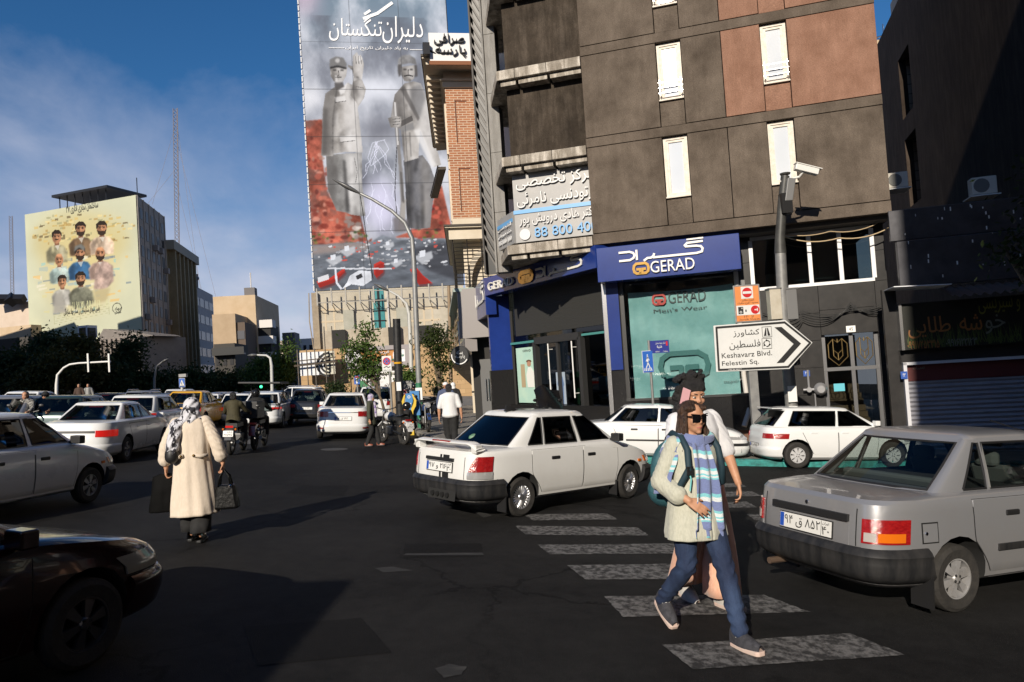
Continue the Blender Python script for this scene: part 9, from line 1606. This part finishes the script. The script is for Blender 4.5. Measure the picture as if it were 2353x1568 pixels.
M_COAT=linen('beige_linen',(.60,.51,.41),(.66,.57,.47),60,.4);cloth_obj(garment([(1.45,.075,.09,.02,0),(1.39,.11,.18,.005,0),(1.30,.13,.205,0,0),(1.12,.145,.205,-.01,0),(.98,.15,.198,-.01,0),(.70,.165,.22,-.01,0),(.42,.19,.248,-.01,0),(.31,.20,.262,-.01,0)],110,.052,2,fmode=8),'coat',M_COAT,W3,.01)
for s_,L_ in((1,[((0,.16,1.365),.078),((-.02,.235,1.22),.075),((-.03,.28,1.10),.076),((-.01,.30,.96),.080)]),(-1,[((0,-.16,1.365),.078),((-.02,-.235,1.22),.075),((-.03,-.285,1.1),.076),((-.01,-.315,.96),.080)])):
 b=MB();chain(b,L_);fuse(b,'sleeve',M_COAT,W3,.012,2,lambda co:co+.003*np.sin(co[:,2:3]*90+co[:,0:1]*110+2*np.sin(co[:,1:2]*35))*np.array([[1,1,.4]]))
 b=MB();b.tube([(-.175,s_*.05,1.005),(-.165,s_*.13,.985),(-.12,s_*.205,.99)],.022,6);b.build('half_belt',M_COAT,W3,smooth=180);b=MB();ell(b,(-.195,s_*.07,1.0),(.008,.016,.016),10,6);b.build('button',M_GOLD,W3)
def printmat():M=mat('black_white_print',(.56,.56,.60),.85,sheen=.3,col2=(.012,.012,.02),scale=17,detail=2,lo=.53,hi=.56,stretch=(1,1,.45));return M
b=MB();ell(b,f(-.005,0,.025),(.112,.098,.108));ell(b,f(-.05,0,-.09),(.10,.11,.12));ell(b,(0,.0,1.385),(.12,.16,.08));ell(b,(-.05,.12,1.33),(.09,.11,.10));chain(b,[((-.13,.13,1.30),.07),((-.165,.16,1.15),.075),((-.17,.17,1.03),.07)]);fuse(b,'head_scarf',printmat(),W3,.012,2,lambda co:co+.008*np.sin(co[:,2:3]*55+co[:,1:2]*70)*np.array([[1,.5,0]]));b=MB();chain(b,[((-.17,.17,1.04),.077),((-.172,.172,1.0),.078)]);b.build('scarf_hem',M_TRIM,W3,smooth=180)
M_BLKC=mat('black_cloth',(.010,.010,.011),.9,col2=(.018,.018,.018),scale=12)
for A_,K_ in((LA,LK),(RA,RK)):cloth_obj(garment([(.50,.10,.10,K_[0],K_[1]),(.12,.125,.115,A_[0],A_[1])],30,.04,5,fmode=5),'trouser_leg',M_BLKC,W3);shoe(W3,(A_[0],A_[1],.085),0,M_MOTO,M_TRIM,0,1.0,'boot')
BG=thing('shopping_bag','limp black plastic bag in the left hand of the beige coat woman','bag',W3.matrix_world.copy());b=garment([(.80,.02,.06,.02,.32),(.77,.03,.135,.02,.32),(.62,.07,.15,.02,.33),(.48,.075,.16,.02,.34),(.36,.06,.17,.02,.345),(.355,.01,.12,.02,.345)],40,.09,9);b.build('bag',mat('black_plastic',(.004,.004,.004),.75,spec=.08,bump=.4,bscale=9),BG,smooth=180);b=MB();b.tube([(.02,.26,.79),(.02,.30,.80),(.02,.345,.79)],.012,6);b.build('handle',M_TRIM,BG)
HB_=thing('handbag','shiny black leather handbag in the right hand of the beige coat woman','handbag',W3.matrix_world.copy());b=MB();b.hexa([(-.085,-.50,.34),(.085,-.50,.34),(.085,-.21,.34),(-.085,-.21,.34)],[(-.05,-.46,.62),(.05,-.46,.62),(.05,-.25,.62),(-.05,-.25,.62)]);M_PAT=mat('patent_leather',(.004,.004,.004),.4,coat=.12,spec=.15,bump=.25,bscale=26);b.build('bag',M_PAT,HB_,bevel=.03)
for x in(-.05,.05):b=MB();b.tube([(x,-.42,.60),(x*.7,-.40,.72),(x*.2,-.345,.80),(x*.7,-.30,.72),(x,-.28,.60)],.011,7);b.build('handle',M_PAT,HB_,smooth=180);b=MB();b.lathe([(.014,-.004),(.02,0),(.014,.004)],12,'x',(x*1.2,-.42,.60));b.build('ring',M_CHROME,HB_)
# --- smaller figures
def figure(label,p,ang,sc,top,bottom,hair=HAIRK,pose='stand',skirt=0,headm=None,arms=((0,.26,1.08,.02,.27,.85),(0,-.26,1.08,.02,-.27,.85)),long=1.0,shoes=None,vox=.014,step=.12,sleeve=.85,group=None,lean=0):
 t=personthing(label,p,ang,sc,group);b=MB();seat=pose=='sit';dz=0;hz=.92
 torso(b,hz,1.36,.165,.10,(lean,0));L_,R_=((.02,.11,.92),(.40,.17,.86),(.34,.17,.46)),((.02,-.11,.92),(.40,-.17,.86),(.34,-.17,.46))
 if not seat:L_,R_=((0,.085,.92),(step*.6,.08,.5),(step,.08,.09)),((0,-.085,.92),(0,-.08,.5),(-step,-.08,.10))
 for q in(L_,R_):leg(b,*q)
 chain(b,[((lean,0,1.36),.06),((lean+.012,0,1.45),.052)]);f,Rm=head_shape(b,(lean+.03,0,1.545));ss=((lean,.17,1.35),(lean,-.17,1.35))
 for s0,a_,sg in zip(ss,arms,(1,-1)):arm(b,s0,a_[:3],a_[3:]);hand(b,a_[3:],Vector(a_[3:])-Vector(a_[:3]),(0,sg,.2),1.0,.6,-sg)
 fuse(b,'body',SK,t,vox,1);face(t,f);b=MB()
 if bottom:
  ell(b,(0,0,.92),(.13,.175,.11))
  for q in(L_,R_):leg(b,*q,(.105,.082,.07))
  fuse(b,'trousers',bottom,t,.018,2)
 b=MB();hem=hz-.1*long+.1-.3*(long-1)*(not seat)
 for i in range(14):fz=i/13;z=1.38+(hem-1.38)*fz;ell(b,(lean*(1-fz),0,z),(.135+.02*fz,.19-.03*math.sin(fz*3)+.02*fz,.09))
 for s0,a_ in zip(ss,arms):
  e=Vector(a_[:3]);w=Vector(a_[3:]);chain(b,[(s0,.075),(Vector(s0).lerp(e,min(1,sleeve*2)),.062)]+([(e,.058),(e.lerp(w,max(0,sleeve*2-1)),.052)]if sleeve>.5 else[]))
 fuse(b,'top',top,t,.018,2)
 if headm:headm(t,f)
 else:b=MB();ell(b,f(-.03,0,.04),(.09,.084,.085));ell(b,f(-.06,0,-.02),(.05,.075,.07));fuse(b,'hair',hair,t,.012,1)
 for q in(L_,R_):shoe(t,(q[2][0],q[2][1],q[2][2]-(.005 if not seat else 0)),0,shoes or M_BLKC,M_TRIM,0,1.0)
 return t,f
def helmet(t,f):b=MB();ell(b,f(-.01,0,.03),(.135,.115,.125));fuse(b,'helmet',M_MOTO,t,.012,2)
def shawl(m_,tail=True):
 def fn(t,f):
  b=MB();ell(b,f(-.02,0,.025),(.108,.096,.105));ell(b,f(-.045,0,-.09),(.085,.10,.11));ell(b,(.02,0,1.39),(.12,.14,.06))
  if tail:chain(b,[((.13,-.04,1.36),.05),((.16,-.05,1.15),.045),((.16,-.05,.95),.04)])
  fuse(b,'head_scarf',m_,t,.014,2)
 return fn
M_KH=mat('khaki_quilt',(.035,.03,.012),.8,col2=(.055,.047,.02),scale=8,bump=.4);M_WTEE=mat('white_tee',(.72,.72,.72),.85,col2=(.64,.64,.65),scale=6);M_LIL=mat('lilac_scarf',(.45,.42,.50),.85,col2=(.16,.10,.30),scale=9,lo=.5,hi=.6);M_OLV=mat('olive_jacket',(.05,.055,.035),.85);M_BRSH=mat('brown_leather',(.22,.06,.03),.4);M_PLAID=mat('plaid_shirt',(.30,.29,.27),.85,col2=(.03,.03,.03),scale=24,lo=.48,hi=.52)
ga_=lambda d:math.atan2((gR*math.cos(R(d))+gF*math.sin(R(d))).y,(gR*math.cos(R(d))+gF*math.sin(R(d))).x)
figure('woman in a grey head scarf, olive jacket and purple scarf walking beside the white sedan',G(858,1026),R(-8),.90,M_OLV,M_BLKC,headm=shawl(M_LIL),long=1.5,shoes=M_BRSH,step=.17)
figure('man in a white polo shirt walking away on the pavement',G(1040,1042,.14),R(88),1.0,M_WTEE,M_BLKC,sleeve=.42)
figure('man in a blue jacket and white cap walking ahead of the white polo man',G(1031,1004,.14),R(90),1.02,mat('blue_grey_jacket',(.07,.09,.16),.8),M_BLKC,headm=lambda t,f:MB().ball(f(-.01,0,.05),(.10,.09,.07),14,8).build('cap',M_WTEE,t,smooth=180))
figure('woman in a black scarf and pale jeans walking by the coin shop',G(1011,943,.14),R(-70),.98,M_BLKC,jean('pale_denim')if False else mat('pale_denim',(.20,.28,.38),.8),headm=shawl(M_BLKC,False),long=1.3);figure('woman in a red and white head scarf behind the white polo man',G(1047,985,.14),R(80),1.0,M_BLKC,M_BLKC,headm=shawl(M_WTEE,False),long=1.4)
figure('man in a black helmet and black clothes sitting by the green lamp base',G(950,1018)-Vector((0,0,.42)),R(185),.98,M_BLKC,M_BLKC,headm=helmet,pose='sit',lean=.12,arms=((.18,.25,1.12,.34,.12,.98),(.18,-.25,1.12,.34,-.12,.98)))
RA_=((.22,.27,1.16,.46,.30,1.10),(.22,-.27,1.16,.46,-.30,1.10));up_=-.08
figure('rider in a khaki quilted vest on the motorcycle with the white plate',m1+gF*.50+GN*up_,R(95),1.0,M_KH,M_BLKC,pose='sit',lean=.06,arms=RA_,sleeve=.9);figure('rider all in black under the rain canopy',m2_+gF*.52+GN*up_,R(95),1.02,M_BLKC,M_BLKC,headm=helmet,pose='sit',lean=.06,arms=RA_)
q=G(70,1030);figure('man in a plaid shirt sitting on a motorcycle at the left edge',q-gF*.1+GN*up_,R(-85),1.0,M_PLAID,M_BLKC,pose='sit',arms=RA_);figure('woman in black with dark glasses riding behind the plaid shirt man',q+gF*.38+gR*.25+GN*(up_+.02),R(-85),.98,M_BLKC,M_BLKC,headm=lambda t,f:(shawl(M_BLKC,False)(t,f),face(t,f,shades=True,eyes=False)),pose='sit',arms=RA_)
figure('grey haired man in a white shirt beyond the parked white cars',G(889,938),R(60),.95,M_WTEE,M_BLKC,hair=mat('grey_hair',(.25,.22,.2),.7));figure('person in a dark hooded coat near the shrub by the stone building',G(826,930),R(-60),.95,mat('navy_coat',(.012,.014,.02),.8),M_BLKC,headm=shawl(M_BLKC,False));figure('man in dark clothes with a helmet standing behind the blue motorcycle',G(958,968,.14),R(200),.95,M_BLKC,M_BLKC,headm=helmet)
for i,(px,py,lab)in enumerate(((184,948,'distant passer-by in brown under the left trees'),(205,946,'distant passer-by in grey beside the brown clad one'))):figure(lab,G(px,py),R(-80),1.0,mat('brown_coat',(.06,.035,.025),.8)if i==0 else M_PGREY,M_BLKC,vox=.02)
